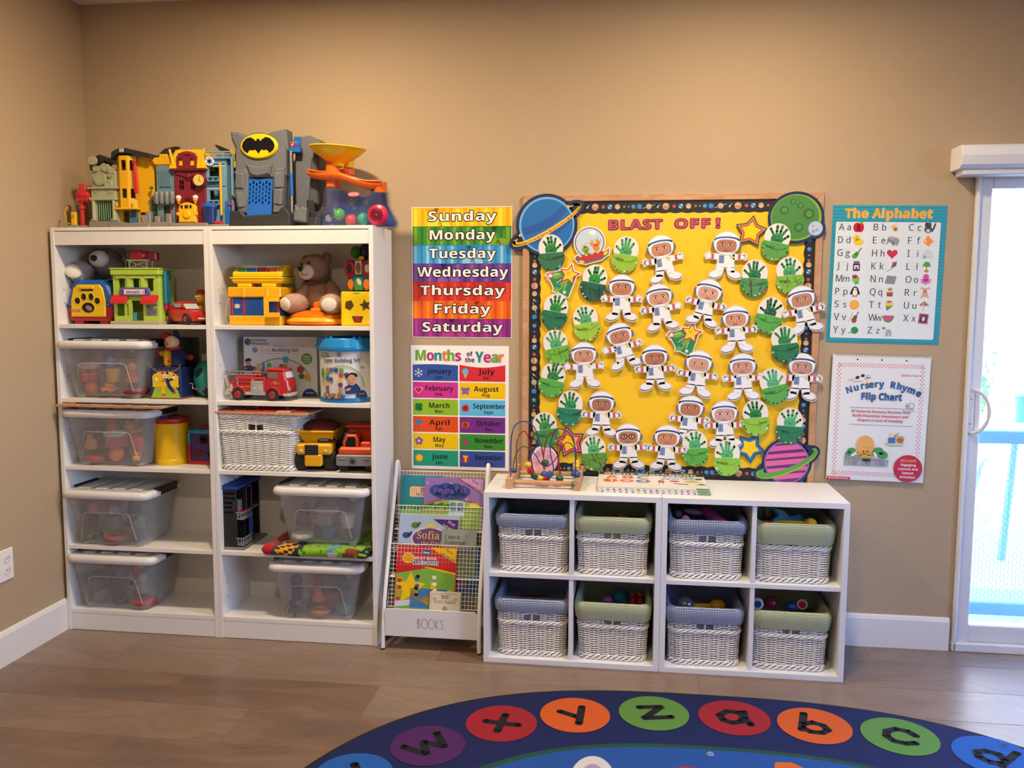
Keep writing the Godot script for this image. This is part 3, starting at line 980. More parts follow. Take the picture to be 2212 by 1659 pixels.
		20:
			for j in 4: k.poly(["#d2496c", "#f0a048", "#d2496c", "#4fa85a"][j], PV([x, y + 0.018, x - 0.018 + j * 0.009, y + 0.002, x - 0.009 + j * 0.009, y + 0.001]))
			k.line("#5a8fa8", [c + Vector2(0, 0.002), c + Vector2(-0.004, -0.018)], 0.0018)
		21: k.disc("#8a5a44", x + 0.002, y - 0.010, 0.009, 0.010, 0.4); k.disc("#8a5a44", x + 0.006, y + 0.001, 0.007, 0.007); k.line("#6a4232", [c + Vector2(0.008, 0.004), c + Vector2(0.016, 0.020)], 0.003); k.line("#7b6a5c", [c + Vector2(-0.016, -0.014), c + Vector2(-0.003, 0.018)], 0.0012)
		22: k.poly("#5f9f55", Ink.circ(c + Vector2(0, 0.010), 0.020, 0.026, 12, 0.0, PI, TAU)); k.up(); k.poly("#d2558c", Ink.circ(c + Vector2(0, 0.010), 0.016, 0.019, 12, 0.0, PI, TAU)); k.up(); k.disc("#3a2a30", x - 0.006, y + 0.003, 0.0013); k.disc("#3a2a30", x + 0.005, y + 0.002, 0.0013); k.disc("#3a2a30", x, y - 0.003, 0.0013)
		23: k.poly("#c2486a", PV([x - 0.018, y - 0.016, x - 0.014, y + 0.020, x + 0.018, y + 0.017, x + 0.015, y - 0.019])); k.up(); k.poly("#2a3a46", PV([x - 0.012, y - 0.011, x - 0.009, y + 0.015, x + 0.013, y + 0.013, x + 0.010, y - 0.013])); k.up(); k.disc("#dfe6e8", x, y - 0.002, 0.005, 0.006); k.line("#dfe6e8", [c + Vector2(-0.003, 0), c + Vector2(-0.004, 0.009)], 0.002); k.line("#dfe6e8", [c + Vector2(0.001, 0), c + Vector2(0.001, 0.010)], 0.002); k.line("#dfe6e8", [c + Vector2(0.004, 0), c + Vector2(0.006, 0.007)], 0.002)
		24: k.disc("#2f8f5b", x + 0.006, y + 0.000, 0.013); k.line("#2f8f5b", [c + Vector2(-0.005, -0.008), c + Vector2(-0.014, -0.010), c + Vector2(-0.016, -0.006)], 0.0018)
		25:
			k.disc("#cfd4d6", x + 0.004, y - 0.001, 0.011, 0.007); k.line("#cfd4d6", [c + Vector2(-0.004, 0.002), c + Vector2(-0.010, 0.015)], 0.006); k.disc("#6f7478", x - 0.014, y + 0.010, 0.005, 0.004)
			for q in [-0.004, 0.0, 0.007, 0.012]: k.line("#8b9094", [c + Vector2(q, -0.004), c + Vector2(q, -0.019)], 0.0025)
			k.up()
			for q in [0.0, 0.004, 0.008]: k.line("#4a5054", [c + Vector2(q, -0.006), c + Vector2(q + 0.001, 0.005)], 0.0012)

func flip_chart() -> void:
	var W := 0.341
	var H := 0.463
	var t := T("flip_chart", "spiral-bound white nursery rhyme flip chart hung on the wall", "flip chart", V(2.903, 0.632, 0.001))
	t.rotation_degrees.z = -1.0
	bx(t, "page_block", M("#e4e6e2", 0.6), V(W / 2 - 0.001, H / 2, 0.005), V(W, H, 0.009), 0.0006)
	# edge of a checked backing card peeping out on the left
	bx(t, "backing_card", M("#4f6e66", 0.6), V(W / 2 - 0.005, H / 2 - 0.004, 0.0008), V(W, H - 0.01, 0.0016), 0)
	var sp := G.new()
	for i in 46:
		var x := 0.008 + i * (W - 0.016) / 45.0
		var ring := []
		for j in 9:
			var a := TAU * j / 9.0
			ring.append(V(x, H - 0.002 + cos(a) * 0.0045, 0.006 + sin(a) * 0.0062))
		sp.tube(ring, 0.0008, 4, true, 1.0, Vector3.RIGHT)
	P(t, "spiral_wire", sp, M("#3a4258", 0.4))
	for x in [0.085, 0.17, 0.255]:
		cy(t, "grommet", M("#6c7272", 0.4, {"metallic": 0.6}), V(x, H - 0.017, 0.0092), V(x, H - 0.017, 0.0102), 0.0036, -1, 14)
	var k := Ink.new()
	k.z = 0.0098
	k.rect("#e6e9e8", 0.0, 0.001, W - 0.002, H - 0.008)
	k.up()
	# checked border: small red squares in a woven pattern
	for i in 56:
		for j in 3:
			if (i + j) % 2: continue
			var s := 0.0026
			var u := 0.02 + i * 0.0054
			if i < 55:
				k.rect("#d0566a", u, H - 0.034 - j * 0.0054, u + s * 1.5, H - 0.034 - j * 0.0054 + s * 1.3)
				k.rect("#d0566a", u, 0.018 + j * 0.0054, u + s * 1.5, 0.018 + j * 0.0054 + s * 1.3)
		for j in 3:
			if (i + j) % 2: continue
			var y := 0.02 + i * 0.0074
			if y < H - 0.03:
				k.rect("#d0566a", 0.016 + j * 0.0054, y, 0.020 + j * 0.0054, y + 0.0036)
				k.rect("#d0566a", W - 0.035 + j * 0.0054, y, W - 0.031 + j * 0.0054, y + 0.0036)
	k.text("#c0405c", "GRADES PreK-1", W - 0.068, 0.388, 0.0075, 0.066)
	# title on an arch
	var title := "Nursery Rhyme"
	for pass_i in 1:
		var xs := [0.066, 0.089, 0.110, 0.125, 0.140, 0.157, 0.174, 0.192, 0.213, 0.234, 0.252, 0.275, 0.300]
		for i in title.length():
			if title[i] == " ": continue
			var u: float = (xs[i] - 0.178) / 0.125
			k.text("#2f62a4", title[i], xs[i], 0.347 - u * u * 0.030, 0.0235, 0, 0.5, true, "Droid Sans", -u * 0.42, 0.0011, "#8fb0d2")
	k.text("#2f62a4", "Flip Chart", 0.176, 0.300, 0.0245, 0.140, 0.5, true, "Droid Sans", 0.0, 0.0012, "#8fb0d2")
	for y in [0.269, 0.206]:
		for i in 34: k.rect("#3f78b0", 0.068 + i * 0.0066, y, 0.0715 + i * 0.0066, y + 0.0025)
	k.text("#c0405c", "20 Favorite Nursery Rhymes That", 0.176, 0.2525, 0.0092, 0.205)
	k.text("#c0405c", "Build Phonemic Awareness and", 0.176, 0.2365, 0.0092, 0.194)
	k.text("#c0405c", "Inspire a Love of Reading", 0.176, 0.2205, 0.0092, 0.158)
	# small cow over a moon, dancing figures, generic picture of a rural fiddler
	k.disc("#eef0ee", 0.098, 0.380, 0.027, 0.011, 0.35); k.line("#e3e5e3", [Vector2(0.078, 0.372), Vector2(0.066, 0.358)], 0.005); k.line("#e3e5e3", [Vector2(0.118, 0.386), Vector2(0.132, 0.378)], 0.004); k.disc("#eef0ee", 0.125, 0.396, 0.010, 0.007)
	k.up()
	k.disc("#3a3c40", 0.088, 0.380, 0.008, 0.006, 0.4); k.disc("#3a3c40", 0.106, 0.387, 0.007, 0.006); k.line("#4a4c50", [Vector2(0.072, 0.374), Vector2(0.054, 0.368)], 0.0014); k.line("#4a4c50", [Vector2(0.112, 0.378), Vector2(0.134, 0.382)], 0.002)
	k.disc("#eec45a", 0.115, 0.364, 0.009); k.up(); k.disc("#e6e9e8", 0.112, 0.367, 0.0075)
	k.line("#4e565c", Ink.arcs(Vector2(0.282, 0.283), 0.009, 0.011, 0, TAU, 14), 0.0013); k.line("#4e565c", [Vector2(0.266, 0.290), Vector2(0.266, 0.272)], 0.0022); k.line("#4e565c", [Vector2(0.258, 0.282), Vector2(0.274, 0.282)], 0.0013)
	k.disc("#c8dcc0", 0.272, 0.266, 0.024, 0.003)
	# generic egg in patterned shorts sitting on a brick wall
	for q in [[0.083, 0.108, 0.016], [0.176, 0.110, 0.020], [0.193, 0.098, 0.018], [0.072, 0.098, 0.012]]: k.disc("#4f9f62", q[0], q[1], q[2], q[2] * 0.8)
	k.up()
	k.poly("#8f959c", PV([0.060, 0.092, 0.214, 0.080, 0.214, 0.070, 0.058, 0.076])); k.up()
	for i in 10: k.poly(["#a7abb2", "#999ea8", "#8d929a"][i % 3], Ink.rr(0.058 + i * 0.0156, 0.056, 0.0725 + i * 0.0156, 0.0745, 0.003, 2))
	k.up()
	k.disc("#e8b264", 0.130, 0.132, 0.032, 0.036); k.up()
	k.poly("#d9a43c", Ink.circ(Vector2(0.131, 0.106), 0.036, 0.022, 16, 0.0, PI, TAU)); k.up()
	for i in 22: k.disc(["#3f7f8e", "#6fae4a", "#f0d860"][i % 3], 0.102 + fmod(i * 0.0137, 0.058), 0.104 - fmod(i * 0.0071, 0.013), 0.0028)
	k.poly("#cf3a44", PV([0.120, 0.114, 0.131, 0.109, 0.143, 0.115, 0.143, 0.105, 0.131, 0.108, 0.120, 0.104])); k.line("#9a6a34", Ink.arcs(Vector2(0.132, 0.128), 0.012, 0.006, PI, TAU, 8), 0.001); k.line("#f2efe8", [Vector2(0.100, 0.104), Vector2(0.084, 0.092)], 0.008); k.line("#f2efe8", [Vector2(0.163, 0.104), Vector2(0.170, 0.092)], 0.008); k.disc("#383a42", 0.136, 0.077, 0.016, 0.006)
	# generic little scene at the right: blue overalls beside a brown animal
	k.disc("#bcd6a4", 0.228, 0.140, 0.034, 0.005); k.up(); k.rect("#3f78b8", 0.208, 0.143, 0.233, 0.163); k.disc("#e8d6c8", 0.222, 0.174, 0.010, 0.009); k.disc("#c9643a", 0.250, 0.155, 0.012, 0.009); k.disc("#a8c98c", 0.250, 0.167, 0.014, 0.005); k.line("#8a5648", [Vector2(0.226, 0.166), Vector2(0.242, 0.182)], 0.0025)
	# badge and publisher strip
	k.disc("#c52f50", 0.283, 0.052, 0.050, 0.050, 0.0, 36); k.up()
	k.text("#f0b84a", "INCLUDES", 0.283, 0.076, 0.0092, 0.056); k.text("#f4f0ee", "Engaging", 0.284, 0.061, 0.0088, 0.052); k.text("#f4f0ee", "Lessons and", 0.283, 0.046, 0.0088, 0.068); k.text("#f4f0ee", "Instant", 0.283, 0.031, 0.0088, 0.040); k.text("#f4f0ee", "Activities!", 0.283, 0.016, 0.0088, 0.054)
	k.rect("#cf2f4a", 0.0, 0.001, 0.083, 0.0118); k.up(); k.text("#f6e8e8", "SCHOLASTIC", 0.046, 0.0036, 0.0052, 0.062); k.disc("#f6e8e8", 0.0095, 0.0062, 0.004, 0.0022)
	P(t, "print", k, inkm(0.4))

func inst(par: Node, called: String, m: Mesh, mat: Material) -> MeshInstance3D:
	var o := MeshInstance3D.new()
	o.name = called
	o.mesh = m
	o.material_override = mat
	par.add_child(o, true)
	return o

func done(g: G) -> Mesh:
	g.st.generate_normals()
	return g.st.commit()

func hull(list: Array, grow: float) -> PackedVector2Array:
	# outline of a paper cutout: the shapes grown a little and joined
	var cur := PackedVector2Array()
	for p in list:
		var q := Geometry2D.offset_polygon(p, grow, Geometry2D.JOIN_ROUND)
		if q.is_empty(): continue
		if cur.is_empty(): cur = q[0]
		else:
			var m := Geometry2D.merge_polygons(cur, q[0])
			var best := 0.0
			for r in m:
				if Geometry2D.is_polygon_clockwise(r): continue
				var a := 0.0
				for i in r.size(): a += r[i].cross(r[(i + 1) % r.size()])
				if absf(a) > best:
					best = absf(a); cur = r
	return cur

func oak() -> StandardMaterial3D:
	if not mats.has("oak"):
		var m := StandardMaterial3D.new()
		m.albedo_texture = wood_tex(77, Color("#b88a66"), Color("#cda07a"), Color("#b07a58"))
		m.roughness = 0.5
		m.uv1_triplanar = true
		m.uv1_world_triplanar = true
		m.uv1_scale = V(1.2, 3.0, 5.0)
		mats["oak"] = m
	return mats["oak"]

func build_board() -> void:
	var t := T("bulletin_board", "large wood-framed bulletin board covered in bright yellow paper", "bulletin board", V(1.767, 0.575, 0.0))
	var W := 1.0895
	var H := 1.1023
	var w := 0.0235
	var zf := 0.018
	ex(t, "frame_rail", oak(), PV([0, H, W, H, W - w, H - w, w, H - w]), 0.001, zf, 0.0015)
	ex(t, "frame_rail", oak(), PV([0, 0, W, 0, W - w, w, w, w]), 0.001, zf, 0.0015)
	ex(t, "frame_stile", oak(), PV([0, 0, w, w, w, H - w, 0, H]), 0.001, zf, 0.0015)
	ex(t, "frame_stile", oak(), PV([W, 0, W - w, w, W - w, H - w, W, H]), 0.001, zf, 0.0015)
	bx(t, "cork_panel", M("#a9794c", 0.9), V(W / 2, H / 2, 0.005), V(W - 2 * w, H - 2 * w, 0.008), 0)
	var xs := [w, 0.29, 0.543, 0.80, W - w]
	var ys := [w, 0.21, 0.46, 0.71, H - w]
	for i in 4:
		for j in 4:
			bx(t, "backing_sheet", M("#f3c518", 0.62), V((xs[i] + xs[i + 1]) / 2, (ys[j] + ys[j + 1]) / 2, 0.0095 + 0.0004 * ((i + j) % 2)), V(xs[i + 1] - xs[i] + 0.002, ys[j + 1] - ys[j] + 0.002, 0.0005), 0)
	border_strips()
	big_cutouts()
	astronauts()
	saucers()

func planet_print(k: Ink, kind: int, x: float, y: float, rot: float) -> void:
	var a := Vector2.RIGHT.rotated(rot)
	match kind % 10:
		0: k.disc("#b4553c", x, y, 0.0065)
		1:
			k.disc("#3f78c0", x, y, 0.0095); k.up(); k.disc("#dfe8ee", x + 0.002, y + 0.004, 0.005, 0.0025, 0.4); k.disc("#dfe8ee", x - 0.003, y - 0.004, 0.004, 0.002, -0.4); k.disc("#5d9a58", x - 0.002, y + 0.001, 0.003)
		2:
			k.disc("#d8b483", x, y, 0.0095); k.up(); k.line("#b8895c", [Vector2(x - 0.0085, y + 0.002), Vector2(x + 0.0085, y + 0.002)], 0.002); k.line("#e9d2a8", [Vector2(x - 0.0085, y - 0.003), Vector2(x + 0.0085, y - 0.003)], 0.0018)
		3: k.disc("#9a6a52", x, y, 0.005)
		4: k.disc("#a98ba0", x, y, 0.0032)
		5:
			k.disc("#3f8ab8", x, y, 0.0078); k.up(); k.disc("#6fb2d4", x - 0.002, y + 0.002, 0.004, 0.002)
		6:
			k.disc("#3d7fd0", x, y, 0.0092); k.up(); k.line("#8a7aa8", [Vector2(x, y) - a.rotated(-0.9) * 0.014, Vector2(x, y) + a.rotated(-0.9) * 0.014], 0.0008)
		7:
			k.disc("#b3a896", x, y, 0.0105); k.up(); k.disc("#c8bea6", x + 0.001, y + 0.003, 0.008, 0.003); k.line("#c9bb84", [Vector2(x, y) - a.rotated(0.3) * 0.022, Vector2(x, y) + a.rotated(0.3) * 0.022], 0.0022)
		8: k.poly("#c9ced8", PackedVector2Array([Vector2(x, y) + a.rotated(0.9) * 0.012, Vector2(x, y) - a.rotated(0.9) * 0.006 + a.rotated(2.5) * 0.003, Vector2(x, y) - a.rotated(0.9) * 0.006 - a.rotated(2.5) * 0.003]))
		9:
			k.disc("#c99d7c", x, y, 0.0125); k.up()
			for q in [-0.006, -0.001, 0.005]: k.line("#b06a48" if q < 0 else "#e6cfae", [Vector2(x, y) + a.rotated(PI / 2) * q - a * 0.010, Vector2(x, y) + a.rotated(PI / 2) * q + a * 0.010], 0.0022)

func border_strips() -> void:
	var r := RandomNumberGenerator.new()
	r.seed = 3
	# [label, start, direction along, inward, length, width]
	var defs := [["black scalloped space border strip along the top of board", Vector2(1.7925, 1.6525), Vector2(1, 0), Vector2(0, -1), 1.0395, 0.0455],
		["black scalloped space border strip down the board's side by months poster", Vector2(1.7925, 1.611), Vector2(0, -1), Vector2(1, 0), 1.008, 0.0445],
		["black scalloped space border strip down the board's side by alphabet poster", Vector2(2.832, 1.611), Vector2(0, -1), Vector2(-1, 0), 1.008, 0.0400],
		["black scalloped space border strip along the bottom of board", Vector2(1.8225, 0.6035), Vector2(1, 0), Vector2(0, 1), 0.985, 0.0635]]
	for q in defs:
		var t := T("border_strip", q[0], "border", V(q[1].x, q[1].y, 0.0105), 0, "scalloped border strips of the board")
		var d: Vector2 = q[2]
		var n: Vector2 = q[3]
		var poly := PackedVector2Array([Vector2.ZERO])
		poly.append(d * q[4])
		var m := int(q[4] / 0.0054)
		for i in m + 1:
			var u: float = q[4] * (1.0 - float(i) / m)
			poly.append(d * u + n * (q[5] - 0.004 + 0.0042 * absf(sin(PI * u / 0.0432)) - 0.001))
		ex(t, "strip", M("#1d1d22", 0.5), poly, 0, 0.0006)
		var k := Ink.new()
		k.z = 0.0008
		for i in int(q[4] / 0.006):
			var s: Vector2 = d * (i * 0.006 + r.randf() * 0.005) + n * r.randf_range(0.004, q[5] - 0.008)
			k.disc(["#8a8a96", "#6a5a66", "#b0b0ba"][i % 3], s.x, s.y, r.randf_range(0.0003, 0.0007), -1, 0, 5)
		k.up()
		var seq := [0, 1, 2, 3, 4, 5, 6, 7, 8, 9] if d.x > 0 else [2, 8, 7, 6, 5, 4, 3, 2, 1, 0, 9]
		var u := 0.016
		var i := 0
		while u < q[4] - 0.015:
			var c: Vector2 = d * u + n * (0.020 if q[5] < 0.05 else 0.040)
			k.z = 0.0009
			planet_print(k, seq[i % seq.size()], c.x, c.y, d.angle())
			var kd: int = seq[i % seq.size()]
			u += [0.024, 0.028, 0.025, 0.016, 0.018, 0.022, 0.034, 0.034, 0.028, 0.030][kd]
			i += 1
		P(t, "print", k, inkm(0.45))

func cutout(called: String, label: String, cat: String, at: Vector3, rot: float, shapes: Array, grow: float, k: Ink, paper = "#eeece6", group := "") -> Node3D:
	var t := T(called, label, cat, at, 0, group)
	t.rotation_degrees.z = rot
	ex(t, "paper", M(paper, 0.55), hull(shapes, grow), 0, 0.0006)
	P(t, "print", k, inkm(0.4))
	return t

func fresh() -> Ink:
	var k := Ink.new()
	k.z = 0.0008
	k.step = 0.00012
	return k

func big_cutouts() -> void:
	var navy := "#1f3158"
	# blue planet with a yellow ring
	var k := fresh()
	var body := Ink.circ(Vector2.ZERO, 0.107, 0.107, 40)
	var ro := Ink.circ(Vector2.ZERO, 0.152, 0.036, 40, 0.53)
	k.poly(navy, Geometry2D.offset_polygon(body, 0.006)[0]); k.poly(navy, Geometry2D.offset_polygon(ro, 0.008)[0]); k.up()
	k.poly("#6fb2e2", Ink.circ(Vector2.ZERO, 0.104, 0.104, 40)); k.up()
	k.poly("#1d6fb6", Ink.circ(Vector2(0.001, -0.001), 0.097, 0.097, 40)); k.up()
	for q in [[-0.02, 0.045, 0.055, 0.030], [0.0, -0.018, 0.083, 0.022]]:
		var band := PackedVector2Array()
		for i in 13: band.append(Vector2(-0.09 + 0.18 * i / 12.0, q[1] + q[0] - 0.02 * cos((i - 6) / 6.0 * 1.4) - q[3] * 0.5).rotated(0.5))
		for i in 13: band.append(Vector2(0.09 - 0.18 * i / 12.0, q[1] + q[0] - 0.02 * cos((i - 6) / 6.0 * 1.4) + q[3] * 0.5).rotated(0.5))
		var cl := Geometry2D.intersect_polygons(band, Ink.circ(Vector2(0.001, -0.001), 0.0965, 0.0965, 40))
		if cl.size(): k.poly("#2a57a0", cl[0])
	k.up()
	var fr := Ink.circ(Vector2.ZERO, 0.148, 0.032, 30, 0.53, PI * 0.93, PI * 2.07)
	var inn := Ink.circ(Vector2(0.003, 0.006), 0.134, 0.020, 30, 0.53, PI * 0.93, PI * 2.07)
	inn.reverse()
	fr.append_array(inn)
	k.poly("#f0c548", fr); k.up()
	var ln := []
	for p in Ink.circ(Vector2(0.001, 0.002), 0.142, 0.027, 30, 0.53, PI * 0.93, PI * 2.07): ln.append(p)
	k.line("#e09a20", ln, 0.0065)
	for s in [0.0, PI]:
		ln = []
		for p in Ink.circ(Vector2.ZERO, 0.141, 0.027, 12, 0.53, s + 0.05 if s == 0.0 else s - 0.75, s + 0.75 if s == 0.0 else s - 0.05): ln.append(p)
		k.line("#f0c548", ln, 0.010)
	cutout("planet_cutout", "blue striped planet cutout with yellow ring at board corner", "cutout", V(1.857, 1.567, 0.0187), 0, [body, ro], 0.009, k, navy)
	# green cratered planet with a small pale moon
	k = fresh()
	body = Ink.circ(Vector2.ZERO, 0.092, 0.086, 40)
	var moon := Ink.circ(Vector2(0.068, -0.040), 0.030, 0.030, 24)
	k.poly(navy, Geometry2D.offset_polygon(body, 0.005)[0]); k.poly(navy, moon); k.up()
	k.poly("#8fae3a", Ink.circ(Vector2.ZERO, 0.089, 0.083, 40)); k.up()
	k.poly("#4f8a44", Ink.circ(Vector2(-0.003, 0.001), 0.083, 0.079, 40)); k.up()
	for q in [[-0.042, 0.026, 0.016], [-0.012, 0.056, 0.011], [0.014, 0.042, 0.012], [0.044, 0.012, 0.020], [0.010, -0.036, 0.017], [-0.030, -0.052, 0.010], [-0.055, -0.020, 0.009]]:
		k.disc("#3c6f38", q[0], q[1], q[2]); k.up(); k.disc("#569648", q[0] + 0.001, q[1] + 0.001, q[2] * 0.55); k.z -= k.step
	k.up()
	k.disc("#6a7f98", 0.068, -0.040, 0.0275); k.up(); k.disc("#bccbe0", 0.069, -0.039, 0.0245); k.up()
	for q in [[0.060, -0.030, 0.004], [0.074, -0.045, 0.005], [0.062, -0.050, 0.006]]: k.disc("#8fa0b8", q[0], q[1], q[2])
	cutout("planet_cutout", "green cratered planet cutout with small pale moon", "cutout", V(2.760, 1.587, 0.0187), 0, [body, moon], 0.007, k, navy)
	# pink striped planet with a green ring
	k = fresh()
	body = Ink.circ(Vector2.ZERO, 0.083, 0.083, 40)
	ro = Ink.circ(Vector2(0, -0.004), 0.122, 0.040, 40, 0.44)
	k.poly(navy, Geometry2D.offset_polygon(body, 0.004)[0]); k.poly(navy, Geometry2D.offset_polygon(ro, 0.006)[0]); k.up()
	k.poly("#8d68ac", Ink.circ(Vector2.ZERO, 0.081, 0.081, 40)); k.up()
	k.poly("#d8689f", Ink.circ(Vector2.ZERO, 0.0755, 0.0755, 40)); k.up()
	for i in 6:
		var y := 0.072 - i * 0.027
		var st := PackedVector2Array([Vector2(-0.1, y - 0.012), Vector2(0.1, y + 0.012), Vector2(0.1, y + 0.003 - 0.004 * (i % 2)), Vector2(-0.1, y - 0.019 - 0.003 * (i % 2))])
		var cl := Geometry2D.intersect_polygons(st, Ink.circ(Vector2.ZERO, 0.0755, 0.0755, 40))
		if cl.size(): k.poly("#6a2f74", cl[0])
	k.up()
	fr = Ink.circ(Vector2(0, -0.004), 0.120, 0.038, 36, 0.44, PI * 0.86, PI * 2.12)
	inn = Ink.circ(Vector2(0.006, 0.004), 0.098, 0.022, 36, 0.44, PI * 0.86, PI * 2.12)
	inn.reverse(); fr.append_array(inn)
	k.poly("#5aa146", fr); k.up()
	ln = []
	for p in Ink.circ(Vector2(0, -0.004), 0.117, 0.035, 30, 0.44, PI * 0.9, PI * 2.08): ln.append(p)
	k.line("#a2c73e", ln, 0.005)
	cutout("planet_cutout", "pink and purple striped planet cutout with green ring", "cutout", V(2.757, 0.692, 0.0187), 0, [body, ro], 0.007, k, navy)
	# pale pink spotted planet behind the bead maze
	k = fresh()
	body = Ink.circ(Vector2.ZERO, 0.056, 0.058, 30)
	k.poly("#f0e8ea", Ink.circ(Vector2.ZERO, 0.053, 0.055, 30)); k.up()
	k.poly("#e8a8bd", Ink.circ(Vector2(0.003, -0.003), 0.048, 0.049, 30)); k.up()
	for q in [[-0.022, 0.020, 0.010], [-0.004, 0.030, 0.007], [-0.024, -0.012, 0.008], [0.018, 0.012, 0.008], [0.010, -0.020, 0.009]]:
		k.disc("#b58fa4", q[0], q[1], q[2]); k.up(); k.disc("#cda2b4", q[0], q[1], q[2] * 0.5); k.z -= k.step
	cutout("planet_cutout", "pale pink spotted planet cutout behind the bead maze", "cutout", V(1.853, 0.676, 0.0187), 0, [body], 0.004, k, navy)
	# outlined stars
	for q in [["star_cutout", "yellow star cutout with orange outline under green planet", 2.603, 1.538, -8, "#3b4150", "#c65a2c", "#f2cf14", 0.0585, "#c9b79c"], ["star_cutout", "yellow star cutout with blue outline near pink striped planet", 2.622, 0.742, 40, "#17406e", "#2d74b4", "#f3cf1c", 0.0585, "#2d74b4"], ["star_cutout", "yellow star cutout with pink outline behind the bead maze", 1.952, 0.747, 14, "#2f3050", "#c42f6e", "#f3c21c", 0.062, "#e0a4b8"]]:
		k = fresh()
		k.poly(q[5], Ink.star(Vector2.ZERO, q[8], q[8] * 0.58)); k.up()
		k.poly(q[9], Ink.star(Vector2.ZERO, q[8] * 0.90, q[8] * 0.52)); k.up()
		k.poly(q[6], Ink.star(Vector2.ZERO, q[8] * 0.83, q[8] * 0.48)); k.up()
		k.poly(q[7], Ink.star(Vector2.ZERO, q[8] * 0.62, q[8] * 0.37))
		cutout(q[0], q[1], "cutout", V(q[2], q[3], 0.0187), q[4], [Ink.star(Vector2.ZERO, q[8], q[8] * 0.58)], 0.001, k, q[5])
	# shooting stars with green tails
	for q in [["shooting star cutout with green tail under the big blue planet", 1.918, 1.357, 0.0], ["shooting star cutout with green tail amid the astronauts mid board", 2.373, 1.140, 3.0]]:
		k = fresh()
		var tail := PV([-0.058, 0.030, -0.030, -0.026, -0.036, -0.036, -0.014, -0.040, 0.022, -0.060, 0.052, 0.020, 0.010, 0.044])
		k.poly("#ece9e0", Geometry2D.offset_polygon(tail, 0.003)[0]); k.up()
		k.poly("#2f8a4e", tail); k.up()
		k.poly("#7aad44", PV([-0.050, 0.028, -0.020, 0.036, 0.004, 0.020, -0.028, 0.010])); k.poly("#7aad44", PV([-0.036, -0.036, -0.014, -0.040, 0.030, 0.010, 0.014, 0.016])); k.up()
		for s in [[-0.04, 0.022, -0.008, 0.030], [-0.022, -0.006, 0.000, 0.010], [0.006, -0.030, 0.016, -0.008]]: k.line("#eef0ea", [Vector2(s[0], s[1]), Vector2(s[2], s[3])], 0.0018)
		k.poly("#cf2a4a", Ink.star(Vector2(-0.046, 0.022), 0.018, 0.008, 5, 0.2)); k.poly("#2f6ea8", Ink.star(Vector2(-0.012, -0.018), 0.011, 0.005, 5, 0.4)); k.poly("#f2f0ea", Ink.star(Vector2(0.008, -0.040), 0.009, 0.004)); k.up()
		k.poly("#f2f0ea", Ink.star(Vector2(-0.046, 0.022), 0.011, 0.005, 5, 0.2)); k.up()
		k.poly("#c42a62", Ink.star(Vector2(0.026, 0.026), 0.042, 0.020, 5, -0.25)); k.up()
		k.poly("#f4cf2a", Ink.star(Vector2(0.026, 0.026), 0.033, 0.016, 5, -0.25)); k.up()
		for s in [-0.003, 0.004]: k.disc("#2a2420", 0.023 + s, 0.033 + s * 0.3, 0.0016)
		k.line("#2a2420", Ink.arcs(Vector2(0.024, 0.030), 0.005, 0.004, PI * 1.1, PI * 1.9, 6), 0.0009)
		cutout("shooting_star_cutout", q[0], "cutout", V(q[1], q[2], 0.0190), q[3], [tail, Ink.star(Vector2(0.026, 0.026), 0.042, 0.020, 5, -0.25), Ink.star(Vector2(-0.046, 0.022), 0.018, 0.008, 5, 0.2)], 0.004, k)
	# glass-domed flying saucer with two small aliens
	k = fresh()
	var dome := Ink.circ(Vector2(0, 0.012), 0.056, 0.056, 30)
	var hullp := PV([-0.066, -0.034, -0.058, -0.026, 0.058, -0.030, 0.066, -0.022, 0.060, -0.046, 0.030, -0.060, -0.030, -0.062, -0.056, -0.052])
	k.poly("#7a6a88", Ink.circ(Vector2(0, 0.012), 0.0555, 0.0555, 30)); k.up()
	k.poly("#c4d6e6", Ink.circ(Vector2(0, 0.012), 0.0515, 0.0515, 30)); k.up()
	k.disc("#eef2ea", 0.018, 0.045, 0.014, 0.009, -0.3)
	k.disc("#8aa83a", -0.020, -0.010, 0.014, 0.012); k.disc("#8aa83a", -0.019, -0.028, 0.009, 0.012); k.disc("#e08a2c", 0.020, 0.006, 0.016, 0.012); k.disc("#e08a2c", 0.020, -0.014, 0.011, 0.014)
	for s in [[0.028, -0.018], [0.010, -0.018]]: k.line("#e08a2c", [Vector2(s[0], s[1] + 0.005), Vector2(0.020 + (s[0] - 0.019) * 2.4, 0.014)], 0.004)
	for s in [-0.032, -0.022, -0.013]: k.line("#8aa83a", [Vector2(-0.020, -0.004), Vector2(s, 0.010)], 0.003)
	k.line("#6f8a3a", [Vector2(0.010, 0.014), Vector2(0.004, 0.022)], 0.002); k.line("#6f8a3a", [Vector2(0.030, 0.014), Vector2(0.034, 0.024)], 0.002)
	k.up()
	for s in [-0.032, -0.022, -0.013]: k.disc("#f4f2ea", s, 0.011, 0.0048)
	k.disc("#f4f2ea", 0.018, 0.009, 0.006); k.up()
	for s in [-0.032, -0.022, -0.013]: k.disc("#2a2a2a", s + 0.001, 0.011, 0.0022)
	k.disc("#2a2a2a", 0.017, 0.009, 0.0026); k.line("#3a2a20", Ink.arcs(Vector2(0.020, 0.001), 0.007, 0.004, PI, TAU, 6), 0.0015); k.line("#3a3a20", Ink.arcs(Vector2(-0.020, -0.012), 0.006, 0.004, PI, TAU, 6), 0.0015)
	k.poly("#6e6478", hullp); k.up(); k.poly("#c03a3c", PV([-0.060, -0.034, 0.060, -0.030, 0.052, -0.044, 0.026, -0.052, -0.028, -0.054, -0.050, -0.046])); k.up()
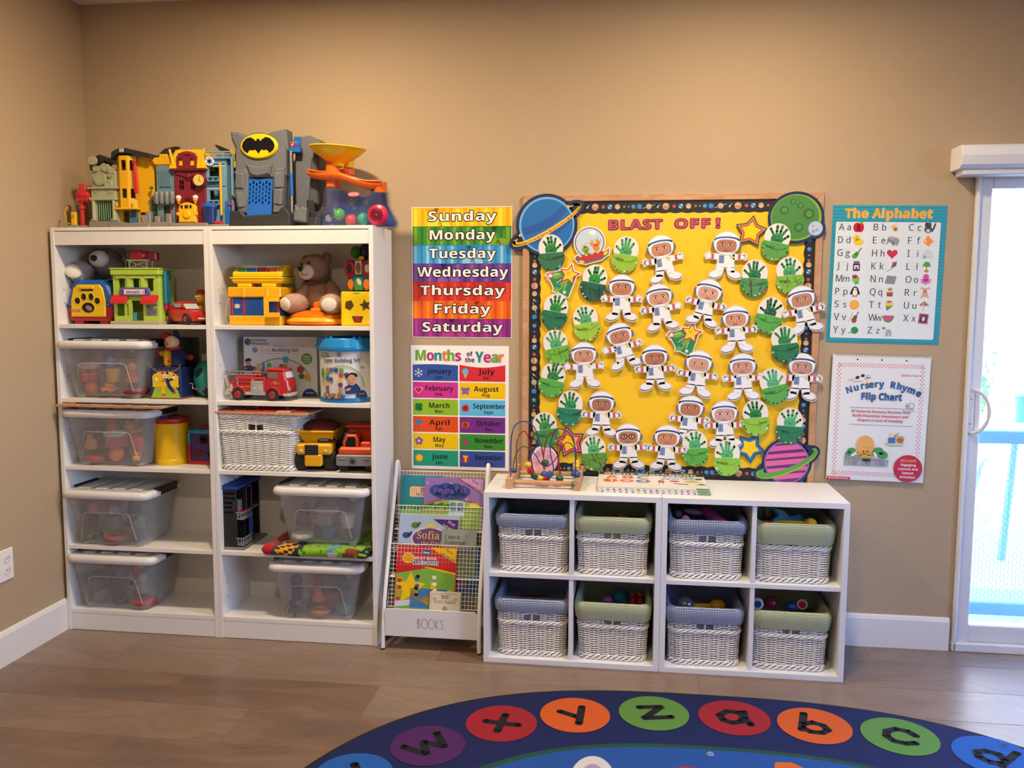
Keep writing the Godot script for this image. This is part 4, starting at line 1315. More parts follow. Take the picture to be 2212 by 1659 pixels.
	for s in [-0.044, -0.022, 0.000, 0.022, 0.044]: k.disc("#e6cf5a", s, -0.031, 0.005, 0.003)
	k.disc("#efcf3a", -0.044, -0.051, 0.010, 0.005, -0.4); k.disc("#efcf3a", 0.050, -0.040, 0.010, 0.006, 0.6)
	cutout("alien_ship_cutout", "domed red alien ship cutout with two little aliens inside", "cutout", V(2.021, 1.490, 0.0190), 13, [dome, hullp], 0.004, k)
	# laminated letters
	for q in [["BLAST", 2.187, 1.5505, 0.196, 0.0335], ["OFF", 2.394, 1.553, 0.128, 0.0330], ["!", 2.486, 1.5535, 0.0145, 0.0335]]:
		k = fresh()
		k.text("#c64b62", q[0], 0, 0, q[4], q[3], 0.5, true, "Droid Sans", 0.0, 0.0022, "#6e2430")
		var t := T("title_letters", "pink laminated letters %s on the yellow board" % ("reading BLAST" if q[0] == "BLAST" else "reading OFF" if q[0] == "OFF" else "forming an exclamation mark"), "letters", V(q[1], q[2], 0.0115), 0, "pink title letters of the board")
		t.rotation_degrees.z = 0.5
		ex(t, "laminate_film", M(Color(1.0, 1.0, 1.0, 0.05), 0.1, {"transparency": BaseMaterial3D.TRANSPARENCY_ALPHA}), Ink.rr(-q[3] / 2 - 0.006, -0.007, q[3] / 2 + 0.006, q[4] + 0.007, 0.004), 0, 0.0004)
		k.z = 0.0
		P(t, "letters", k, inkm(0.4))

# ------------------------------------------------------------ astronauts
func astro_shapes() -> Dictionary:
	var d := {}
	d.helmet = Ink.circ(Vector2(0, 0.262), 0.262, 0.238, 36)
	d.body = PV([-0.175, 0.045, 0.175, 0.045, 0.185, -0.02, 0.165, -0.12, 0.19, -0.235, 0.03, -0.245, 0.0, -0.225, -0.03, -0.245, -0.19, -0.235, -0.165, -0.12, -0.185, -0.02])
	for s in [-1, 1]:
		var n := "l" if s < 0 else "r"
		d["arm" + n] = PV([0.13 * s, 0.045, 0.30 * s, 0.035, 0.30 * s, -0.065, 0.15 * s, -0.075])
		d["hand" + n] = Ink.circ(Vector2(0.345 * s, -0.01), 0.052, 0.05, 14)
		for i in 4:
			var a: float = [1.55, 0.75, 0.0, -0.85][i]
			d["fin%d%s" % [i, n]] = Ink.circ(Vector2((0.35 + cos(a) * 0.055) * s, -0.005 + sin(a) * 0.055), 0.034, 0.019, 10, a if s > 0 else PI - a)
		d["leg" + n] = PV([0.02 * s, -0.22, 0.185 * s, -0.22, 0.20 * s, -0.34, 0.05 * s, -0.36])
		d["boot" + n] = Ink.circ(Vector2(0.19 * s, -0.375), 0.135, 0.075, 20, -0.22 * s)
	return d

func astronauts() -> void:
	var S := 0.176
	var d := astro_shapes()
	var all := []
	for n in d:
		var q := PackedVector2Array()
		for p in d[n]: q.append(p * S)
		d[n] = q
		all.append(q)
	var soles := []
	for s in [-1, 1]:
		var q := PackedVector2Array()
		for p in Ink.circ(Vector2(0.195 * s, -0.405), 0.135, 0.070, 20, -0.22 * s): q.append(p * S)
		soles.append(q)
		all.append(q)
	var g := G.new()
	g.ext(hull(all, 0.0022), 0, 0.0006)
	var paper := done(g)
	# printed suit
	var k := fresh()
	var line := "#5d5a68"
	var seq := ["arml", "armr", "legl", "legr", "body"]
	for q in soles: k.poly("#7a6f8a", q)
	for n in d: if not n in ["helmet"]: k.poly(line, Geometry2D.offset_polygon(d[n], 0.0010)[0])
	k.up()
	for n in d: if n.begins_with("hand") or n.begins_with("fin") or n.begins_with("boot"): k.poly("#eceef2", d[n])
	for n in seq: k.poly("#eceef2", d[n])
	k.up()
	for s in [-1, 1]: k.poly("#c4566a", PackedVector2Array([Vector2(0.245 * s, 0.042) * S, Vector2(0.295 * s, 0.040) * S, Vector2(0.295 * s, -0.070) * S, Vector2(0.245 * s, -0.070) * S]))
	k.line(line, [Vector2(-0.05, -0.232) * S, Vector2(0.05, -0.232) * S], 0.0010)
	for s in [-1, 1]: k.line(line, [Vector2(0.06 * s, -0.30) * S, Vector2(0.14 * s, -0.335) * S], 0.0010)
	k.rect("#4a5470", -0.138 * S, -0.150 * S, -0.036 * S, 0.012 * S)
	k.poly("#8a7a3a", PackedVector2Array([Vector2(0.060, 0.012) * S, Vector2(0.150, 0.018) * S, Vector2(0.116, -0.062) * S]))
	k.up()
	k.rect("#8298c4", -0.130 * S, -0.142 * S, -0.044 * S, 0.004 * S)
	k.poly("#efe04a", PackedVector2Array([Vector2(0.072, 0.004) * S, Vector2(0.140, 0.009) * S, Vector2(0.114, -0.048) * S]))
	k.up()
	for i in 3: k.text("#2a3560", "USA"[i], -0.087 * S, (-0.040 - i * 0.047) * S, 0.036 * S)
	k.z = 0.0008 + k.step * 3
	for s in [-1, 1]: k.disc("#6d7284", 0.268 * S * s, 0.215 * S, 0.040 * S, 0.075 * S)
	k.line("#b05a5a", [Vector2(0.285, 0.27) * S, Vector2(0.295, 0.35) * S], 0.0010)
	k.poly(line, Geometry2D.offset_polygon(d.helmet, 0.0010)[0]); k.up()
	k.poly("#eff1f5", d.helmet); k.up()
	var band := []
	for p in Ink.circ(Vector2(0, 0.315) * S, 0.250 * S, 0.070 * S, 16, 0.0, 0.12, PI - 0.12): band.append(p)
	k.line("#3d68b0", band, 0.034 * S)
	var opening := PackedVector2Array()
	for i in 32:
		var a := TAU * i / 32
		opening.append(Vector2(signf(cos(a)) * pow(absf(cos(a)), 0.55) * 0.200, 0.205 + signf(sin(a)) * pow(absf(sin(a)), 0.7) * 0.128) * S)
	k.poly("#9a9cae", Geometry2D.offset_polygon(opening, 0.0010)[0])
	var zface := k.z + k.step
	var suit := done(k)
	var spots := [[2.289, 1.439, 11], [2.516, 1.450, -2], [2.140, 1.294, 0], [2.284, 1.260, 9], [2.448, 1.278, -12], [2.560, 1.181, 4], [2.797, 1.254, 12], [2.145, 1.116, 15], [2.004, 1.041, 3], [2.268, 1.035, 3], [2.424, 1.015, -6], [2.589, 1.005, 3], [2.797, 1.008, -2], [2.071, 0.857, 0], [2.399, 0.846, -4], [2.528, 0.828, 3], [2.174, 0.735, 2], [2.317, 0.733, -2]]
	var where := ["tilted, right of the light green saucer under the BLAST letters", "upright, beside the orange outlined star", "beside the dark green saucer left of centre board", "tilted with arms raised, just above the middle shooting star", "leaning, alone between two other astronauts in upper middle", "just right of the middle shooting star", "tilted, overlapping the frame under the alphabet poster side", "tilted strongly, left of the middle shooting star", "next to the saucer column beside the lower left border", "just below the middle shooting star, dark brows on photo", "leaning slightly, with baby face, below and right of middle shooting star", "between the baby-faced astronaut and the lower right saucer", "overlapping the frame beside the nursery rhyme flip chart", "whose boot is covered by a saucer near the bead maze", "standing half behind the green saucer in the bottom row", "whose boots are half covered by light green saucer", "wearing dark glasses in the bottom row", "in the bottom row next to the one with glasses"]
	var zs := [0.0230, 0.0230, 0.0230, 0.0230, 0.0247, 0.0230, 0.0230, 0.0247, 0.0230, 0.0247, 0.0230, 0.0230, 0.0230, 0.0230, 0.0190, 0.0212, 0.0230, 0.0247]
	var skins := ["#c98d72", "#b67d60", "#bd7f60", "#d09a82", "#d6a58c", "#d2967e", "#bf8a74", "#c08468", "#cb947a", "#b07a60", "#d0a088", "#cf9882", "#c59480", "#a8765c", "#b27a58", "#d3a398", "#b98468", "#c98a66"]
	var hair := ["#3a2a22", "#2c201c", "#33241e", "#2a1e1a", "#2e221e", "#6a4e34", "#5a4030", "#3e2c22", "#4a3426", "#1f1714", "#c8a88c", "#5a4434", "#463428", "#2a1e18", "#3a281e", "#5e4a3e", "#1e1a1a", "#3a2820"]
	for i in spots.size():
		var t := T("astronaut_cutout", "paper astronaut cutout " + where[i], "cutout", V(spots[i][0], spots[i][1], zs[i]), 0, "paper astronaut cutouts")
		t.rotation_degrees.z = spots[i][2]
		inst(t, "paper", paper, M("#efeee9", 0.55))
		inst(t, "printed_suit", suit, inkm(0.4))
		var f := fresh()
		f.z = zface
		face_photo(f, opening, S, Color(skins[i]), Color(hair[i]), i)
		P(t, "face_photo", f, inkm(0.35))

func face_photo(f: Ink, op: PackedVector2Array, S: float, skin: Color, hair: Color, i: int) -> void:
	# a generic small printed face: hair at the edges, cheeks, eyes, brows, nose and mouth
	f.poly(hair, op); f.up()
	var fc := Geometry2D.intersect_polygons(op, Ink.circ(Vector2((i % 3 - 1) * 0.012, 0.205 - 0.02 * (i % 2)) * S, 0.205 * S, 0.20 * S, 28))
	if fc.size(): f.poly(skin, fc[0])
	f.up()
	var ox := (i % 5 - 2) * 0.006 * S
	var ey := (0.225 + 0.008 * (i % 3)) * S
	for s in [-1, 1]:
		f.disc(skin.lerp(Color("#d0655a"), 0.22), ox + s * 0.105 * S, ey - 0.07 * S, 0.045 * S, 0.034 * S)
	f.disc(skin.darkened(0.10), ox, ey - 0.062 * S, 0.040 * S, 0.050 * S)
	f.up()
	f.disc(skin.lightened(0.10), ox, ey - 0.048 * S, 0.020 * S, 0.045 * S)
	for s in [-1, 1]:
		f.disc("#e6dcd6", ox + s * 0.078 * S, ey, 0.036 * S, 0.019 * S)
		f.line(hair, Ink.arcs(Vector2(ox + s * 0.08 * S, ey + 0.026 * S), 0.048 * S, 0.018 * S, 0.6, PI - 0.6, 5), 0.011 * S)
		f.disc(skin.darkened(0.42), ox + s * 0.014 * S, ey - 0.092 * S, 0.007 * S, 0.005 * S)
	if i % 4 != 2:
		f.line(Color("#9a4a44"), Ink.arcs(Vector2(ox, ey - 0.112 * S), 0.055 * S, 0.016 * S, PI + 0.3, TAU - 0.3, 6), 0.014 * S)
	f.up()
	for s in [-1, 1]:
		f.disc("#2a1c18", ox + s * 0.078 * S, ey, 0.019 * S, 0.020 * S)
	if i == 16:
		f.up()
		for s in [-1, 1]: f.line("#22242c", Ink.arcs(Vector2(ox + s * 0.085 * S, ey - 0.008 * S), 0.066 * S, 0.050 * S, 0, TAU, 16), 0.015 * S, true)
		f.line("#22242c", [Vector2(ox - 0.02 * S, ey), Vector2(ox + 0.02 * S, ey)], 0.015 * S)

# ------------------------------------------------------------ saucers with hand prints
func saucers() -> void:
	var S := 0.101
	var dome := PackedVector2Array()
	for p in Ink.circ(Vector2(0, 0.27), 0.46, 0.5, 32): dome.append(p * S)
	var body := PackedVector2Array([Vector2(-0.5, -0.03) * S, Vector2(-0.43, 0.09) * S, Vector2(0.43, 0.09) * S, Vector2(0.5, -0.03) * S])
	for p in Ink.circ(Vector2(0, -0.06), 0.5, 0.53, 20, 0.0, TAU - 0.05, PI + 0.05): body.append(p * S)
	var g := G.new()
	g.ext(dome, 0, 0.0006)
	var dm := done(g)
	g = G.new()
	g.ext(body, 0.0006, 0.0011)
	var bm := done(g)
	var spots := [[1.876, 1.461, 5], [2.150, 1.453, -8], [2.035, 1.349, -10], [2.691, 1.496, -12], [2.620, 1.366, -2], [2.745, 1.376, 5], [1.890, 1.241, -10], [2.011, 1.198, 10], [1.901, 1.106, 15], [1.881, 0.982, -12], [1.951, 0.874, -5], [1.860, 0.790, 10], [2.045, 0.705, 5], [2.676, 1.231, -12], [2.736, 1.127, 8], [2.703, 0.971, 15], [2.640, 0.853, 5], [2.762, 0.824, -3], [2.423, 0.732, 5], [2.540, 0.700, 0]]
	var cols := ["#2f7350", "#8fc23a", "#215e4c", "#56a047", "#4f9455", "#7db53e", "#217353", "#98ca3c", "#6fb83c", "#58ab42", "#1f8060", "#3d8f43", "#5c9a3c", "#58ab4a", "#227a50", "#57ab4c", "#8dc443", "#237c58", "#58ad47", "#86c640"]
	var paint := ["#157a35", "#3f9f5e", "#17883c", "#18793a", "#14703a", "#3fa05c", "#168a35", "#45a868", "#4aa66c", "#1d7c3e", "#1a8a44", "#2c8c44", "#48b068", "#175c36", "#1f8440", "#4fb078", "#1a7a3a", "#4bb070", "#3fae66", "#43b06a"]
	var mark := ["Michael", "Olivia", "", "Julian", "Emilie", "Giselle", "Clayton", "Heyden", "Kendall", "Avery", "Aris", "Blaze", "", "Levi", "Samuel", "Cooper", "Taren", "Jace", "Nori", "Preston"]
	var where := ["dark green saucer cutout overlapping the big blue planet", "lime green saucer cutout under the word BLAST", "scribbled dark teal saucer cutout below the alien ship", "green saucer cutout overlapping the green cratered planet", "brown-streaked green saucer cutout below orange outlined star", "olive-streaked green saucer cutout beside the upper side border", "teal green saucer cutout under the corner shooting star", "lime green saucer cutout with sequins right of teal saucer", "green saucer cutout with grey corner scribble beside border", "mid green saucer cutout at the side border, tilted, above sequined teal one", "teal saucer cutout left of the astronaut with covered boot", "green saucer cutout partly behind the bead maze wires", "brown-scribbled saucer cutout between bead maze and glasses astronaut", "mid green saucer cutout beneath the brown-streaked saucer", "dark green saucer cutout under the frame-overlapping upper astronaut", "plain green saucer cutout squeezed between two astronauts at the side", "lime green saucer cutout above the blue outlined star", "dark teal saucer cutout above the pink striped planet", "green saucer cutout covering an astronaut's legs in bottom row", "lime saucer cutout with orange scribble reaching the bottom border"]
	var zz := [0.0207, 0.0207, 0.0207, 0.0207, 0.0207, 0.0207, 0.0207, 0.0207, 0.0207, 0.0207, 0.0207, 0.0207, 0.0250, 0.0207, 0.0250, 0.0250, 0.0262, 0.0207, 0.0212, 0.0265]
	var r := RandomNumberGenerator.new()
	r.seed = 12
	for i in spots.size():
		var t := T("saucer_cutout", where[i], "cutout", V(spots[i][0], spots[i][1] - 0.006, zz[i] - 0.0008), 0, "handprint saucer cutouts")
		t.rotation_degrees.z = spots[i][2]
		inst(t, "dome", dm, M("#e6e3da", 0.6))
		inst(t, "saucer_body", bm, M(cols[i], 0.7))
		# painted hand
		var k := fresh()
		var flip := -1.0 if i % 3 == 1 else 1.0
		var pc := Color(paint[i])
		k.poly(pc, PackedVector2Array([Vector2(-0.2, 0.10) * S, Vector2(0.2, 0.10) * S, Vector2(0.22, 0.24) * S, Vector2(0.14, 0.36) * S, Vector2(-0.15, 0.36) * S, Vector2(-0.22, 0.24) * S]))
		var tips := []
		for q in [[-0.15, 0.34, -0.27 + r.randf_range(-0.04, 0.04), 0.52, 0.055], [-0.05, 0.34, -0.08 + r.randf_range(-0.03, 0.03), 0.66, 0.06], [0.05, 0.34, 0.07 + r.randf_range(-0.03, 0.03), 0.68, 0.06], [0.13, 0.32, 0.22 + r.randf_range(-0.04, 0.04), 0.6, 0.055], [0.19, 0.2, 0.36, 0.30 + r.randf_range(-0.02, 0.08), 0.05]]:
			var a := Vector2(q[0] * flip, q[1]) * S
			var b := Vector2(q[2] * flip, q[3]) * S
			k.up()
			k.line(pc.lightened(0.06), [a, a.lerp(b, 0.45) + Vector2(r.randfn(), 0) * 0.0004, b], q[4] * 1.5 * S)
			k.disc(pc, b.x, b.y, q[4] * 0.85 * S, q[4] * S, 0, 10)
			tips.append(b)
		k.up()
		for j in 4:
			var u := Vector2(r.randf_range(-0.14, 0.14), r.randf_range(0.16, 0.32)) * S
			k.disc(pc.lightened(0.16), u.x, u.y, 0.035 * S, 0.045 * S, r.randf() * 3.0, 10)
		k.up()
		for j in (3 if i % 2 else 4):
			var e: Vector2 = tips[j + (1 if i % 2 else 0)] if i % 2 == 0 or j < 3 else tips[0]
			k.disc("#f2f2ee", e.x, e.y + 0.002, 0.0034, -1, 0, 10)
		k.up()
		for j in (3 if i % 2 else 4):
			var e: Vector2 = tips[j + (1 if i % 2 else 0)] if i % 2 == 0 or j < 3 else tips[0]
			k.disc("#16161a", e.x + 0.0003, e.y + 0.0016, 0.0025, -1, 0, 10)
		k.line("#10301c", Ink.arcs(Vector2(0, 0.225) * S, 0.05 * S, 0.055 * S, PI + 0.2, TAU - 0.2, 6), 0.0013)
		P(t, "handprint", k, inkm(0.6))
		# crayon line, name and scribbles
		k = fresh()
		k.z = 0.00125
		var bc := Color(cols[i])
		for j in 14:
			var a := Vector2(r.randf_range(-0.4, 0.4), r.randf_range(-0.42, 0.04)) * S
			var w := 0.0011 if not i in [2, 4, 5, 8, 12] else 0.0032
			var sc := bc.darkened(0.16) if j % 2 else bc.lightened(0.12)
			if i in [4, 12] and j % 3 == 0: sc = Color("#5a4632")
			if i == 2 and j % 3 == 0: sc = Color("#123f44")
			if i == 19 and j % 3 == 0: sc = Color("#c88a3a")
			var b := a + Vector2(r.randf_range(-0.1, 0.1), r.randf_range(0.12, 0.3) * (1 if j % 2 else -1)) * S
			b.y = clampf(b.y, -0.5 * S * sqrt(maxf(0.05, 1.0 - pow(b.x / (0.5 * S), 2))), 0.08 * S)
			b.x = clampf(b.x, -0.44 * S, 0.44 * S)
			k.up()
			k.line(sc, [a * 0.9, a.lerp(b, 0.5) + Vector2(0.001, 0), b], w)
		k.up()
		k.line("#1c2c22", Ink.arcs(Vector2(0, 0.16) * S, 0.5 * S, 0.32 * S, PI + 0.5, TAU - 0.5, 10), 0.0010)
		k.up()
		if mark[i]: k.text("#12181a", mark[i], (0.24 if i % 2 == 0 else -0.18) * S, -0.13 * S, 0.085 * S, 0, 0.5, false, "Droid Sans", 0.12 if i % 2 == 0 else -0.05)
		P(t, "crayon_marks", k, inkm(0.7))
		var sq := G.new()
		var n := 9 + i % 3
		for j in n:
			var a := PI + 0.25 + (PI - 0.5) * (j + r.randf_range(-0.25, 0.25)) / (n - 1)
			var c := Vector2(cos(a) * 0.45, -0.06 + sin(a) * 0.47) * S
			sq.ink(["#c8ccd0", "#b03a72", "#2a4fa8", "#c23a2e", "#e0b53a", "#1f7a4a", "#e6e6e6", "#1c2434"][r.randi() % 8])
			sq.cyl(V(c.x, c.y, 0.0030), V(c.x, c.y, 0.0042), r.randf_range(0.0026, 0.0038), 0.0022, 7)
		P(t, "sequins", sq, inkm(0.15))

const TOPY := 1.5506

func build_top_toys() -> void:
	toy_pump(); toy_red_sign(); toy_bank(); toy_yellow_house(); toy_slate_house(); toy_clock_house(); toy_hospital(); toy_fortress(); toy_popper()

func toy_pump() -> void:
	var t := T("toy_gas_pump", "tiny yellow toy gas pump with hose on the bookcase top", "toy", V(0.078, TOPY, 0.215))
	var y := plastic("#e8b812")
	bx(t, "base", plastic("#8d837b"), V(0.0, 0.006, 0), V(0.05, 0.012, 0.03), 0.002)
	bx(t, "pump_body", y, V(0.004, 0.036, 0), V(0.018, 0.05, 0.014), 0.002)
	bx(t, "pump_screen", plastic("#c9920c"), V(0.004, 0.044, 0.0075), V(0.011, 0.014, 0.002), 0.0005)
	tb(t, "hose", y, spline([V(-0.004, 0.018, 0.002), V(-0.024, 0.022, 0.004), V(-0.026, 0.042, 0.004), V(-0.030, 0.062, 0.003), V(-0.022, 0.075, 0.002)], 5), 0.0017, 6)
	bx(t, "nozzle", y, V(-0.023, 0.075, 0.002), V(0.012, 0.006, 0.006), 0.001, V(0, 0, 35))

func toy_red_sign() -> void:
	var t := T("toy_locomotive_sign", "red toy locomotive sign on a post at bookcase corner", "toy", V(0.108, TOPY, 0.19))
	var r := plastic("#cf2a2c")
	bx(t, "base", plastic("#8d837b"), V(0, 0.006, 0), V(0.07, 0.012, 0.05), 0.002)
	cy(t, "post", r, V(-0.008, 0.01, 0), V(-0.008, 0.1, 0), 0.0085, 0.0075, 14)
	la(t, "collar", r, [0.0085, 0.0, 0.012, 0.004, 0.012, 0.01, 0.0085, 0.014], V(-0.008, 0.072, 0), 16)
	bx(t, "platform", r, V(0.008, 0.102, 0), V(0.062, 0.007, 0.02), 0.001)
	cy(t, "boiler", r, V(-0.02, 0.127, 0), V(0.026, 0.127, 0), 0.019, 0.017, 18, 0.002)
	bx(t, "cab", r, V(0.024, 0.132, 0), V(0.018, 0.04, 0.026), 0.002)
	cy(t, "funnel", r, V(-0.008, 0.14, 0), V(-0.008, 0.168, 0), 0.006, 0.009, 12)
	for x in [-0.014, 0.004, 0.022]: cy(t, "wheel", r, V(x, 0.112, 0.01), V(x, 0.112, 0.0145), 0.009, -1, 14)
	bx(t, "sign_arm", r, V(0.026, 0.16, 0), V(0.034, 0.004, 0.006), 0.001)

func toy_bank() -> void:
	var t := T("toy_bank_building", "pale green toy bank with coin medallions and barred door", "toy building", V(0.199, TOPY, 0.17))
	var g := plastic("#a9ab86", 0.4)
	var gd := plastic("#96987a", 0.4)
	bx(t, "base", plastic("#857c74"), V(0.01, 0.013, 0.0), V(0.125, 0.026, 0.11), 0.003)
	# side walls and back give the house its depth
	for x in [-0.047, 0.047]: bx(t, "side_wall", g, V(x, 0.12, -0.01), V(0.005, 0.19, 0.07), 0.001)
	var f := G.new()
	f.holed(-0.05, 0.026, 0.05, 0.115, 0.026, 0.033, [[-0.031, 0.026, 0.031, 0.105]])
	P(t, "door_wall", f, g)
	for s in [-1, 1]:
		cy(t, "column", g, V(0.041 * s, 0.028, 0.036), V(0.041 * s, 0.104, 0.036), 0.0075, 0.0065, 14)
		bx(t, "column_foot", g, V(0.041 * s, 0.031, 0.036), V(0.018, 0.006, 0.018), 0.001)
	bx(t, "lintel", g, V(0, 0.11, 0.034), V(0.108, 0.012, 0.02), 0.002)
	bx(t, "frieze", g, V(0, 0.131, 0.031), V(0.1, 0.032, 0.012), 0.002)
	bx(t, "cornice", g, V(0, 0.15, 0.034), V(0.12, 0.008, 0.022), 0.002)
	ex(t, "gable_wall", g, PV([-0.048, 0.15, 0.048, 0.15, 0.048, 0.215, 0.0, 0.245, -0.048, 0.215]), 0.02, 0.03, 0.002)
	bx(t, "barred_door_frame", plastic("#6a6e72"), V(0, 0.067, 0.024), V(0.064, 0.078, 0.004), 0.001)
	bx(t, "door_backing", plastic("#1f5a36"), V(0, 0.067, 0.0265), V(0.056, 0.072, 0.002), 0)
	for i in 6: cy(t, "door_bar", plastic("#8fa27e"), V(-0.022 + i * 0.0088, 0.031, 0.031), V(-0.022 + i * 0.0088, 0.103, 0.031), 0.0018, -1, 8)
	for q in [[-0.012, 0.186, 0.026], [0.012, 0.225, 0.016], [-0.028, 0.222, 0.012], [0.034, 0.212, 0.012], [0.028, 0.197, 0.009], [0.020, 0.163, 0.016], [-0.03, 0.14, 0.01], [0.027, 0.136, 0.01]]:
		var d := cy(t, "coin_medallion", g, V(q[0], q[1], 0.028), V(q[0], q[1], 0.038), q[2], q[2] * 0.94, 22)
		var ring := []
		for j in 18: ring.append(V(q[0] + cos(TAU * j / 18) * q[2] * 0.7, q[1] + sin(TAU * j / 18) * q[2] * 0.7, 0.038))
		tb(d, "coin_rim", gd, ring, 0.0011, 5, true)
	cy(t, "round_vent", g, V(-0.038, 0.252, 0.03), V(-0.038, 0.252, 0.042), 0.017, 0.016, 20)
	ex(t, "roof", plastic("#2a2b2d"), PV([-0.062, 0.245, -0.058, 0.262, -0.02, 0.277, 0.05, 0.25, 0.055, 0.235, 0.0, 0.252, -0.03, 0.235, -0.06, 0.22]), -0.045, 0.022, 0.002)
	bx(t, "back_wall", g, V(0, 0.13, -0.044), V(0.098, 0.2, 0.005), 0.001)

func toy_yellow_house() -> void:
	var t := T("toy_tower_house", "tall yellow toy house with bay windows and red drainpipe", "toy building", V(0.314, TOPY, 0.165))
	var y := plastic("#e8b010")
	var dk := plastic("#2a2b2e")
	bx(t, "base", plastic("#857c74"), V(0.0, 0.009, 0.01), V(0.16, 0.018, 0.12), 0.003)
	# bay front: centre and two angled sides, each with openings
	var f := G.new()
	f.X = Transform3D(Basis.IDENTITY, V(-0.028, 0, 0.045))
	f.holed(-0.016, 0.075, 0.016, 0.268, -0.004, 0, [[-0.0095, 0.112, 0.0095, 0.147], [-0.0095, 0.214, 0.0095, 0.252]])
	f.X = Transform3D(Basis(Vector3.UP, deg_to_rad(-42)), V(-0.056, 0, 0.033))
	f.holed(-0.015, 0.075, 0.017, 0.268, -0.004, 0, [[-0.008, 0.112, 0.008, 0.147], [-0.008, 0.214, 0.008, 0.252]])
	f.X = Transform3D(Basis(Vector3.UP, deg_to_rad(42)), V(0.0, 0, 0.033))
	f.holed(-0.017, 0.075, 0.015, 0.268, -0.004, 0, [[-0.008, 0.112, 0.008, 0.147], [-0.008, 0.214, 0.008, 0.252]])
	P(t, "bay_front", f, y)
	bx(t, "bay_floor", y, V(-0.028, 0.073, 0.02), V(0.09, 0.008, 0.056), 0.002)
	for x in [-0.062, 0.004]: bx(t, "bracket", y, V(x, 0.088, 0.043), V(0.008, 0.016, 0.006), 0.001)
	var w := G.new()
	w.holed(-0.07, 0.018, 0.07, 0.268, 0.005, 0.012, [[-0.056, 0.018, 0.0, 0.07], [-0.056, 0.1, 0.0, 0.15], [-0.056, 0.2, 0.0, 0.255], [0.012, 0.022, 0.034, 0.062]])
	P(t, "front_wall", w, y)
	for x in [-0.07, 0.07]: bx(t, "side_wall", y, V(x, 0.143, -0.02), V(0.006, 0.25, 0.065), 0.001)
	bx(t, "inner_floor", y, V(0, 0.18, -0.02), V(0.138, 0.005, 0.06), 0)
	bx(t, "back_wall", y, V(0, 0.143, -0.05), V(0.138, 0.25, 0.004), 0)
	bx(t, "door", plastic("#2f7da8"), V(-0.008, 0.047, 0.02), V(0.036, 0.058, 0.005), 0.001)
	bx(t, "door_window", plastic("#4a3020"), V(-0.008, 0.056, 0.0232), V(0.02, 0.026, 0.0015), 0)
	ex(t, "parapet", dk, PV([-0.076, 0.255, -0.072, 0.282, -0.045, 0.294, -0.012, 0.294, 0.085, 0.272, 0.085, 0.257, -0.01, 0.277, -0.048, 0.276]), -0.052, 0.05, 0.002)
	bx(t, "headlight", plastic("#b9bbae", 0.2), V(-0.03, 0.286, 0.05), V(0.018, 0.014, 0.006), 0.002)
	ex(t, "drainpipe", plastic("#cf2432"), PV([0.014, 0.13, 0.03, 0.128, 0.026, 0.2, 0.021, 0.24, 0.012, 0.24]), 0.04, 0.05, 0.002)
	cy(t, "drain_head", plastic("#cf2432"), V(0.016, 0.24, 0.04), V(0.016, 0.24, 0.05), 0.006, -1, 14)
	ex(t, "roof_fin", dk, PV([0.045, 0.258, 0.12, 0.278, 0.165, 0.306, 0.15, 0.308, 0.105, 0.3, 0.075, 0.272, 0.05, 0.27]), -0.03, -0.01, 0.002)
	bx(t, "rubble", plastic("#857c74"), V(0.055, 0.03, 0.045), V(0.035, 0.036, 0.03), 0.006, V(0, 20, 8))
	el(t, "bush", plastic("#23693a"), V(0.072, 0.15, 0.03), V(0.006, 0.007, 0.008))

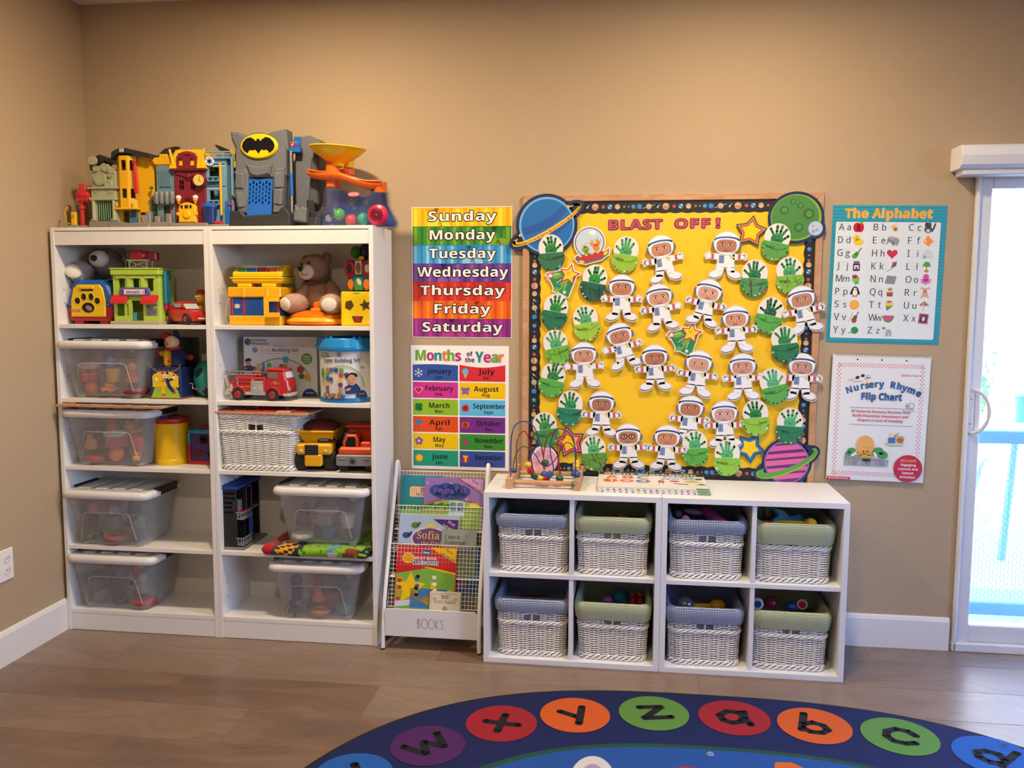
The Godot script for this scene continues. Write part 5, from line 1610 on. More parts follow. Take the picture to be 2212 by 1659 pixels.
func toy_slate_house() -> void:
	var t := T("toy_slate_house", "small slate blue toy house with grey canisters across it", "toy building", V(0.432, TOPY, 0.16))
	var s := plastic("#6b8b9a", 0.4)
	var f := G.new()
	f.holed(-0.028, 0.02, 0.046, 0.23, 0.02, 0.028, [[-0.004, 0.02, 0.024, 0.085]])
	P(t, "front_wall", f, s)
	for x in [-0.028, 0.046]: bx(t, "side_wall", s, V(x, 0.12, -0.01), V(0.006, 0.21, 0.07), 0.001)
	bx(t, "back_wall", s, V(0.0, 0.11, -0.042), V(0.1, 0.2, 0.004), 0)
	bx(t, "door", plastic("#12352c"), V(0.009, 0.052, 0.02), V(0.026, 0.064, 0.004), 0.001)
	bx(t, "door_edge", plastic("#b32a3a"), V(0.025, 0.05, 0.03), V(0.004, 0.056, 0.004), 0.001)
	for i in 8: bx(t, "shutter_bar", s, V(-0.014 + i * 0.0062, 0.185, 0.031), V(0.0032, 0.064, 0.006), 0.0008)
	for i in 4:
		la(t, "canister", plastic("#7d7f82", 0.35), [0.0, 0.0, 0.006, 0.003, 0.0095, 0.012, 0.0095, 0.042, 0.0075, 0.048, 0.0, 0.048], V(-0.022 + i * 0.0205, 0.086, 0.042), 16)
	bx(t, "canister_rack", plastic("#6f7174"), V(0.0, 0.116, 0.03), V(0.11, 0.012, 0.012), 0.002)
	for i in 4: bx(t, "ladder_rung", plastic("#16655f"), V(-0.04, 0.035 + i * 0.02, 0.025), V(0.026, 0.006, 0.01), 0.001)
	for x in [-0.053, -0.028]: bx(t, "ladder_rail", plastic("#16655f"), V(x, 0.065, 0.025), V(0.005, 0.08, 0.01), 0.001)
	ex(t, "winged_sign", plastic("#e2ae16"), PV([-0.04, 0.248, -0.052, 0.26, -0.014, 0.262, -0.01, 0.274, 0.018, 0.274, 0.022, 0.264, 0.05, 0.262, 0.046, 0.234, -0.03, 0.234]), 0.02, 0.034, 0.002)
	for q in [[-0.05, 0.03], [-0.015, 0.022], [0.03, 0.026]]:
		bx(t, "rubble_block", plastic("#857c74"), V(q[0], q[1], 0.05), V(0.022, q[1] * 2, 0.024), 0.004)
	bx(t, "base", plastic("#857c74"), V(-0.004, 0.01, 0.02), V(0.106, 0.02, 0.1), 0.003)

func toy_clock_house() -> void:
	var t := T("toy_clock_house", "maroon toy station with yellow roof, clock and train front", "toy building", V(0.542, TOPY, 0.17))
	var m := plastic("#7c1a2c", 0.4)
	var y := plastic("#e8b412")
	bx(t, "base", plastic("#857c74"), V(0.005, 0.008, 0.015), V(0.15, 0.016, 0.1), 0.003)
	var f := G.new()
	f.holed(-0.062, 0.016, 0.05, 0.215, 0.018, 0.026, [[-0.044, 0.142, -0.027, 0.176], [0.0, 0.142, 0.017, 0.176], [-0.03, 0.016, 0.02, 0.075]])
	P(t, "front_wall", f, m)
	for x in [-0.0355, 0.0085]:
		bx(t, "window_bar", m, V(x, 0.159, 0.024), V(0.0022, 0.034, 0.004), 0)
		bx(t, "window_bar", m, V(x, 0.159, 0.024), V(0.017, 0.0022, 0.004), 0)
	for x in [-0.062, 0.05]: bx(t, "side_wall", m, V(x, 0.115, -0.015), V(0.006, 0.2, 0.07), 0.001)
	bx(t, "back_wall", m, V(-0.006, 0.115, -0.045), V(0.112, 0.2, 0.004), 0)
	bx(t, "cornice", m, V(-0.006, 0.214, 0.025), V(0.128, 0.008, 0.024), 0.002)
	ex(t, "eagle_crest", m, PV([-0.056, 0.2, -0.02, 0.188, -0.006, 0.175, 0.008, 0.188, 0.044, 0.2, 0.03, 0.204, -0.006, 0.196, -0.042, 0.204]), 0.026, 0.032, 0.001)
	la(t, "crest_boss", m, [0.0, 0.01, 0.006, 0.009, 0.011, 0.003, 0.012, 0.0], V(-0.006, 0.19, 0.028), 18, V(90, 0, 0))
	# mansard roof with a dormer
	var r := G.new()
	var a := [V(-0.076, 0.218, 0.038), V(0.062, 0.218, 0.038), V(0.062, 0.218, -0.05), V(-0.076, 0.218, -0.05)]
	var b := [V(-0.058, 0.288, 0.02), V(0.046, 0.288, 0.02), V(0.046, 0.288, -0.045), V(-0.058, 0.288, -0.045)]
	r.flat()
	for i in 4: r.quad(a[i], b[i], b[(i + 1) % 4], a[(i + 1) % 4])
	r.quad(b[0], b[1], b[2], b[3]); r.quad(a[0], a[3], a[2], a[1])
	P(t, "roof", r, y)
	for s in [0, 1]: bx(t, "roof_rib", y, V(-0.067 + s * 0.12, 0.253, 0.032), V(0.008, 0.074, 0.008), 0.002, V(0, 0, 13 - s * 26))
	var d := G.new()
	d.holed(-0.045, 0.22, 0.033, 0.262, 0.028, 0.04, [[-0.037, 0.228, -0.02, 0.254], [0.008, 0.228, 0.025, 0.254]])
	P(t, "dormer", d, m)
	for q in [[-0.03, 0.266], [-0.006, 0.272], [0.018, 0.266], [-0.018, 0.27], [0.006, 0.27]]: el(t, "dormer_scroll", m, V(q[0], q[1], 0.034), V(0.013, 0.009, 0.007))
	bx(t, "dormer_backing", m, V(-0.006, 0.241, 0.027), V(0.07, 0.036, 0.002), 0)
	# clock
	var c := cy(t, "clock_case", m, V(0.043, 0.173, 0.026), V(0.043, 0.173, 0.046), 0.0235, 0.0225, 24)
	cy(c, "clock_face", plastic("#e2c46a", 0.3), V(0.043, 0.173, 0.046), V(0.043, 0.173, 0.048), 0.0205, -1, 24)
	var k := Ink.new()
	k.z = 0.0484
	for i in 12: k.disc("#5a4a20", 0.043 + cos(TAU * i / 12) * 0.0165, 0.173 + sin(TAU * i / 12) * 0.0165, 0.0011, -1, 0, 6)
	k.line("#1c1810", [Vector2(0.043, 0.173), Vector2(0.050, 0.187)], 0.0016); k.line("#1c1810", [Vector2(0.043, 0.173), Vector2(0.053, 0.166)], 0.0018)
	P(c, "clock_hands", k, inkm(0.4))
	for x in [-0.043, 0.023]:
		var l := la(t, "wall_lamp", y, [0.0, 0.0, 0.003, 0.0, 0.006, 0.01, 0.008, 0.012, 0.008, 0.016, 0.0, 0.016], V(x, 0.088, 0.036), 14)
		el(l, "lamp_globe", plastic("#ecd9cf", 0.25), V(x, 0.111, 0.036), V(0.0105, 0.0095, 0.0105))
	for i in 4: bx(t, "vent_slat", m, V(-0.01, 0.095 + i * 0.005, 0.028), V(0.024, 0.0022, 0.004), 0.0005)
	# train front coming out of the door
	var tr := ex(t, "train_front", y, PV([-0.038, 0.018, 0.03, 0.018, 0.03, 0.07, 0.024, 0.085, 0.0, 0.092, -0.01, 0.092, -0.032, 0.085, -0.038, 0.07]), 0.03, 0.052, 0.003)
	for q in [[-0.026, 0.008], [-0.009, 0.013], [0.009, 0.008]]: bx(tr, "train_window", plastic("#2a2a22"), V(q[0] + q[1] * 0.3, 0.076, 0.0525), V(q[1], 0.012, 0.001), 0)
	cy(tr, "train_nose", y, V(-0.004, 0.048, 0.05), V(-0.004, 0.048, 0.058), 0.017, 0.014, 22, 0.002)
	for x in [-0.04, 0.032]: bx(tr, "buffer", y, V(x, 0.05, 0.05), V(0.01, 0.012, 0.01), 0.002)

func toy_hospital() -> void:
	var t := T("toy_hospital_tower", "light blue toy hospital tower with medical star and railings", "toy building", V(0.637, TOPY, 0.15))
	var b := plastic("#6f9bb4", 0.4)
	var y := plastic("#e8ae14")
	var f := G.new()
	f.holed(-0.045, 0.01, 0.035, 0.255, 0.02, 0.027, [[-0.03, 0.19, 0.01, 0.225], [-0.026, 0.165, 0.012, 0.178], [-0.03, 0.105, 0.01, 0.14]])
	P(t, "front_wall", f, b)
	for x in [-0.045, 0.035]: bx(t, "side_wall", b, V(x, 0.13, -0.01), V(0.006, 0.24, 0.07), 0.001)
	bx(t, "back_wall", b, V(0, 0.13, -0.045), V(0.09, 0.24, 0.004), 0)
	for yy in [0.235, 0.153]:
		bx(t, "stripe", plastic("#2a3f78"), V(-0.005, yy, 0.0275), V(0.078, 0.004, 0.002), 0)
		bx(t, "stripe", plastic("#dfe4e8"), V(-0.005, yy - 0.005, 0.0275), V(0.078, 0.003, 0.002), 0)
	for q in [[0.187, 0.046], [0.1, 0.046]]:
		for k in 2: bx(t, "railing_bar", b, V(-0.01, q[0] - k * 0.014, 0.035), V(q[1], 0.004, 0.012), 0.001)
		for k in 3: bx(t, "railing_post", b, V(-0.03 + k * 0.02, q[0] - 0.008, 0.037), V(0.004, 0.016, 0.005), 0.001)
	# roof terrace
	bx(t, "roof_slab", b, V(0, 0.257, 0.0), V(0.1, 0.006, 0.075), 0.001)
	for x in [-0.048, -0.01, 0.03]: bx(t, "roof_post", b, V(x, 0.268, 0.034), V(0.004, 0.02, 0.004), 0.001)
	bx(t, "roof_rail", b, V(0.005, 0.279, 0.034), V(0.115, 0.005, 0.006), 0.001)
	var e := cy(t, "medical_badge", plastic("#dfe6ee", 0.3), V(-0.022, 0.245, 0.03), V(-0.022, 0.245, 0.038), 0.0165, 0.0158, 24)
	var k := Ink.new()
	k.z = 0.0384
	for i in 3: k.line("#1f3f8a", [Vector2(-0.022, 0.245) - Vector2(0, 0.0105).rotated(PI / 3 * i), Vector2(-0.022, 0.245) + Vector2(0, 0.0105).rotated(PI / 3 * i)], 0.0052)
	P(e, "star_of_life", k, inkm(0.4))
	bx(t, "yellow_pillar", y, V(0.022, 0.14, 0.042), V(0.008, 0.19, 0.01), 0.002)
	bx(t, "frame_post", b, V(0.058, 0.14, 0.02), V(0.009, 0.27, 0.009), 0.001)
	bx(t, "frame_post", b, V(0.058, 0.14, -0.03), V(0.009, 0.27, 0.009), 0.001)
	bx(t, "frame_beam", b, V(0.03, 0.266, 0.02), V(0.06, 0.007, 0.009), 0.001)
	for q in [[0.05, 0.262, 0.06], [0.062, 0.255, 0.06]]: bx(t, "crane_arm", y, V(q[0], q[1], 0.0), V(0.01, q[2], 0.012), 0.002)
	ex(t, "roof_fin", plastic("#26272a"), PV([-0.02, 0.31, -0.012, 0.312, 0.03, 0.296, 0.045, 0.284, 0.02, 0.282, 0.0, 0.29]), -0.02, 0.0, 0.002)
	bx(t, "base", plastic("#857c74"), V(0.0, 0.006, 0.02), V(0.12, 0.012, 0.1), 0.003)
	bx(t, "blue_gate", plastic("#1f5fb8"), V(0.05, 0.055, 0.045), V(0.02, 0.085, 0.012), 0.002)
	bx(t, "gate_latch", plastic("#b32a44"), V(0.062, 0.086, 0.052), V(0.02, 0.008, 0.006), 0.001)
	var q := la(t, "waste_bin", plastic("#1d2f6e"), [0.0, 0.0, 0.022, 0.0, 0.026, 0.062, 0.0, 0.062], V(-0.018, 0.014, 0.055), 20, Vector3.ZERO, 1.0, 0.8)
	la(q, "bin_lid", plastic("#1c57a8"), [0.0285, 0.06, 0.0285, 0.068, 0.02, 0.076, 0.0, 0.078], V(-0.018, 0.014, 0.055), 20, Vector3.ZERO, 1.0, 0.8)
	bx(t, "red_block", plastic("#b3222c"), V(0.018, 0.018, 0.058), V(0.03, 0.012, 0.016), 0.002)

func rock(t: Node3D, called: String, m: Material, pts: PackedVector2Array, z0: float, z1: float, bev := 0.006) -> MeshInstance3D:
	return ex(t, called, m, pts, z0, z1, bev)

func toy_fortress() -> void:
	var t := T("toy_fortress", "grey rock toy fortress with yellow oval bat emblem", "toy castle", V(0.812, TOPY, 0.14))
	var g := plastic("#63666a", 0.62)
	var d := plastic("#26272a", 0.6)
	var bl := plastic("#1d62b8", 0.35)
	# rocky tower built of faceted slabs around a door opening
	rock(t, "tower_leg", g, PV([-0.088, 0.05, -0.05, 0.05, -0.044, 0.2, -0.055, 0.215, -0.1, 0.205, -0.085, 0.17, -0.098, 0.13]), -0.03, 0.06)
	rock(t, "tower_leg", g, PV([0.046, 0.05, 0.084, 0.05, 0.09, 0.12, 0.096, 0.215, 0.06, 0.215, 0.05, 0.16, 0.05, 0.1]), -0.03, 0.06)
	rock(t, "tower_front", g, PV([-0.1, 0.18, -0.05, 0.178, -0.02, 0.186, 0.03, 0.182, 0.06, 0.178, 0.098, 0.19, 0.1, 0.29, -0.094, 0.285]), -0.03, 0.05)
	rock(t, "tower_brow", g, PV([-0.108, 0.262, -0.1, 0.292, -0.115, 0.325, -0.118, 0.352, -0.085, 0.35, -0.06, 0.336, -0.03, 0.347, 0.0, 0.35, 0.02, 0.342, 0.045, 0.35, 0.098, 0.358, 0.104, 0.28, 0.06, 0.27]), -0.03, 0.04, 0.008)
	rock(t, "rock_facet", g, PV([-0.052, 0.23, -0.035, 0.19, -0.01, 0.182, 0.015, 0.186, 0.04, 0.192, 0.05, 0.23, 0.0, 0.222]), 0.046, 0.062, 0.007)
	rock(t, "rock_facet", g, PV([-0.118, 0.12, -0.09, 0.125, -0.085, 0.085, -0.1, 0.105]), 0.0, 0.05)
	for q in [[-0.072, 0.1, 12.0], [0.07, 0.11, -8.0], [0.074, 0.17, 6.0], [-0.075, 0.17, -6.0]]: bx(t, "rock_block", g, V(q[0], q[1], 0.056), V(0.036, 0.06, 0.02), 0.006, V(0, q[2], q[2] * 0.6))
	bx(t, "inner_wall", g, V(0, 0.12, -0.02), V(0.1, 0.13, 0.01), 0)
	# perforated blue drop gate, tilted towards the front
	var gate := G.new()
	gate.X = Transform3D(Basis(Vector3.RIGHT, deg_to_rad(-9)), V(0.0, 0.04, 0.068))
	var holes := []
	for i in 7:
		for j in 5:
			holes.append([-0.043 + i * 0.0125, 0.045 + j * 0.017 + (0.008 if i % 2 else 0.0), -0.036 + i * 0.0125, 0.056 + j * 0.017 + (0.008 if i % 2 else 0.0)])
	gate.holed(-0.047, 0.0, 0.047, 0.14, -0.004, 0.0, holes)
	P(t, "drop_gate", gate, bl)
	bx(t, "gate_backing", bl, V(0.0, 0.115, 0.035), V(0.094, 0.135, 0.004), 0)
	# emblem: yellow oval with a black bat
	var em := la(t, "emblem_oval", plastic("#e9c40f", 0.3), [0.0, 0.01, 0.045, 0.01, 0.049, 0.006, 0.05, 0.0], V(0.0, 0.294, 0.05), 40, V(90, 0, 0), 1.46, 0.92)
	var k := Ink.new()
	k.z = 0.0612
	var bat := PackedVector2Array()
	var half := [0.0, 0.026, 0.004, 0.030, 0.0065, 0.021, 0.012, 0.020, 0.015, 0.027, 0.021, 0.029, 0.028, 0.034, 0.045, 0.030, 0.058, 0.016, 0.063, 0.0, 0.057, -0.015, 0.042, -0.027, 0.036, -0.017, 0.028, -0.013, 0.022, -0.017, 0.014, -0.012, 0.006, -0.019, 0.0, -0.029]
	for i in range(0, half.size(), 2): bat.append(Vector2(half[i], 0.294 + half[i + 1] * 0.94))
	for i in range(half.size() - 4, 1, -2): bat.append(Vector2(-half[i], 0.294 + half[i + 1] * 0.94))
	k.poly("#131316", bat)
	P(em, "bat_mark", k, inkm(0.3))
	# black rocky base
	rock(t, "rocky_base", d, PV([-0.115, 0.0, 0.118, 0.0, 0.12, 0.045, 0.105, 0.07, 0.085, 0.07, 0.07, 0.048, -0.05, 0.042, -0.07, 0.06, -0.112, 0.062]), -0.06, 0.075, 0.006)
	# rear tower, to the right
	rock(t, "rear_tower", g, PV([0.1, 0.06, 0.17, 0.05, 0.185, 0.13, 0.18, 0.25, 0.215, 0.3, 0.2, 0.33, 0.165, 0.345, 0.13, 0.34, 0.12, 0.31, 0.108, 0.3]), -0.11, -0.02)
	rock(t, "rear_tower_face", plastic("#4a4c50", 0.6), PV([0.16, 0.09, 0.2, 0.09, 0.205, 0.26, 0.175, 0.26]), -0.1, -0.006)
	bx(t, "blue_flag", bl, V(0.12, 0.322, -0.016), V(0.026, 0.034, 0.006), 0.001)
	bx(t, "blue_deck", bl, V(0.115, 0.288, 0.0), V(0.05, 0.022, 0.03), 0.002)
	la(t, "red_button", plastic("#9a1c3c"), [0.0, 0.012, 0.014, 0.01, 0.017, 0.0], V(0.108, 0.3, 0.0), 16)
	tb(t, "yellow_line", plastic("#d8a83a"), [V(0.095, 0.314, 0.01), V(0.13, 0.314, 0.01)], 0.0012, 5)
	cy(t, "lift_pole", plastic("#8a8d90", 0.3), V(0.112, 0.05, 0.03), V(0.112, 0.28, 0.03), 0.0045, -1, 10)
	cy(t, "lift_sleeve", bl, V(0.112, 0.12, 0.03), V(0.112, 0.2, 0.03), 0.0065, -1, 12)
	rock(t, "front_rock", g, PV([0.115, 0.025, 0.165, 0.02, 0.17, 0.07, 0.152, 0.078, 0.14, 0.07, 0.125, 0.085]), 0.0, 0.04)
	bx(t, "rear_base", d, V(0.15, 0.02, -0.05), V(0.1, 0.04, 0.12), 0.004)
	for q in [[0.19, 0.06], [0.21, 0.035]]: bx(t, "dark_block", d, V(q[0] - 0.02, q[1], -0.03), V(0.03, q[1] * 1.6, 0.05), 0.004)
	rock(t, "wing_wall", d, PV([-0.15, 0.04, -0.11, 0.045, -0.1, 0.21, -0.118, 0.25, -0.13, 0.26, -0.15, 0.22]), -0.08, -0.03, 0.004)

func toy_popper() -> void:
	var t := T("ball_popper_toy", "ball popper toy with yellow funnel and orange slide", "toy", V(1.168, TOPY, 0.16))
	t.rotation_degrees.y = -8
	var o := plastic("#ef6a14", 0.28)
	var y := plastic("#f2cc08", 0.28)
	var clear := M(Color(0.40, 0.44, 0.58, 0.16), 0.3, {"transparency": BaseMaterial3D.TRANSPARENCY_ALPHA})
	var blue := plastic("#2c3f8a", 0.35)
	# wedge body: blue card inside a clear shell
	var out := PV([-0.158, 0.0, 0.145, 0.0, 0.15, 0.02, 0.115, 0.085, 0.11, 0.13, 0.06, 0.13, 0.02, 0.115, -0.04, 0.132, -0.07, 0.145, -0.115, 0.145, -0.12, 0.09, -0.152, 0.035])
	ex(t, "body_card", blue, Geometry2D.offset_polygon(out, -0.004)[0], -0.03, -0.02, 0.001)
	ex(t, "clear_shell", clear, out, -0.045, 0.04, 0.008)
	var u := spline([V(-0.088, 0.15, 0.01), V(-0.088, 0.09, 0.015), V(-0.07, 0.045, 0.02), V(-0.02, 0.024, 0.025), V(0.03, 0.035, 0.022), V(0.055, 0.075, 0.018), V(0.085, 0.115, 0.012), V(0.1, 0.13, 0.01)], 5)
	tb(t, "ball_tube", clear, u, 0.026, 16)
	for q in [["#4fae3a", -0.06, 0.047], ["#d8413a", -0.012, 0.025], ["#2fae96", 0.035, 0.03]]:
		var b := G.new()
		b.ell(V(q[1], q[2], 0.02), V(0.0225, 0.0225, 0.0225), 18, 12)
		P(t, "ball", b, plastic(q[0], 0.3))
	# orange column, funnel and slide
	cy(t, "column", o, V(-0.088, 0.148, 0.01), V(-0.088, 0.245, 0.01), 0.027, 0.026, 24)
	la(t, "funnel", y, [0.026, 0.222, 0.03, 0.234, 0.055, 0.248, 0.09, 0.27, 0.1, 0.284, 0.108, 0.287, 0.108, 0.29, 0.1, 0.29, 0.086, 0.274, 0.05, 0.254, 0.0, 0.244], V(-0.088, 0, 0.01), 44, V(0, 0, -4), 1.0, 0.85)
	cy(t, "funnel_spout", y, V(-0.044, 0.222, -0.03), V(-0.044, 0.255, -0.03), 0.018, 0.022, 18)
	cy(t, "catch_cup", o, V(-0.048, 0.195, -0.03), V(-0.048, 0.215, -0.03), 0.024, 0.026, 18)
	var path := spline([V(-0.17, 0.2, 0.02), V(-0.12, 0.19, 0.03), V(-0.05, 0.184, 0.035), V(0.01, 0.166, 0.035), V(0.06, 0.152, 0.03), V(0.118, 0.15, 0.02)], 5)
	var sl := G.new()
	var rs := []
	for i in path.size():
		var ring := []
		var c: Vector3 = path[i]
		var w := 0.026 + 0.006 * sin(PI * i / (path.size() - 1.0))
		for j in 13:
			var a := PI + PI * j / 12.0
			ring.append(c + V(0.0, sin(a) * 0.026 + 0.008, cos(a) * w))
		for j in 13:
			var a := TAU - PI * j / 12.0
			ring.append(c + V(0.0, sin(a) * 0.021 + 0.008, cos(a) * (w - 0.004)))
		rs.append(ring)
	sl.rings(rs, true, true)
	P(t, "slide", sl, o)
	el(t, "slide_end", o, V(-0.168, 0.2, 0.02), V(0.016, 0.014, 0.03))
	for s in [-1, 1]:
		var rim := []
		for c in path: rim.append(c + V(0, 0.009, s * 0.029))
		tb(t, "slide_rim", o, rim, 0.0034, 6)
	cy(t, "slide_outlet", o, V(0.102, 0.125, 0.015), V(0.102, 0.158, 0.02), 0.023, 0.026, 20)
	el(t, "red_launcher", plastic("#8f1420", 0.3), V(0.052, 0.16, -0.035), V(0.021, 0.021, 0.016))
	cy(t, "launcher_stem", plastic("#8f1420", 0.3), V(0.052, 0.1, -0.035), V(0.052, 0.15, -0.035), 0.011, -1, 14)
	# blower fan
	var f := la(t, "fan_cover", plastic("#bf1f4a", 0.3), [0.0, 0.014, 0.03, 0.013, 0.037, 0.008, 0.039, 0.0], V(0.102, 0.04, 0.038), 32, V(90, 0, 0))
	var k := Ink.new()
	k.z = 0.0528
	for i in 15:
		var a := TAU * i / 15
		k.line("#5a0d24", [Vector2(0.102, 0.04) + Vector2(cos(a), sin(a)) * 0.006, Vector2(0.102, 0.04) + Vector2(cos(a + 0.35), sin(a + 0.35)) * 0.016, Vector2(0.102, 0.04) + Vector2(cos(a + 0.8), sin(a + 0.8)) * 0.026], 0.0032)
	P(f, "fan_slots", k, inkm(0.4))
	# printed swirls and maker's oval on the card
	k = Ink.new()
	k.z = -0.0195
	for q in [["#d88a5a", -0.03, 0.098, 0.014], ["#e6e2a0", 0.03, 0.094, 0.009], ["#3fae8e", -0.02, 0.074, 0.007], ["#e6e2a0", -0.125, 0.04, 0.014], ["#d85a3a", -0.11, 0.012, 0.008], ["#2f52a0", 0.0, 0.082, 0.013]]:
		var sp := []
		for i in 22: sp.append(Vector2(q[1], q[2]) + Vector2(cos(i * 0.6), sin(i * 0.6)) * q[3] * i / 22.0)
		k.line(q[0], sp, q[3] * 0.22)
	P(t, "swirl_print", k, inkm(0.4))
	k = Ink.new()
	k.z = 0.0405
	k.disc("#c0392b", 0.008, 0.116, 0.0235, 0.009); k.up(); k.disc("#e8e4e0", 0.008, 0.116, 0.0215, 0.0072); k.up(); k.disc("#c0392b", 0.008, 0.116, 0.0205, 0.0062); k.up()
	k.text("#f4f0ee", "PLAYSKOOL", 0.008, 0.1135, 0.0056, 0.034)
	P(t, "maker_oval", k, inkm(0.3))

const S1 := 1.1902
const S2 := 0.9092
const S3 := 0.6482
const S4 := 0.3382
const S5 := 0.0842

func build_shelf_toys() -> void:
	shelf_one_left(); shelf_one_right(); shelf_two(); shelf_three(); shelf_four(); all_bins()

# ------------------------------------------------------------ plush bears
func bear_part(t: Node3D, called: String, m: Material, c: Vector3, r: Vector3, tufts: int, rot := Vector3.ZERO, keep := -2.0, length := 0.006) -> MeshInstance3D:
	var g := G.new()
	g.ell(c, r, 22, 14, rotb(rot), 0.03, fnl)
	g.fur(c, r, tufts, length, rng, 0.0009, rotb(rot), keep)
	return P(t, called, g, m)

func fleece(c: String) -> StandardMaterial3D:
	return M(c, 0.95, {"rim_enabled": true, "rim": 0.4})

func shelf_one_left() -> void:
	# grey bear behind the pet carrier
	var t := T("teddy_bear", "grey plush bear with white muzzle sitting behind pet carrier", "teddy bear", V(0.115, S1, 0.085))
	var f := fleece("#77767c")
	var w := fleece("#d8d4d0")
	bear_part(t, "body", f, V(0.03, 0.09, -0.005), V(0.075, 0.09, 0.05), 1800)
	bear_part(t, "head", f, V(0.012, 0.235, 0.0), V(0.062, 0.06, 0.052), 1800)
	bear_part(t, "muzzle", w, V(0.010, 0.250, 0.05), V(0.038, 0.033, 0.03), 250, Vector3.ZERO, -2.0, 0.003)
	el(t, "nose", M("#151416", 0.35), V(0.006, 0.252, 0.079), V(0.0145, 0.012, 0.008))
	for s in [-1, 1]:
		bear_part(t, "ear", f, V(0.012 + s * 0.05, 0.275, -0.012), V(0.022, 0.02, 0.012), 300)
		el(t, "eye", M("#101010", 0.2), V(0.010 + s * 0.026, 0.272, 0.042), V(0.005, 0.005, 0.004))
	bear_part(t, "leg", fleece("#a9a4a6"), V(-0.058, 0.198, 0.07), V(0.046, 0.042, 0.055), 1600, V(0, 25, 0), -2.0, 0.009)
	el(t, "foot_pad", fleece("#e6e0d8"), V(-0.055, 0.2, 0.118), V(0.032, 0.027, 0.012), V(-15, 15, -25))
	bear_part(t, "leg", f, V(0.075, 0.16, 0.03), V(0.03, 0.05, 0.03), 500)
	# pet carrier
	t = T("toy_pet_carrier", "blue and red toy pet carrier with yellow paw-print door", "toy", V(0.13, S1, 0.125))
	var bl := plastic("#1d5cb0", 0.35)
	var rd := plastic("#b3222c", 0.35)
	var ye := plastic("#ecc212", 0.35)
	ex(t, "lower_tub", rd, PV([-0.08, 0.012, 0.082, 0.012, 0.093, 0.035, 0.094, 0.07, -0.092, 0.07, -0.09, 0.035]), -0.095, 0.09, 0.006)
	for x in [-0.055, 0.05]: bx(t, "foot", rd, V(x, 0.006, 0.03), V(0.035, 0.013, 0.1), 0.002)
	ex(t, "upper_shell", bl, PV([-0.095, 0.07, 0.098, 0.07, 0.092, 0.115, 0.075, 0.155, 0.045, 0.168, -0.045, 0.168, -0.072, 0.155, -0.088, 0.115]), -0.095, 0.088, 0.012)
	bx(t, "shell_lip", bl, V(0.002, 0.073, -0.002), V(0.2, 0.012, 0.19), 0.004)
	for x in [0.06, 0.03]: bx(t, "shell_rib", bl, V(x, 0.165, -0.01), V(0.012, 0.008, 0.15), 0.003)
	var d := ex(t, "door", ye, PV([-0.074, 0.028, 0.066, 0.028, 0.068, 0.085, 0.058, 0.135, 0.045, 0.15, -0.045, 0.15, -0.062, 0.135, -0.074, 0.085]), 0.088, 0.096, 0.003)
	bx(d, "door_latch", ye, V(-0.004, 0.138, 0.098), V(0.06, 0.012, 0.012), 0.004)
	bx(d, "latch_shade_strip", M("#17130c", 0.8), V(-0.004, 0.129, 0.0965), V(0.05, 0.006, 0.002), 0.001)  # dark strip painted in for the shade of a slot
	for q in [[-0.045, 0.088, 0.0115, 0.0125], [-0.019, 0.103, 0.0105, 0.0135], [0.011, 0.103, 0.0105, 0.0135], [0.036, 0.088, 0.0115, 0.0125], [-0.002, 0.062, 0.026, 0.02]]:
		var h := G.new()
		h.X = Transform3D(Basis.IDENTITY, V(q[0], q[1], 0.0))
		h.ext(Ink.circ(Vector2.ZERO, q[2], q[3], 22), 0.0955, 0.0966)
		P(d, "paw_shade_plate", h, M("#1a1210", 0.8))  # dark plate carries the shade of a hole; the door is solid
		var ring := []
		for p in Ink.circ(Vector2(q[0], q[1]), q[2] + 0.001, q[3] + 0.001, 22): ring.append(V(p.x, p.y, 0.0965))
		tb(d, "hole_rim", ye, ring, 0.0016, 5, true)
	el(d, "toy_inside", plastic("#9a7a6a"), V(0.0, 0.06, 0.0962), V(0.014, 0.009, 0.003), V(0, 0, -30))
	var k := Ink.new()
	k.z = 0.0965
	k.rect("#c0303a", -0.068, 0.046, -0.036, 0.055); k.up(); k.text("#f4e6e0", "Battat", -0.052, 0.0483, 0.0045, 0.024)
	P(d, "maker_label", k, inkm(0.4))
	# lime green toy shop
	t = T("toy_music_shop", "lime green toy shop with red awnings and red roof tank", "toy building", V(0.326, S1, 0.165))
	var g := plastic("#b3cf4a", 0.4)
	bx(t, "base", plastic("#a9a490"), V(0, 0.006, 0.01), V(0.2, 0.012, 0.13), 0.002)
	var fr := G.new()
	fr.holed(-0.092, 0.012, 0.092, 0.2, 0.05, 0.058, [[-0.07, 0.125, -0.044, 0.172], [-0.013, 0.125, 0.013, 0.172], [0.044, 0.125, 0.07, 0.172], [-0.083, 0.032, -0.05, 0.078], [-0.04, 0.032, -0.034, 0.078], [-0.02, 0.014, 0.026, 0.09], [0.034, 0.032, 0.082, 0.078]])
	P(t, "front_wall", fr, g)
	for x in [-0.09, 0.09]: bx(t, "side_wall", g, V(x, 0.105, 0.0), V(0.006, 0.19, 0.11), 0.001)
	bx(t, "back_wall", g, V(0, 0.105, -0.05), V(0.18, 0.19, 0.004), 0)
	bx(t, "upper_floor", g, V(0, 0.11, 0.0), V(0.176, 0.005, 0.1), 0)
	bx(t, "roof_cornice", g, V(0, 0.196, 0.01), V(0.196, 0.022, 0.115), 0.003)
	bx(t, "roof_edge", g, V(0, 0.209, 0.01), V(0.2, 0.006, 0.12), 0.002)
	for x in [-0.057, 0.0, 0.057]:
		bx(t, "window_head", g, V(x, 0.176, 0.06), V(0.046, 0.008, 0.008), 0.002)
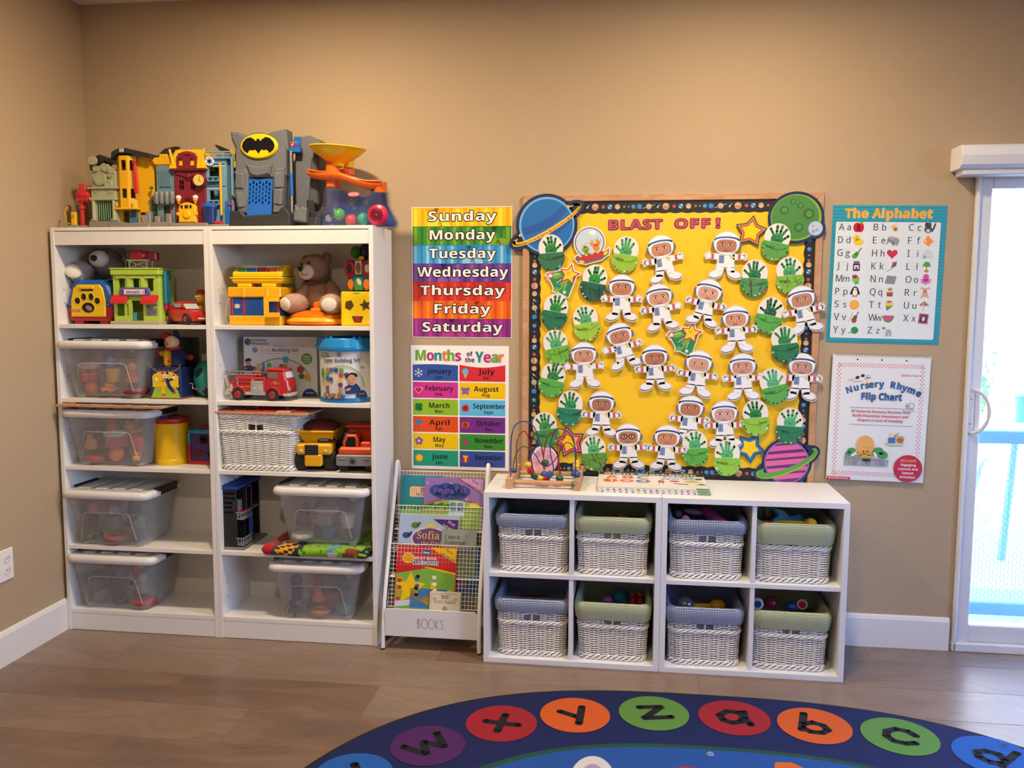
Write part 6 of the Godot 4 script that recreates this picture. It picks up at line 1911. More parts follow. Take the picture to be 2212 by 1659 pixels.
	for x in [-0.0285, 0.0285]: bx(t, "pilaster", g, V(x, 0.15, 0.06), V(0.014, 0.055, 0.006), 0.001)
	for x in [-0.063, 0.058]:
		ex(t, "awning", plastic("#cf2630"), PV([0.0, 0.108, 0.004, 0.111, 0.022, 0.092, 0.024, 0.079, 0.018, 0.08, 0.0, 0.098]), -0.031, 0.031, 0.001, Transform3D(Basis(V(0, 0, 1), V(0, 1, 0), V(-1, 0, 0)), V(x, 0, 0.058)))
	bx(t, "shop_window", plastic("#8d8f86", 0.2), V(0.058, 0.055, 0.052), V(0.048, 0.046, 0.002), 0)
	var wk := Ink.new()
	wk.z = 0.0535
	for q in [["#3a3a44", 0.045, 0.066, 0.006], ["#c23a3a", 0.052, 0.056, 0.006], ["#2f7fd0", 0.068, 0.044, 0.007], ["#e8e4da", 0.072, 0.064, 0.007], ["#b04a8a", 0.046, 0.044, 0.005]]: wk.disc(q[0], q[1], q[2], q[3], q[3] * 0.7)
	P(t, "window_display", wk, inkm(0.4))
	bx(t, "open_door", plastic("#2f8aa8"), V(-0.012, 0.03, 0.05), V(0.014, 0.03, 0.004), 0.001, V(0, 30, 0))
	var sg := ex(t, "shop_sign", plastic("#4a5fa8"), Ink.rr(-0.064, 0.106, 0.06, 0.139, 0.0155, 6), 0.06, 0.067, 0.002)
	k = Ink.new()
	k.z = 0.0675
	k.poly("#d84a7a", Ink.rr(-0.056, 0.111, 0.052, 0.134, 0.011, 6)); k.up(); k.poly("#3a4a98", Ink.rr(-0.0545, 0.1125, 0.0505, 0.1325, 0.0095, 6)); k.up(); k.rect("#e9e6e0", -0.044, 0.1135, 0.040, 0.1315); k.up()
	k.text("#1a1c30", "music", -0.006, 0.1168, 0.0105, 0.056, 0.5, true, "Droid Sans", 0.0); k.text("#2a4aa8", "n", 0.034, 0.1168, 0.0105)
	P(sg, "sign_print", k, inkm(0.4))
	for q in [[-0.05, 0.215], [0.02, 0.215]]:
		for z in [-0.02, 0.02]: bx(t, "trestle_leg", plastic("#cfcbbf"), V(q[0] + 0.004, 0.226, z), V(0.005, 0.03, 0.005), 0.001)
	for s in [-1, 1]: bx(t, "trestle_brace", plastic("#cfcbbf"), V(-0.012, 0.226, 0.02), V(0.066, 0.003, 0.003), 0.0005, V(0, 0, 20 * s))
	bx(t, "trestle_top", plastic("#cfcbbf"), V(-0.012, 0.242, 0.0), V(0.082, 0.006, 0.06), 0.001)
	la(t, "roof_tank", plastic("#c01f2e"), [0.0, 0.0, 0.034, 0.0, 0.036, 0.004, 0.036, 0.03, 0.033, 0.034, 0.0, 0.034], V(-0.014, 0.245, 0.0), 28)
	bx(t, "tank_spout", plastic("#a01c3c"), V(0.034, 0.258, -0.005), V(0.045, 0.032, 0.03), 0.004)
	tb(t, "aerial", plastic("#b5b070"), [V(-0.075, 0.21, 0.0), V(-0.073, 0.235, 0.0), V(-0.083, 0.247, 0.0), V(-0.08, 0.262, 0.0)], 0.0014, 5)
	bx(t, "blue_arrow", plastic("#3f7fd8"), V(-0.105, 0.206, 0.03), V(0.026, 0.005, 0.006), 0.001)
	bx(t, "side_lift", plastic("#1f7890"), V(0.104, 0.14, 0.02), V(0.012, 0.125, 0.04), 0.002)
	bx(t, "side_box", plastic("#a01c44"), V(0.102, 0.07, 0.02), V(0.012, 0.03, 0.03), 0.002)
	# toy racing car, turned to the front right
	t = T("toy_car", "shiny red toy racing car parked beside the green toy shop", "toy car", V(0.500, S1 + 0.001, 0.175), -28)
	t.scale = V(1.1, 1.14, 1.1)
	var red := M("#c01f1f", 0.18, {"clearcoat_enabled": true, "clearcoat": 0.6})
	ex(t, "car_body", red, PV([-0.085, 0.018, -0.088, 0.04, -0.07, 0.052, -0.045, 0.056, 0.03, 0.05, 0.07, 0.043, 0.088, 0.032, 0.09, 0.014, 0.06, 0.008, -0.07, 0.008]), -0.036, 0.036, 0.010)
	ex(t, "car_roof", red, PV([-0.055, 0.053, -0.04, 0.072, -0.005, 0.077, 0.018, 0.07, 0.034, 0.05]), -0.029, 0.029, 0.006)
	ex(t, "windscreen", M("#c9ccd0", 0.2), PV([0.018, 0.066, 0.034, 0.051, 0.037, 0.051, 0.021, 0.068]), -0.026, 0.026, 0.001)
	for s in [-1, 1]: bx(t, "side_window", M("#aeb2b8", 0.2), V(-0.012, 0.062, s * 0.0285), V(0.04, 0.013, 0.002), 0.0005)
	bx(t, "rear_wing", red, V(-0.084, 0.062, 0), V(0.014, 0.003, 0.07), 0.001)
	bx(t, "front_grille", M("#e6e2dc", 0.3), V(0.0885, 0.02, 0.0), V(0.004, 0.005, 0.034), 0.001)
	for x in [-0.055, 0.05]:
		for s in [-1, 1]:
			var wh := cy(t, "wheel", M("#17171a", 0.6), V(x, 0.0185, s * 0.026), V(x, 0.0185, s * 0.042), 0.0185, -1, 24, 0.002)
			cy(wh, "hub", M("#b5442c", 0.4), V(x, 0.0185, s * 0.0415), V(x, 0.0185, s * 0.0435), 0.010, 0.008, 14)
	# toy phone with a yellow figure
	t = T("toy_phone", "white toy phone with dark buttons held by yellow figure", "toy", V(0.552, S1, 0.115))
	bx(t, "phone_body", plastic("#e3dfd6", 0.3), V(0.018, 0.075, 0.01), V(0.046, 0.15, 0.02), 0.007, V(0, 0, -4))
	bx(t, "button_panel", plastic("#17171a", 0.3), V(0.018, 0.068, 0.0205), V(0.03, 0.11, 0.002), 0.001, V(0, 0, -4))
	for i in 5: el(t, "button", plastic(["#e8e4dc", "#c23a3a", "#d8d4cc", "#b9b5ae", "#c8433a"][i]), V(0.014 + i * 0.0016, 0.112 - i * 0.022, 0.0215), V(0.0075, 0.0075, 0.002))
	var yf := plastic("#e0a41c", 0.4)
	el(t, "figure_body", yf, V(-0.026, 0.04, 0.0), V(0.017, 0.042, 0.017))
	el(t, "figure_head", yf, V(-0.024, 0.098, 0.002), V(0.0215, 0.026, 0.0215))
	el(t, "figure_cap", plastic("#b3222c"), V(-0.022, 0.122, 0.0), V(0.019, 0.012, 0.019))
	for s in [-1, 1]:
		el(t, "figure_eye", plastic("#f2f0ea"), V(-0.027 + s * 0.007, 0.104, 0.021), V(0.005, 0.006, 0.003))
		el(t, "figure_pupil", plastic("#1a1a1a"), V(-0.026 + s * 0.007, 0.103, 0.0235), V(0.002, 0.003, 0.0015))

func shelf_one_right() -> void:
	# chest-shaped toy drum
	var t := T("toy_drum_chest", "blue toy drum chest with yellow bands and red stripes", "toy", V(0.797, S1, 0.15))
	var ye := plastic("#eeae10", 0.33)
	var bl := plastic("#174f9e", 0.33)
	bx(t, "lower_band", ye, V(0, 0.018, 0), V(0.2, 0.036, 0.17), 0.004)
	bx(t, "drum_wall", bl, V(0, 0.068, 0), V(0.19, 0.07, 0.16), 0.003)
	bx(t, "upper_band", ye, V(0, 0.122, 0), V(0.205, 0.038, 0.175), 0.004)
	for x in [-0.09, -0.043, 0.045, 0.088]: bx(t, "red_stripe", plastic("#a52630"), V(x, 0.068, 0.079), V(0.01, 0.068, 0.006), 0.001)
	for x in [-0.04, 0.05]: bx(t, "band_notch", ye, V(x, 0.122, 0.088), V(0.01, 0.038, 0.006), 0.002)
	var h := G.new()
	h.X = Transform3D(Basis(Vector3.UP, deg_to_rad(20)), V(0.068, 0.068, 0.085))
	h.holed(-0.028, -0.037, 0.028, 0.037, 0, 0.026, [[-0.01, -0.02, 0.03, 0.02]])
	P(t, "drum_handle", h, ye)
	var k := Ink.new()
	k.z = 0.0826
	k.poly("#e8e2dc", Ink.rr(-0.079, 0.062, -0.056, 0.079, 0.008)); k.up(); k.line("#b3303a", Array(Ink.rr(-0.0775, 0.0635, -0.0575, 0.0775, 0.007)), 0.0014, true); k.up(); k.text("#20242c", "little tikes", -0.0675, 0.0692, 0.0026, 0.0165)
	P(t, "maker_badge", k, inkm(0.4))
	tb(t, "cord", plastic("#d8d2c8"), spline([V(-0.09, 0.105, 0.03), V(-0.116, 0.1, 0.04), V(-0.128, 0.06, 0.05), V(-0.124, 0.015, 0.055), V(-0.105, 0.003, 0.06), V(-0.095, 0.008, 0.05)], 5), 0.0012, 5)
	# toy piano on top
	t = T("toy_piano", "yellow toy piano with four coloured keys on the chest", "toy", V(0.797, S1 + 0.141, 0.15))
	var y2 := plastic("#ecc416", 0.33)
	for x in [-0.05, 0.045]: bx(t, "foot", y2, V(x, 0.008, 0.03), V(0.055, 0.017, 0.06), 0.004)
	bx(t, "piano_body", y2, V(0, 0.027, 0.0), V(0.2, 0.026, 0.13), 0.010)
	bx(t, "body_trim", y2, V(0, 0.034, 0.001), V(0.204, 0.006, 0.134), 0.002)
	bx(t, "key_deck", y2, V(0, 0.047, 0.01), V(0.19, 0.018, 0.1), 0.004)
	for s in [-1, 1]:
		ex(t, "cheek", y2, PV([-0.06, 0.04, 0.05, 0.04, 0.05, 0.058, 0.01, 0.082, -0.05, 0.086, -0.06, 0.075]), -0.012, 0.012, 0.004, Transform3D(Basis(V(0, 0, 1), V(0, 1, 0), V(-1, 0, 0)), V(s * 0.085, 0, 0)))
	for i in 4: bx(t, "key", plastic(["#23885a", "#1f62b0", "#8a1f34", "#c2552a"][i]), V(-0.061 + i * 0.0405, 0.062, 0.034), V(0.037, 0.018, 0.03), 0.003)
	var bk := bx(t, "key_rest", plastic("#d9d5cb"), V(0, 0.075, 0.0), V(0.15, 0.014, 0.012), 0.003)
	k = Ink.new()
	k.z = 0.0065
	k.poly("#a52a34", Ink.rr(-0.016, 0.0695, 0.016, 0.0805, 0.005)); k.up(); k.poly("#e8e4de", Ink.rr(-0.0145, 0.071, 0.0145, 0.079, 0.004)); k.up(); k.text("#20242c", "little tikes", 0, 0.0735, 0.003, 0.023)
	P(bk, "maker_badge", k, inkm(0.4))
	# orange and yellow spinning dome
	t = T("spinning_dome_toy", "low orange and yellow round toy under the brown bear", "toy", V(1.004, S1, 0.142))
	la(t, "lower_ring", plastic("#ec7a10", 0.3), [0.0, 0.0, 0.1, 0.0, 0.114, 0.008, 0.116, 0.016], Vector3.ZERO, 44)
	la(t, "middle_ring", plastic("#f0b416", 0.3), [0.116, 0.016, 0.113, 0.024, 0.103, 0.03, 0.095, 0.031], Vector3.ZERO, 44)
	la(t, "dome", plastic("#ef7210", 0.28), [0.104, 0.03, 0.103, 0.036, 0.085, 0.048, 0.05, 0.055, 0.0, 0.057], Vector3.ZERO, 44)
	la(t, "knob_collar", plastic("#f0b416", 0.3), [0.026, 0.054, 0.026, 0.062, 0.02, 0.064, 0.0, 0.064], Vector3.ZERO, 28)
	la(t, "knob", plastic("#ef7210", 0.28), [0.014, 0.062, 0.016, 0.072, 0.014, 0.082, 0.007, 0.088, 0.0, 0.089], V(0.0, 0, 0.0), 24)
	tb(t, "pull_cord", plastic("#c9a060"), spline([V(0.1, 0.03, 0.03), V(0.116, 0.05, 0.03), V(0.112, 0.075, 0.02), V(0.105, 0.09, 0.0)], 5), 0.0012, 5)
	# brown bear
	t = T("teddy_bear", "brown plush teddy bear sitting with both feet forward", "teddy bear", V(0.998, S1 + 0.04, 0.11))
	var f := fleece("#97775f")
	var lf := fleece("#b4927a")
	bear_part(t, "body", f, V(0.0, 0.075, -0.02), V(0.062, 0.078, 0.05), 2600)
	bear_part(t, "head", f, V(-0.012, 0.175, 0.0), V(0.056, 0.052, 0.05), 2600, V(0, -12, -8))
	bear_part(t, "ear", f, V(0.032, 0.212, -0.005), V(0.02, 0.022, 0.013), 500, V(0, -15, -25))
	bear_part(t, "ear", f, V(-0.052, 0.206, -0.018), V(0.017, 0.018, 0.011), 400, V(0, -15, 25))
	bear_part(t, "muzzle", fleece("#cfc2b2"), V(-0.028, 0.158, 0.047), V(0.031, 0.028, 0.026), 200, V(0, -20, 0), -2.0, 0.0025)
	ex(t, "nose", M("#1b1612", 0.4), PV([-0.0125, 0.009, 0.0125, 0.009, 0.010, -0.006, 0.0, -0.013, -0.010, -0.006]), 0, 0.006, 0.002, Transform3D(rotb(V(-14, -22, 0)), V(-0.041, 0.170, 0.068)))
	tb(t, "mouth_stitch", M("#3a2a20", 0.7), [V(-0.040, 0.157, 0.0735), V(-0.034, 0.146, 0.0735), V(-0.018, 0.146, 0.0725), V(-0.010, 0.155, 0.0685)], 0.0011, 5)
	el(t, "eye", M("#120e0c", 0.15), V(-0.018, 0.192, 0.046), V(0.0055, 0.0055, 0.004))
	el(t, "eye", M("#120e0c", 0.15), V(-0.052, 0.188, 0.034), V(0.005, 0.0055, 0.004))
	tb(t, "neck_ribbon", M("#4a3d2c", 0.6), spline([V(-0.05, 0.124, 0.0), V(-0.02, 0.118, 0.036), V(0.02, 0.122, 0.034), V(0.046, 0.128, 0.0), V(0.02, 0.13, -0.04), V(-0.03, 0.128, -0.035)], 4, true), 0.006, 6, true)
	bear_part(t, "arm", f, V(-0.062, 0.072, 0.01), V(0.026, 0.05, 0.026), 900, V(0, 0, -28))
	bear_part(t, "arm", f, V(0.066, 0.078, 0.01), V(0.026, 0.054, 0.026), 900, V(0, 0, 26))
	bear_part(t, "leg", lf, V(-0.066, 0.042, 0.075), V(0.04, 0.036, 0.056), 1500, V(0, -30, 0))
	bear_part(t, "leg", lf, V(0.074, 0.04, 0.075), V(0.042, 0.037, 0.05), 1500, V(0, 10, 0))
	el(t, "foot_pad", fleece("#dccdbb"), V(-0.083, 0.039, 0.124), V(0.027, 0.024, 0.010), V(5, -26, -20))
	el(t, "foot_pad", fleece("#dccdbb"), V(0.083, 0.038, 0.124), V(0.029, 0.025, 0.010), V(0, 10, 10))
	# yellow shape sorter
	t = T("shape_sorter_cube", "yellow shape sorter cube with star and pentagon openings painted dark", "toy", V(1.183, S1, 0.168))
	var yc := plastic("#ecc910", 0.35)
	bx(t, "cube", yc, V(0, 0.0625, 0), V(0.118, 0.125, 0.118), 0.004)
	bx(t, "face_panel", yc, V(0, 0.06, 0.0595), V(0.106, 0.108, 0.002), 0.001)
	var hm := M("#4a3208", 0.8)  # dark plates on the solid face; their colour stands in for shaded openings
	ex(t, "pentagon_shade_plate", hm, PV([-0.039, 0.089, -0.018, 0.094, -0.009, 0.075, -0.023, 0.057, -0.042, 0.066]), 0.0602, 0.0612)
	ex(t, "star_shade_plate", hm, Ink.star(Vector2(0.034, 0.076), 0.023, 0.011, 5, 0.2), 0.0602, 0.0612)
	ex(t, "trapezoid_shade_plate", hm, PV([-0.018, 0.036, 0.026, 0.036, 0.018, 0.013, -0.008, 0.013]), 0.0602, 0.0612)
	bx(t, "red_shape", plastic("#b01c38"), V(0.004, 0.025, 0.0612), V(0.022, 0.018, 0.002), 0.0005)
	bx(t, "lid_catch", yc, V(0.0, 0.121, 0.0602), V(0.02, 0.004, 0.003), 0.001)
	# blue activity figure on top of it
	t = T("activity_toy", "blue activity toy with red ringed dials standing on yellow cube", "toy", V(1.182, S1 + 0.126, 0.14))
	var ab := plastic("#1f6aa0", 0.35)
	bx(t, "body", ab, V(0.004, 0.058, 0), V(0.105, 0.115, 0.08), 0.014)
	for s in [-1, 1]:
		var dd := la(t, "dial_ring", plastic("#b01c38", 0.3), [0.014, 0.012, 0.024, 0.010, 0.028, 0.0], V(-0.004 + s * 0.034, 0.084, 0.036), 24, V(90, 0, 0), 0.82, 1.2)
		el(dd, "dial_glass", plastic("#3c3a40", 0.1) if s < 0 else plastic("#d8d4cc", 0.2), V(-0.004 + s * 0.034, 0.084, 0.044), V(0.0115, 0.017, 0.005))
		la(t, "orange_button", plastic("#dd7414", 0.3), [0.0, 0.008, 0.012, 0.007, 0.016, 0.0], V(-0.004 + s * 0.030, 0.026, 0.038), 20, V(90, 0, 0), 0.8, 1.3)
	bx(t, "picture_panel", plastic("#d5cdb8"), V(-0.004, 0.088, 0.041), V(0.026, 0.05, 0.003), 0.001)
	el(t, "mirror", plastic("#8a6a50", 0.1), V(-0.004, 0.086, 0.0425), V(0.009, 0.02, 0.002))
	bx(t, "green_panel", plastic("#3f8a3c"), V(-0.004, 0.03, 0.041), V(0.03, 0.05, 0.003), 0.001)
	el(t, "moon_mark", plastic("#cfd6da"), V(-0.002, 0.036, 0.0425), V(0.008, 0.014, 0.0015), V(0, 0, 25))
	el(t, "green_ball", plastic("#2f7f1e"), V(-0.022, 0.146, 0.01), V(0.021, 0.024, 0.021))
	el(t, "navy_cap", plastic("#1f1f56"), V(0.018, 0.148, 0.0), V(0.028, 0.036, 0.028))
	el(t, "yellow_knob", plastic("#dca814"), V(0.006, 0.122, 0.034), V(0.012, 0.008, 0.009))
	el(t, "red_knob", plastic("#a51c34"), V(0.038, 0.12, 0.03), V(0.010, 0.010, 0.008))

func gear(k: Ink, c, x: float, y: float, r: float) -> void:
	k.poly(c, Ink.star(Vector2(x, y), r, r * 0.68, 8, r * 90.0)); k.up(); k.disc(Color(c).lightened(0.25), x, y, r * 0.42, -1, 0, 10); k.up(); k.disc(Color(c).darkened(0.25), x, y, r * 0.2, -1, 0, 8); k.z -= 2 * k.step

func child_print(k: Ink, x: float, y: float, s: float) -> void:
	# a generic printed child leaning over gears
	k.poly("#2a3f72", PackedVector2Array([Vector2(x - 0.9 * s, y - 1.7 * s), Vector2(x - 1.0 * s, y - 0.7 * s), Vector2(x - 0.3 * s, y - 0.3 * s), Vector2(x + 0.6 * s, y - 0.2 * s), Vector2(x + 1.2 * s, y - 0.9 * s), Vector2(x + 1.2 * s, y - 1.7 * s)])); k.up()
	k.disc("#c98f72", x, y + 0.3 * s, 0.62 * s, 0.78 * s, 0.15); k.disc("#c98f72", x - 0.5 * s, y - 1.05 * s, 0.4 * s, 0.18 * s, 0.4); k.up()
	k.poly("#241c1a", Ink.circ(Vector2(x + 0.05 * s, y + 0.7 * s), 0.78 * s, 0.62 * s, 16, 0.15, -0.15, PI + 0.2)); k.up()
	for q in [-0.28, 0.18]: k.disc("#2a1c18", x + q * s, y + 0.28 * s, 0.07 * s, 0.05 * s, 0, 8)
	k.line("#8a3f36", Ink.arcs(Vector2(x - 0.05 * s, y - 0.05 * s), 0.22 * s, 0.14 * s, PI + 0.2, TAU - 0.2, 6), 0.06 * s)
	k.up()

func shelf_two() -> void:
	# jack in the box
	var t := T("jack_in_the_box", "clown jack-in-the-box with open lid and starry curtain print", "toy", V(0.438, S2, 0.175))
	var W := 0.124
	bx(t, "tin_box", M("#1f2a5e", 0.35), V(0, 0.06, 0), V(W, 0.12, 0.12), 0.002)
	bx(t, "tin_base", M("#8a5a34", 0.4), V(0, 0.003, 0), V(W + 0.003, 0.006, 0.123), 0.001)
	var k := Ink.new()
	k.z = 0.0605
	k.rect("#18275e", -0.061, 0.004, 0.061, 0.119); k.up()
	k.poly("#efc51e", PV([-0.052, 0.045, -0.052, 0.088, -0.038, 0.098, -0.02, 0.106, 0.02, 0.106, 0.038, 0.098, 0.052, 0.088, 0.052, 0.045])); k.up()
	k.poly("#9cbd34", PV([-0.058, 0.006, -0.045, 0.042, -0.02, 0.048, 0.04, 0.046, 0.05, 0.03, 0.058, 0.006])); k.up()
	for i in 40:
		var x := -0.058 + fmod(i * 0.0191, 0.116)
		var y := 0.008 + fmod(i * 0.0307, 0.108)
		if absf(x) > 0.044 or y > 0.1: k.disc("#e8e8f0", x, y, 0.0013, -1, 0, 6)
	k.line("#d8a020", Ink.arcs(Vector2(0, 0.135), 0.062, 0.034, PI + 0.1, TAU - 0.1, 12), 0.002); k.up()
	k.line("#efc51e", [Vector2(-0.006, 0.075), Vector2(-0.012, 0.045), Vector2(-0.008, 0.022)], 0.014); k.line("#1f2f78", [Vector2(0.006, 0.075), Vector2(0.014, 0.05), Vector2(0.03, 0.03)], 0.014); k.line("#efc51e", [Vector2(-0.006, 0.068), Vector2(-0.032, 0.072)], 0.008); k.line("#1f2f78", [Vector2(0.006, 0.068), Vector2(0.032, 0.078)], 0.008); k.up()
	k.disc("#f0dcd0", -0.001, 0.088, 0.0095); k.disc("#c23a2e", -0.01, 0.1, 0.006); k.disc("#1f2f78", 0.008, 0.1, 0.006); k.disc("#f0f0ea", -0.036, 0.075, 0.006); k.disc("#f0f0ea", 0.034, 0.082, 0.006); k.disc("#c23a2e", -0.008, 0.017, 0.008, 0.004); k.disc("#c23a2e", 0.034, 0.025, 0.008, 0.004); k.up()
	k.disc("#c23a2e", -0.001, 0.087, 0.0022); k.disc("#c23a2e", 0.034, 0.092, 0.004); k.disc("#c23a2e", -0.001, 0.077, 0.006, 0.003)
	P(t, "front_print", k, inkm(0.35))
	bx(t, "open_lid", M("#2a2f30", 0.35), V(0.02, 0.175, -0.058), V(0.115, 0.11, 0.003), 0.001)
	tb(t, "crank", M("#b0b2b4", 0.3, {"metallic": 0.7}), [V(0.062, 0.055, 0.0), V(0.076, 0.055, 0.0), V(0.076, 0.036, 0.0), V(0.088, 0.034, 0.0)], 0.0016, 6)
	el(t, "crank_knob", M("#b3222c", 0.4), V(0.09, 0.034, 0.0), V(0.006, 0.005, 0.005))
	var dz := 0.01
	bx(t, "clown_half", fleece("#d8a41c"), V(-0.012, 0.152, dz), V(0.034, 0.075, 0.045), 0.014)
	bx(t, "clown_half", fleece("#18214e"), V(0.026, 0.15, dz), V(0.05, 0.078, 0.045), 0.016)
	bx(t, "clown_sleeve", fleece("#d8a41c"), V(-0.034, 0.168, dz), V(0.03, 0.018, 0.02), 0.006, V(0, 0, -18))
	bx(t, "clown_sleeve", fleece("#18214e"), V(0.06, 0.16, dz), V(0.03, 0.022, 0.02), 0.006, V(0, 0, -30))
	for q in [[-0.05, 0.172], [0.078, 0.156]]: el(t, "clown_mitten", fleece("#b3222c"), V(q[0], q[1], dz), V(0.011, 0.010, 0.008))
	el(t, "clown_head", M("#dcb894", 0.6), V(0.008, 0.212, dz + 0.008), V(0.028, 0.026, 0.026))
	tb(t, "clown_ruff", fleece("#b3222c"), spline([V(-0.018, 0.19, dz), V(0.006, 0.188, dz + 0.028), V(0.034, 0.192, dz), V(0.008, 0.19, dz - 0.026)], 4, true), 0.006, 6, true)
	el(t, "clown_nose", M("#b3222c", 0.4), V(0.003, 0.208, dz + 0.034), V(0.005, 0.005, 0.004))
	for s in [-1, 1]:
		el(t, "clown_eye", M("#14140f", 0.3), V(0.004 + s * 0.009, 0.218, dz + 0.031), V(0.0026, 0.003, 0.002))
		el(t, "clown_cheek", M("#c2412e", 0.5), V(0.004 + s * 0.012, 0.208, dz + 0.029), V(0.004, 0.003, 0.002))
	el(t, "hat_horn", fleece("#a51c2c"), V(-0.018, 0.235, dz), V(0.020, 0.016, 0.014), V(0, 0, -20))
	el(t, "hat_horn", fleece("#18305e"), V(0.022, 0.24, dz), V(0.012, 0.019, 0.012), V(0, 0, 20))
	el(t, "clown_button", M("#b3222c", 0.4), V(0.004, 0.145, dz + 0.025), V(0.007, 0.007, 0.004))
	# teal egg-shaped shape sorter
	t = T("teal_shape_sorter", "rounded teal shape sorter with oval and star holes painted dark", "toy", V(0.561, S2, 0.13))
	la(t, "egg_shell", plastic("#1f8f8c", 0.4), [0.0, 0.0, 0.03, 0.003, 0.055, 0.03, 0.064, 0.07, 0.056, 0.112, 0.032, 0.136, 0.0, 0.143], Vector3.ZERO, 30, V(0, 0, 3), 0.9, 0.9)
	el(t, "oval_shade_spot", M("#0f1416", 0.8), V(-0.018, 0.1, 0.049), V(0.013, 0.02, 0.005), V(-20, -20, -30))  # solid dark spot; the shade of the hole is put into its colour
	var st := G.new()
	st.X = Transform3D(rotb(V(14, 0, 0)), V(0.012, 0.034, 0.0))
	st.ext(Ink.star(Vector2.ZERO, 0.021, 0.009, 5, 0.1), 0.046, 0.052)
	P(t, "egg_star_shade", st, M("#3a1414", 0.8))  # raised star coloured dark like the shade inside a hole
	# boxed gear set
	t = T("building_set_box", "white boxed gear building set behind the toy fire truck", "box", V(0.835, S2, 0.062))
	t.rotation_degrees.y = 2
	bx(t, "carton", M("#c9ccca", 0.5), V(0, 0.117, 0), V(0.292, 0.234, 0.075), 0.001)
	k = Ink.new()
	k.z = 0.038
	k.rect("#d5d8d8", -0.145, 0.001, 0.145, 0.233); k.up()
	for q in [["#2f8a4a", PV([-0.127, 0.228, -0.114, 0.221, -0.127, 0.214, -0.140, 0.221])], ["#2a4fa0", PV([-0.140, 0.221, -0.127, 0.214, -0.127, 0.199, -0.140, 0.206])], ["#b34a3a", PV([-0.114, 0.221, -0.127, 0.214, -0.127, 0.199, -0.114, 0.206])]]: k.poly(q[0], q[1])
	k.text("#2c3238", "Learning", -0.110, 0.2155, 0.0098, 0.0, 0.0); k.text("#2c3238", "Resources", -0.110, 0.2025, 0.0098, 0.0, 0.0)
	k.text("#a8a89c", "100-Piece", -0.004, 0.1945, 0.0075)
	gear(k, "#5f7aa8", -0.100, 0.182, 0.013); k.text("#d88a4a", "Deluxe", -0.076, 0.1765, 0.0115, 0.042, 0.0, false, "Droid Serif"); k.text("#22386e", "Building Set", -0.030, 0.1765, 0.0130, 0.102, 0.0)
	k.rect("#9aa0aa", -0.076, 0.1685, 0.072, 0.1698)
	k.disc("#58963a", 0.105, 0.150, 0.022, 0.022, 0, 26); k.up()
	for i in 3: k.text("#dfe8d0", ["Makes", "building", "fun again"][i], 0.105, 0.156 - i * 0.009, 0.0048, 0.026)
	k.line("#6aa33c", Ink.arcs(Vector2(0.0, 0.055), 0.118, 0.095, 0.05, PI - 0.05, 30), 0.004)
	k.up()
	for q in [["#2fa3d0", 0.022, 0.146, 0.016], ["#c03a3a", 0.004, 0.121, 0.011], ["#d8703a", 0.02, 0.122, 0.011], ["#b33030", 0.08, 0.108, 0.017], ["#d8a02a", 0.108, 0.077, 0.016], ["#2f7a3a", 0.084, 0.082, 0.014], ["#5fae3a", -0.045, 0.124, 0.012], ["#c9b93a", -0.087, 0.122, 0.010], ["#b33040", -0.105, 0.113, 0.008]]: gear(k, q[0], q[1], q[2], q[3])
	k.up(3)
	child_print(k, -0.128, 0.128, 0.017)
	k.poly("#1d2f6e", Ink.circ(Vector2(0.115, 0.003), 0.030, 0.032, 14, 0.0, 0.0, PI)); k.up(); k.text("#c8d4ea", "develops", 0.115, 0.016, 0.006, 0.030)
	P(t, "box_print", k, inkm(0.4))
	# fire truck
	t = T("toy_fire_truck", "red toy fire truck with grey ladder and silver side panels", "toy truck", V(0.812, S2, 0.192))
	t.rotation_degrees.y = -3
	var red := M("#b81e24", 0.25, {"clearcoat_enabled": true, "clearcoat": 0.4})
	var sil := plastic("#a9aba8", 0.35)
	ex(t, "rear_body", red, PV([-0.13, 0.03, 0.018, 0.03, 0.018, 0.088, -0.1, 0.09, -0.125, 0.06]), -0.036, 0.036, 0.004)
	ex(t, "cab", red, PV([0.016, 0.02, 0.108, 0.02, 0.112, 0.05, 0.108, 0.078, 0.1, 0.084, 0.094, 0.112, 0.028, 0.114, 0.024, 0.084, 0.016, 0.08]), -0.037, 0.037, 0.005)
	ex(t, "cab_roof", red, PV([0.022, 0.112, 0.098, 0.111, 0.09, 0.12, 0.032, 0.122]), -0.038, 0.038, 0.004)
	bx(t, "side_window", M("#6d7376", 0.15), V(0.05, 0.095, 0.0375), V(0.036, 0.022, 0.002), 0.001)
	ex(t, "windscreen", M("#cfd4d6", 0.15), PV([0.0955, 0.109, 0.1015, 0.086, 0.1045, 0.086, 0.0985, 0.109]), -0.032, 0.032, 0.0008)
	bx(t, "silver_skirt", sil, V(-0.05, 0.027, 0.0), V(0.15, 0.012, 0.074), 0.001)
	bx(t, "pump_panel", sil, V(-0.014, 0.052, 0.037), V(0.05, 0.044, 0.003), 0.001)
	for q in [[-0.026, 0.044], [-0.004, 0.044]]: la(t, "gauge", sil, [0.0, 0.004, 0.006, 0.003, 0.007, 0.0], V(q[0], q[1], 0.038), 14, V(90, 0, 0))
	ex(t, "tailboard", sil, PV([-0.148, 0.02, -0.1, 0.02, -0.105, 0.045, -0.135, 0.045]), -0.036, 0.036, 0.002)
	bx(t, "front_bumper", sil, V(0.102, 0.024, 0.0), V(0.028, 0.012, 0.078), 0.003)
	for x in [-0.092, -0.03]:
		for y in [0.076, 0.062]: tb(t, "hose_loop", sil, [V(x - 0.004, y + 0.004, 0.038), V(x + 0.004, y + 0.003, 0.039), V(x + 0.002, y - 0.001, 0.04), V(x + 0.004, y - 0.005, 0.039), V(x - 0.003, y - 0.007, 0.038)], 0.0018, 5)
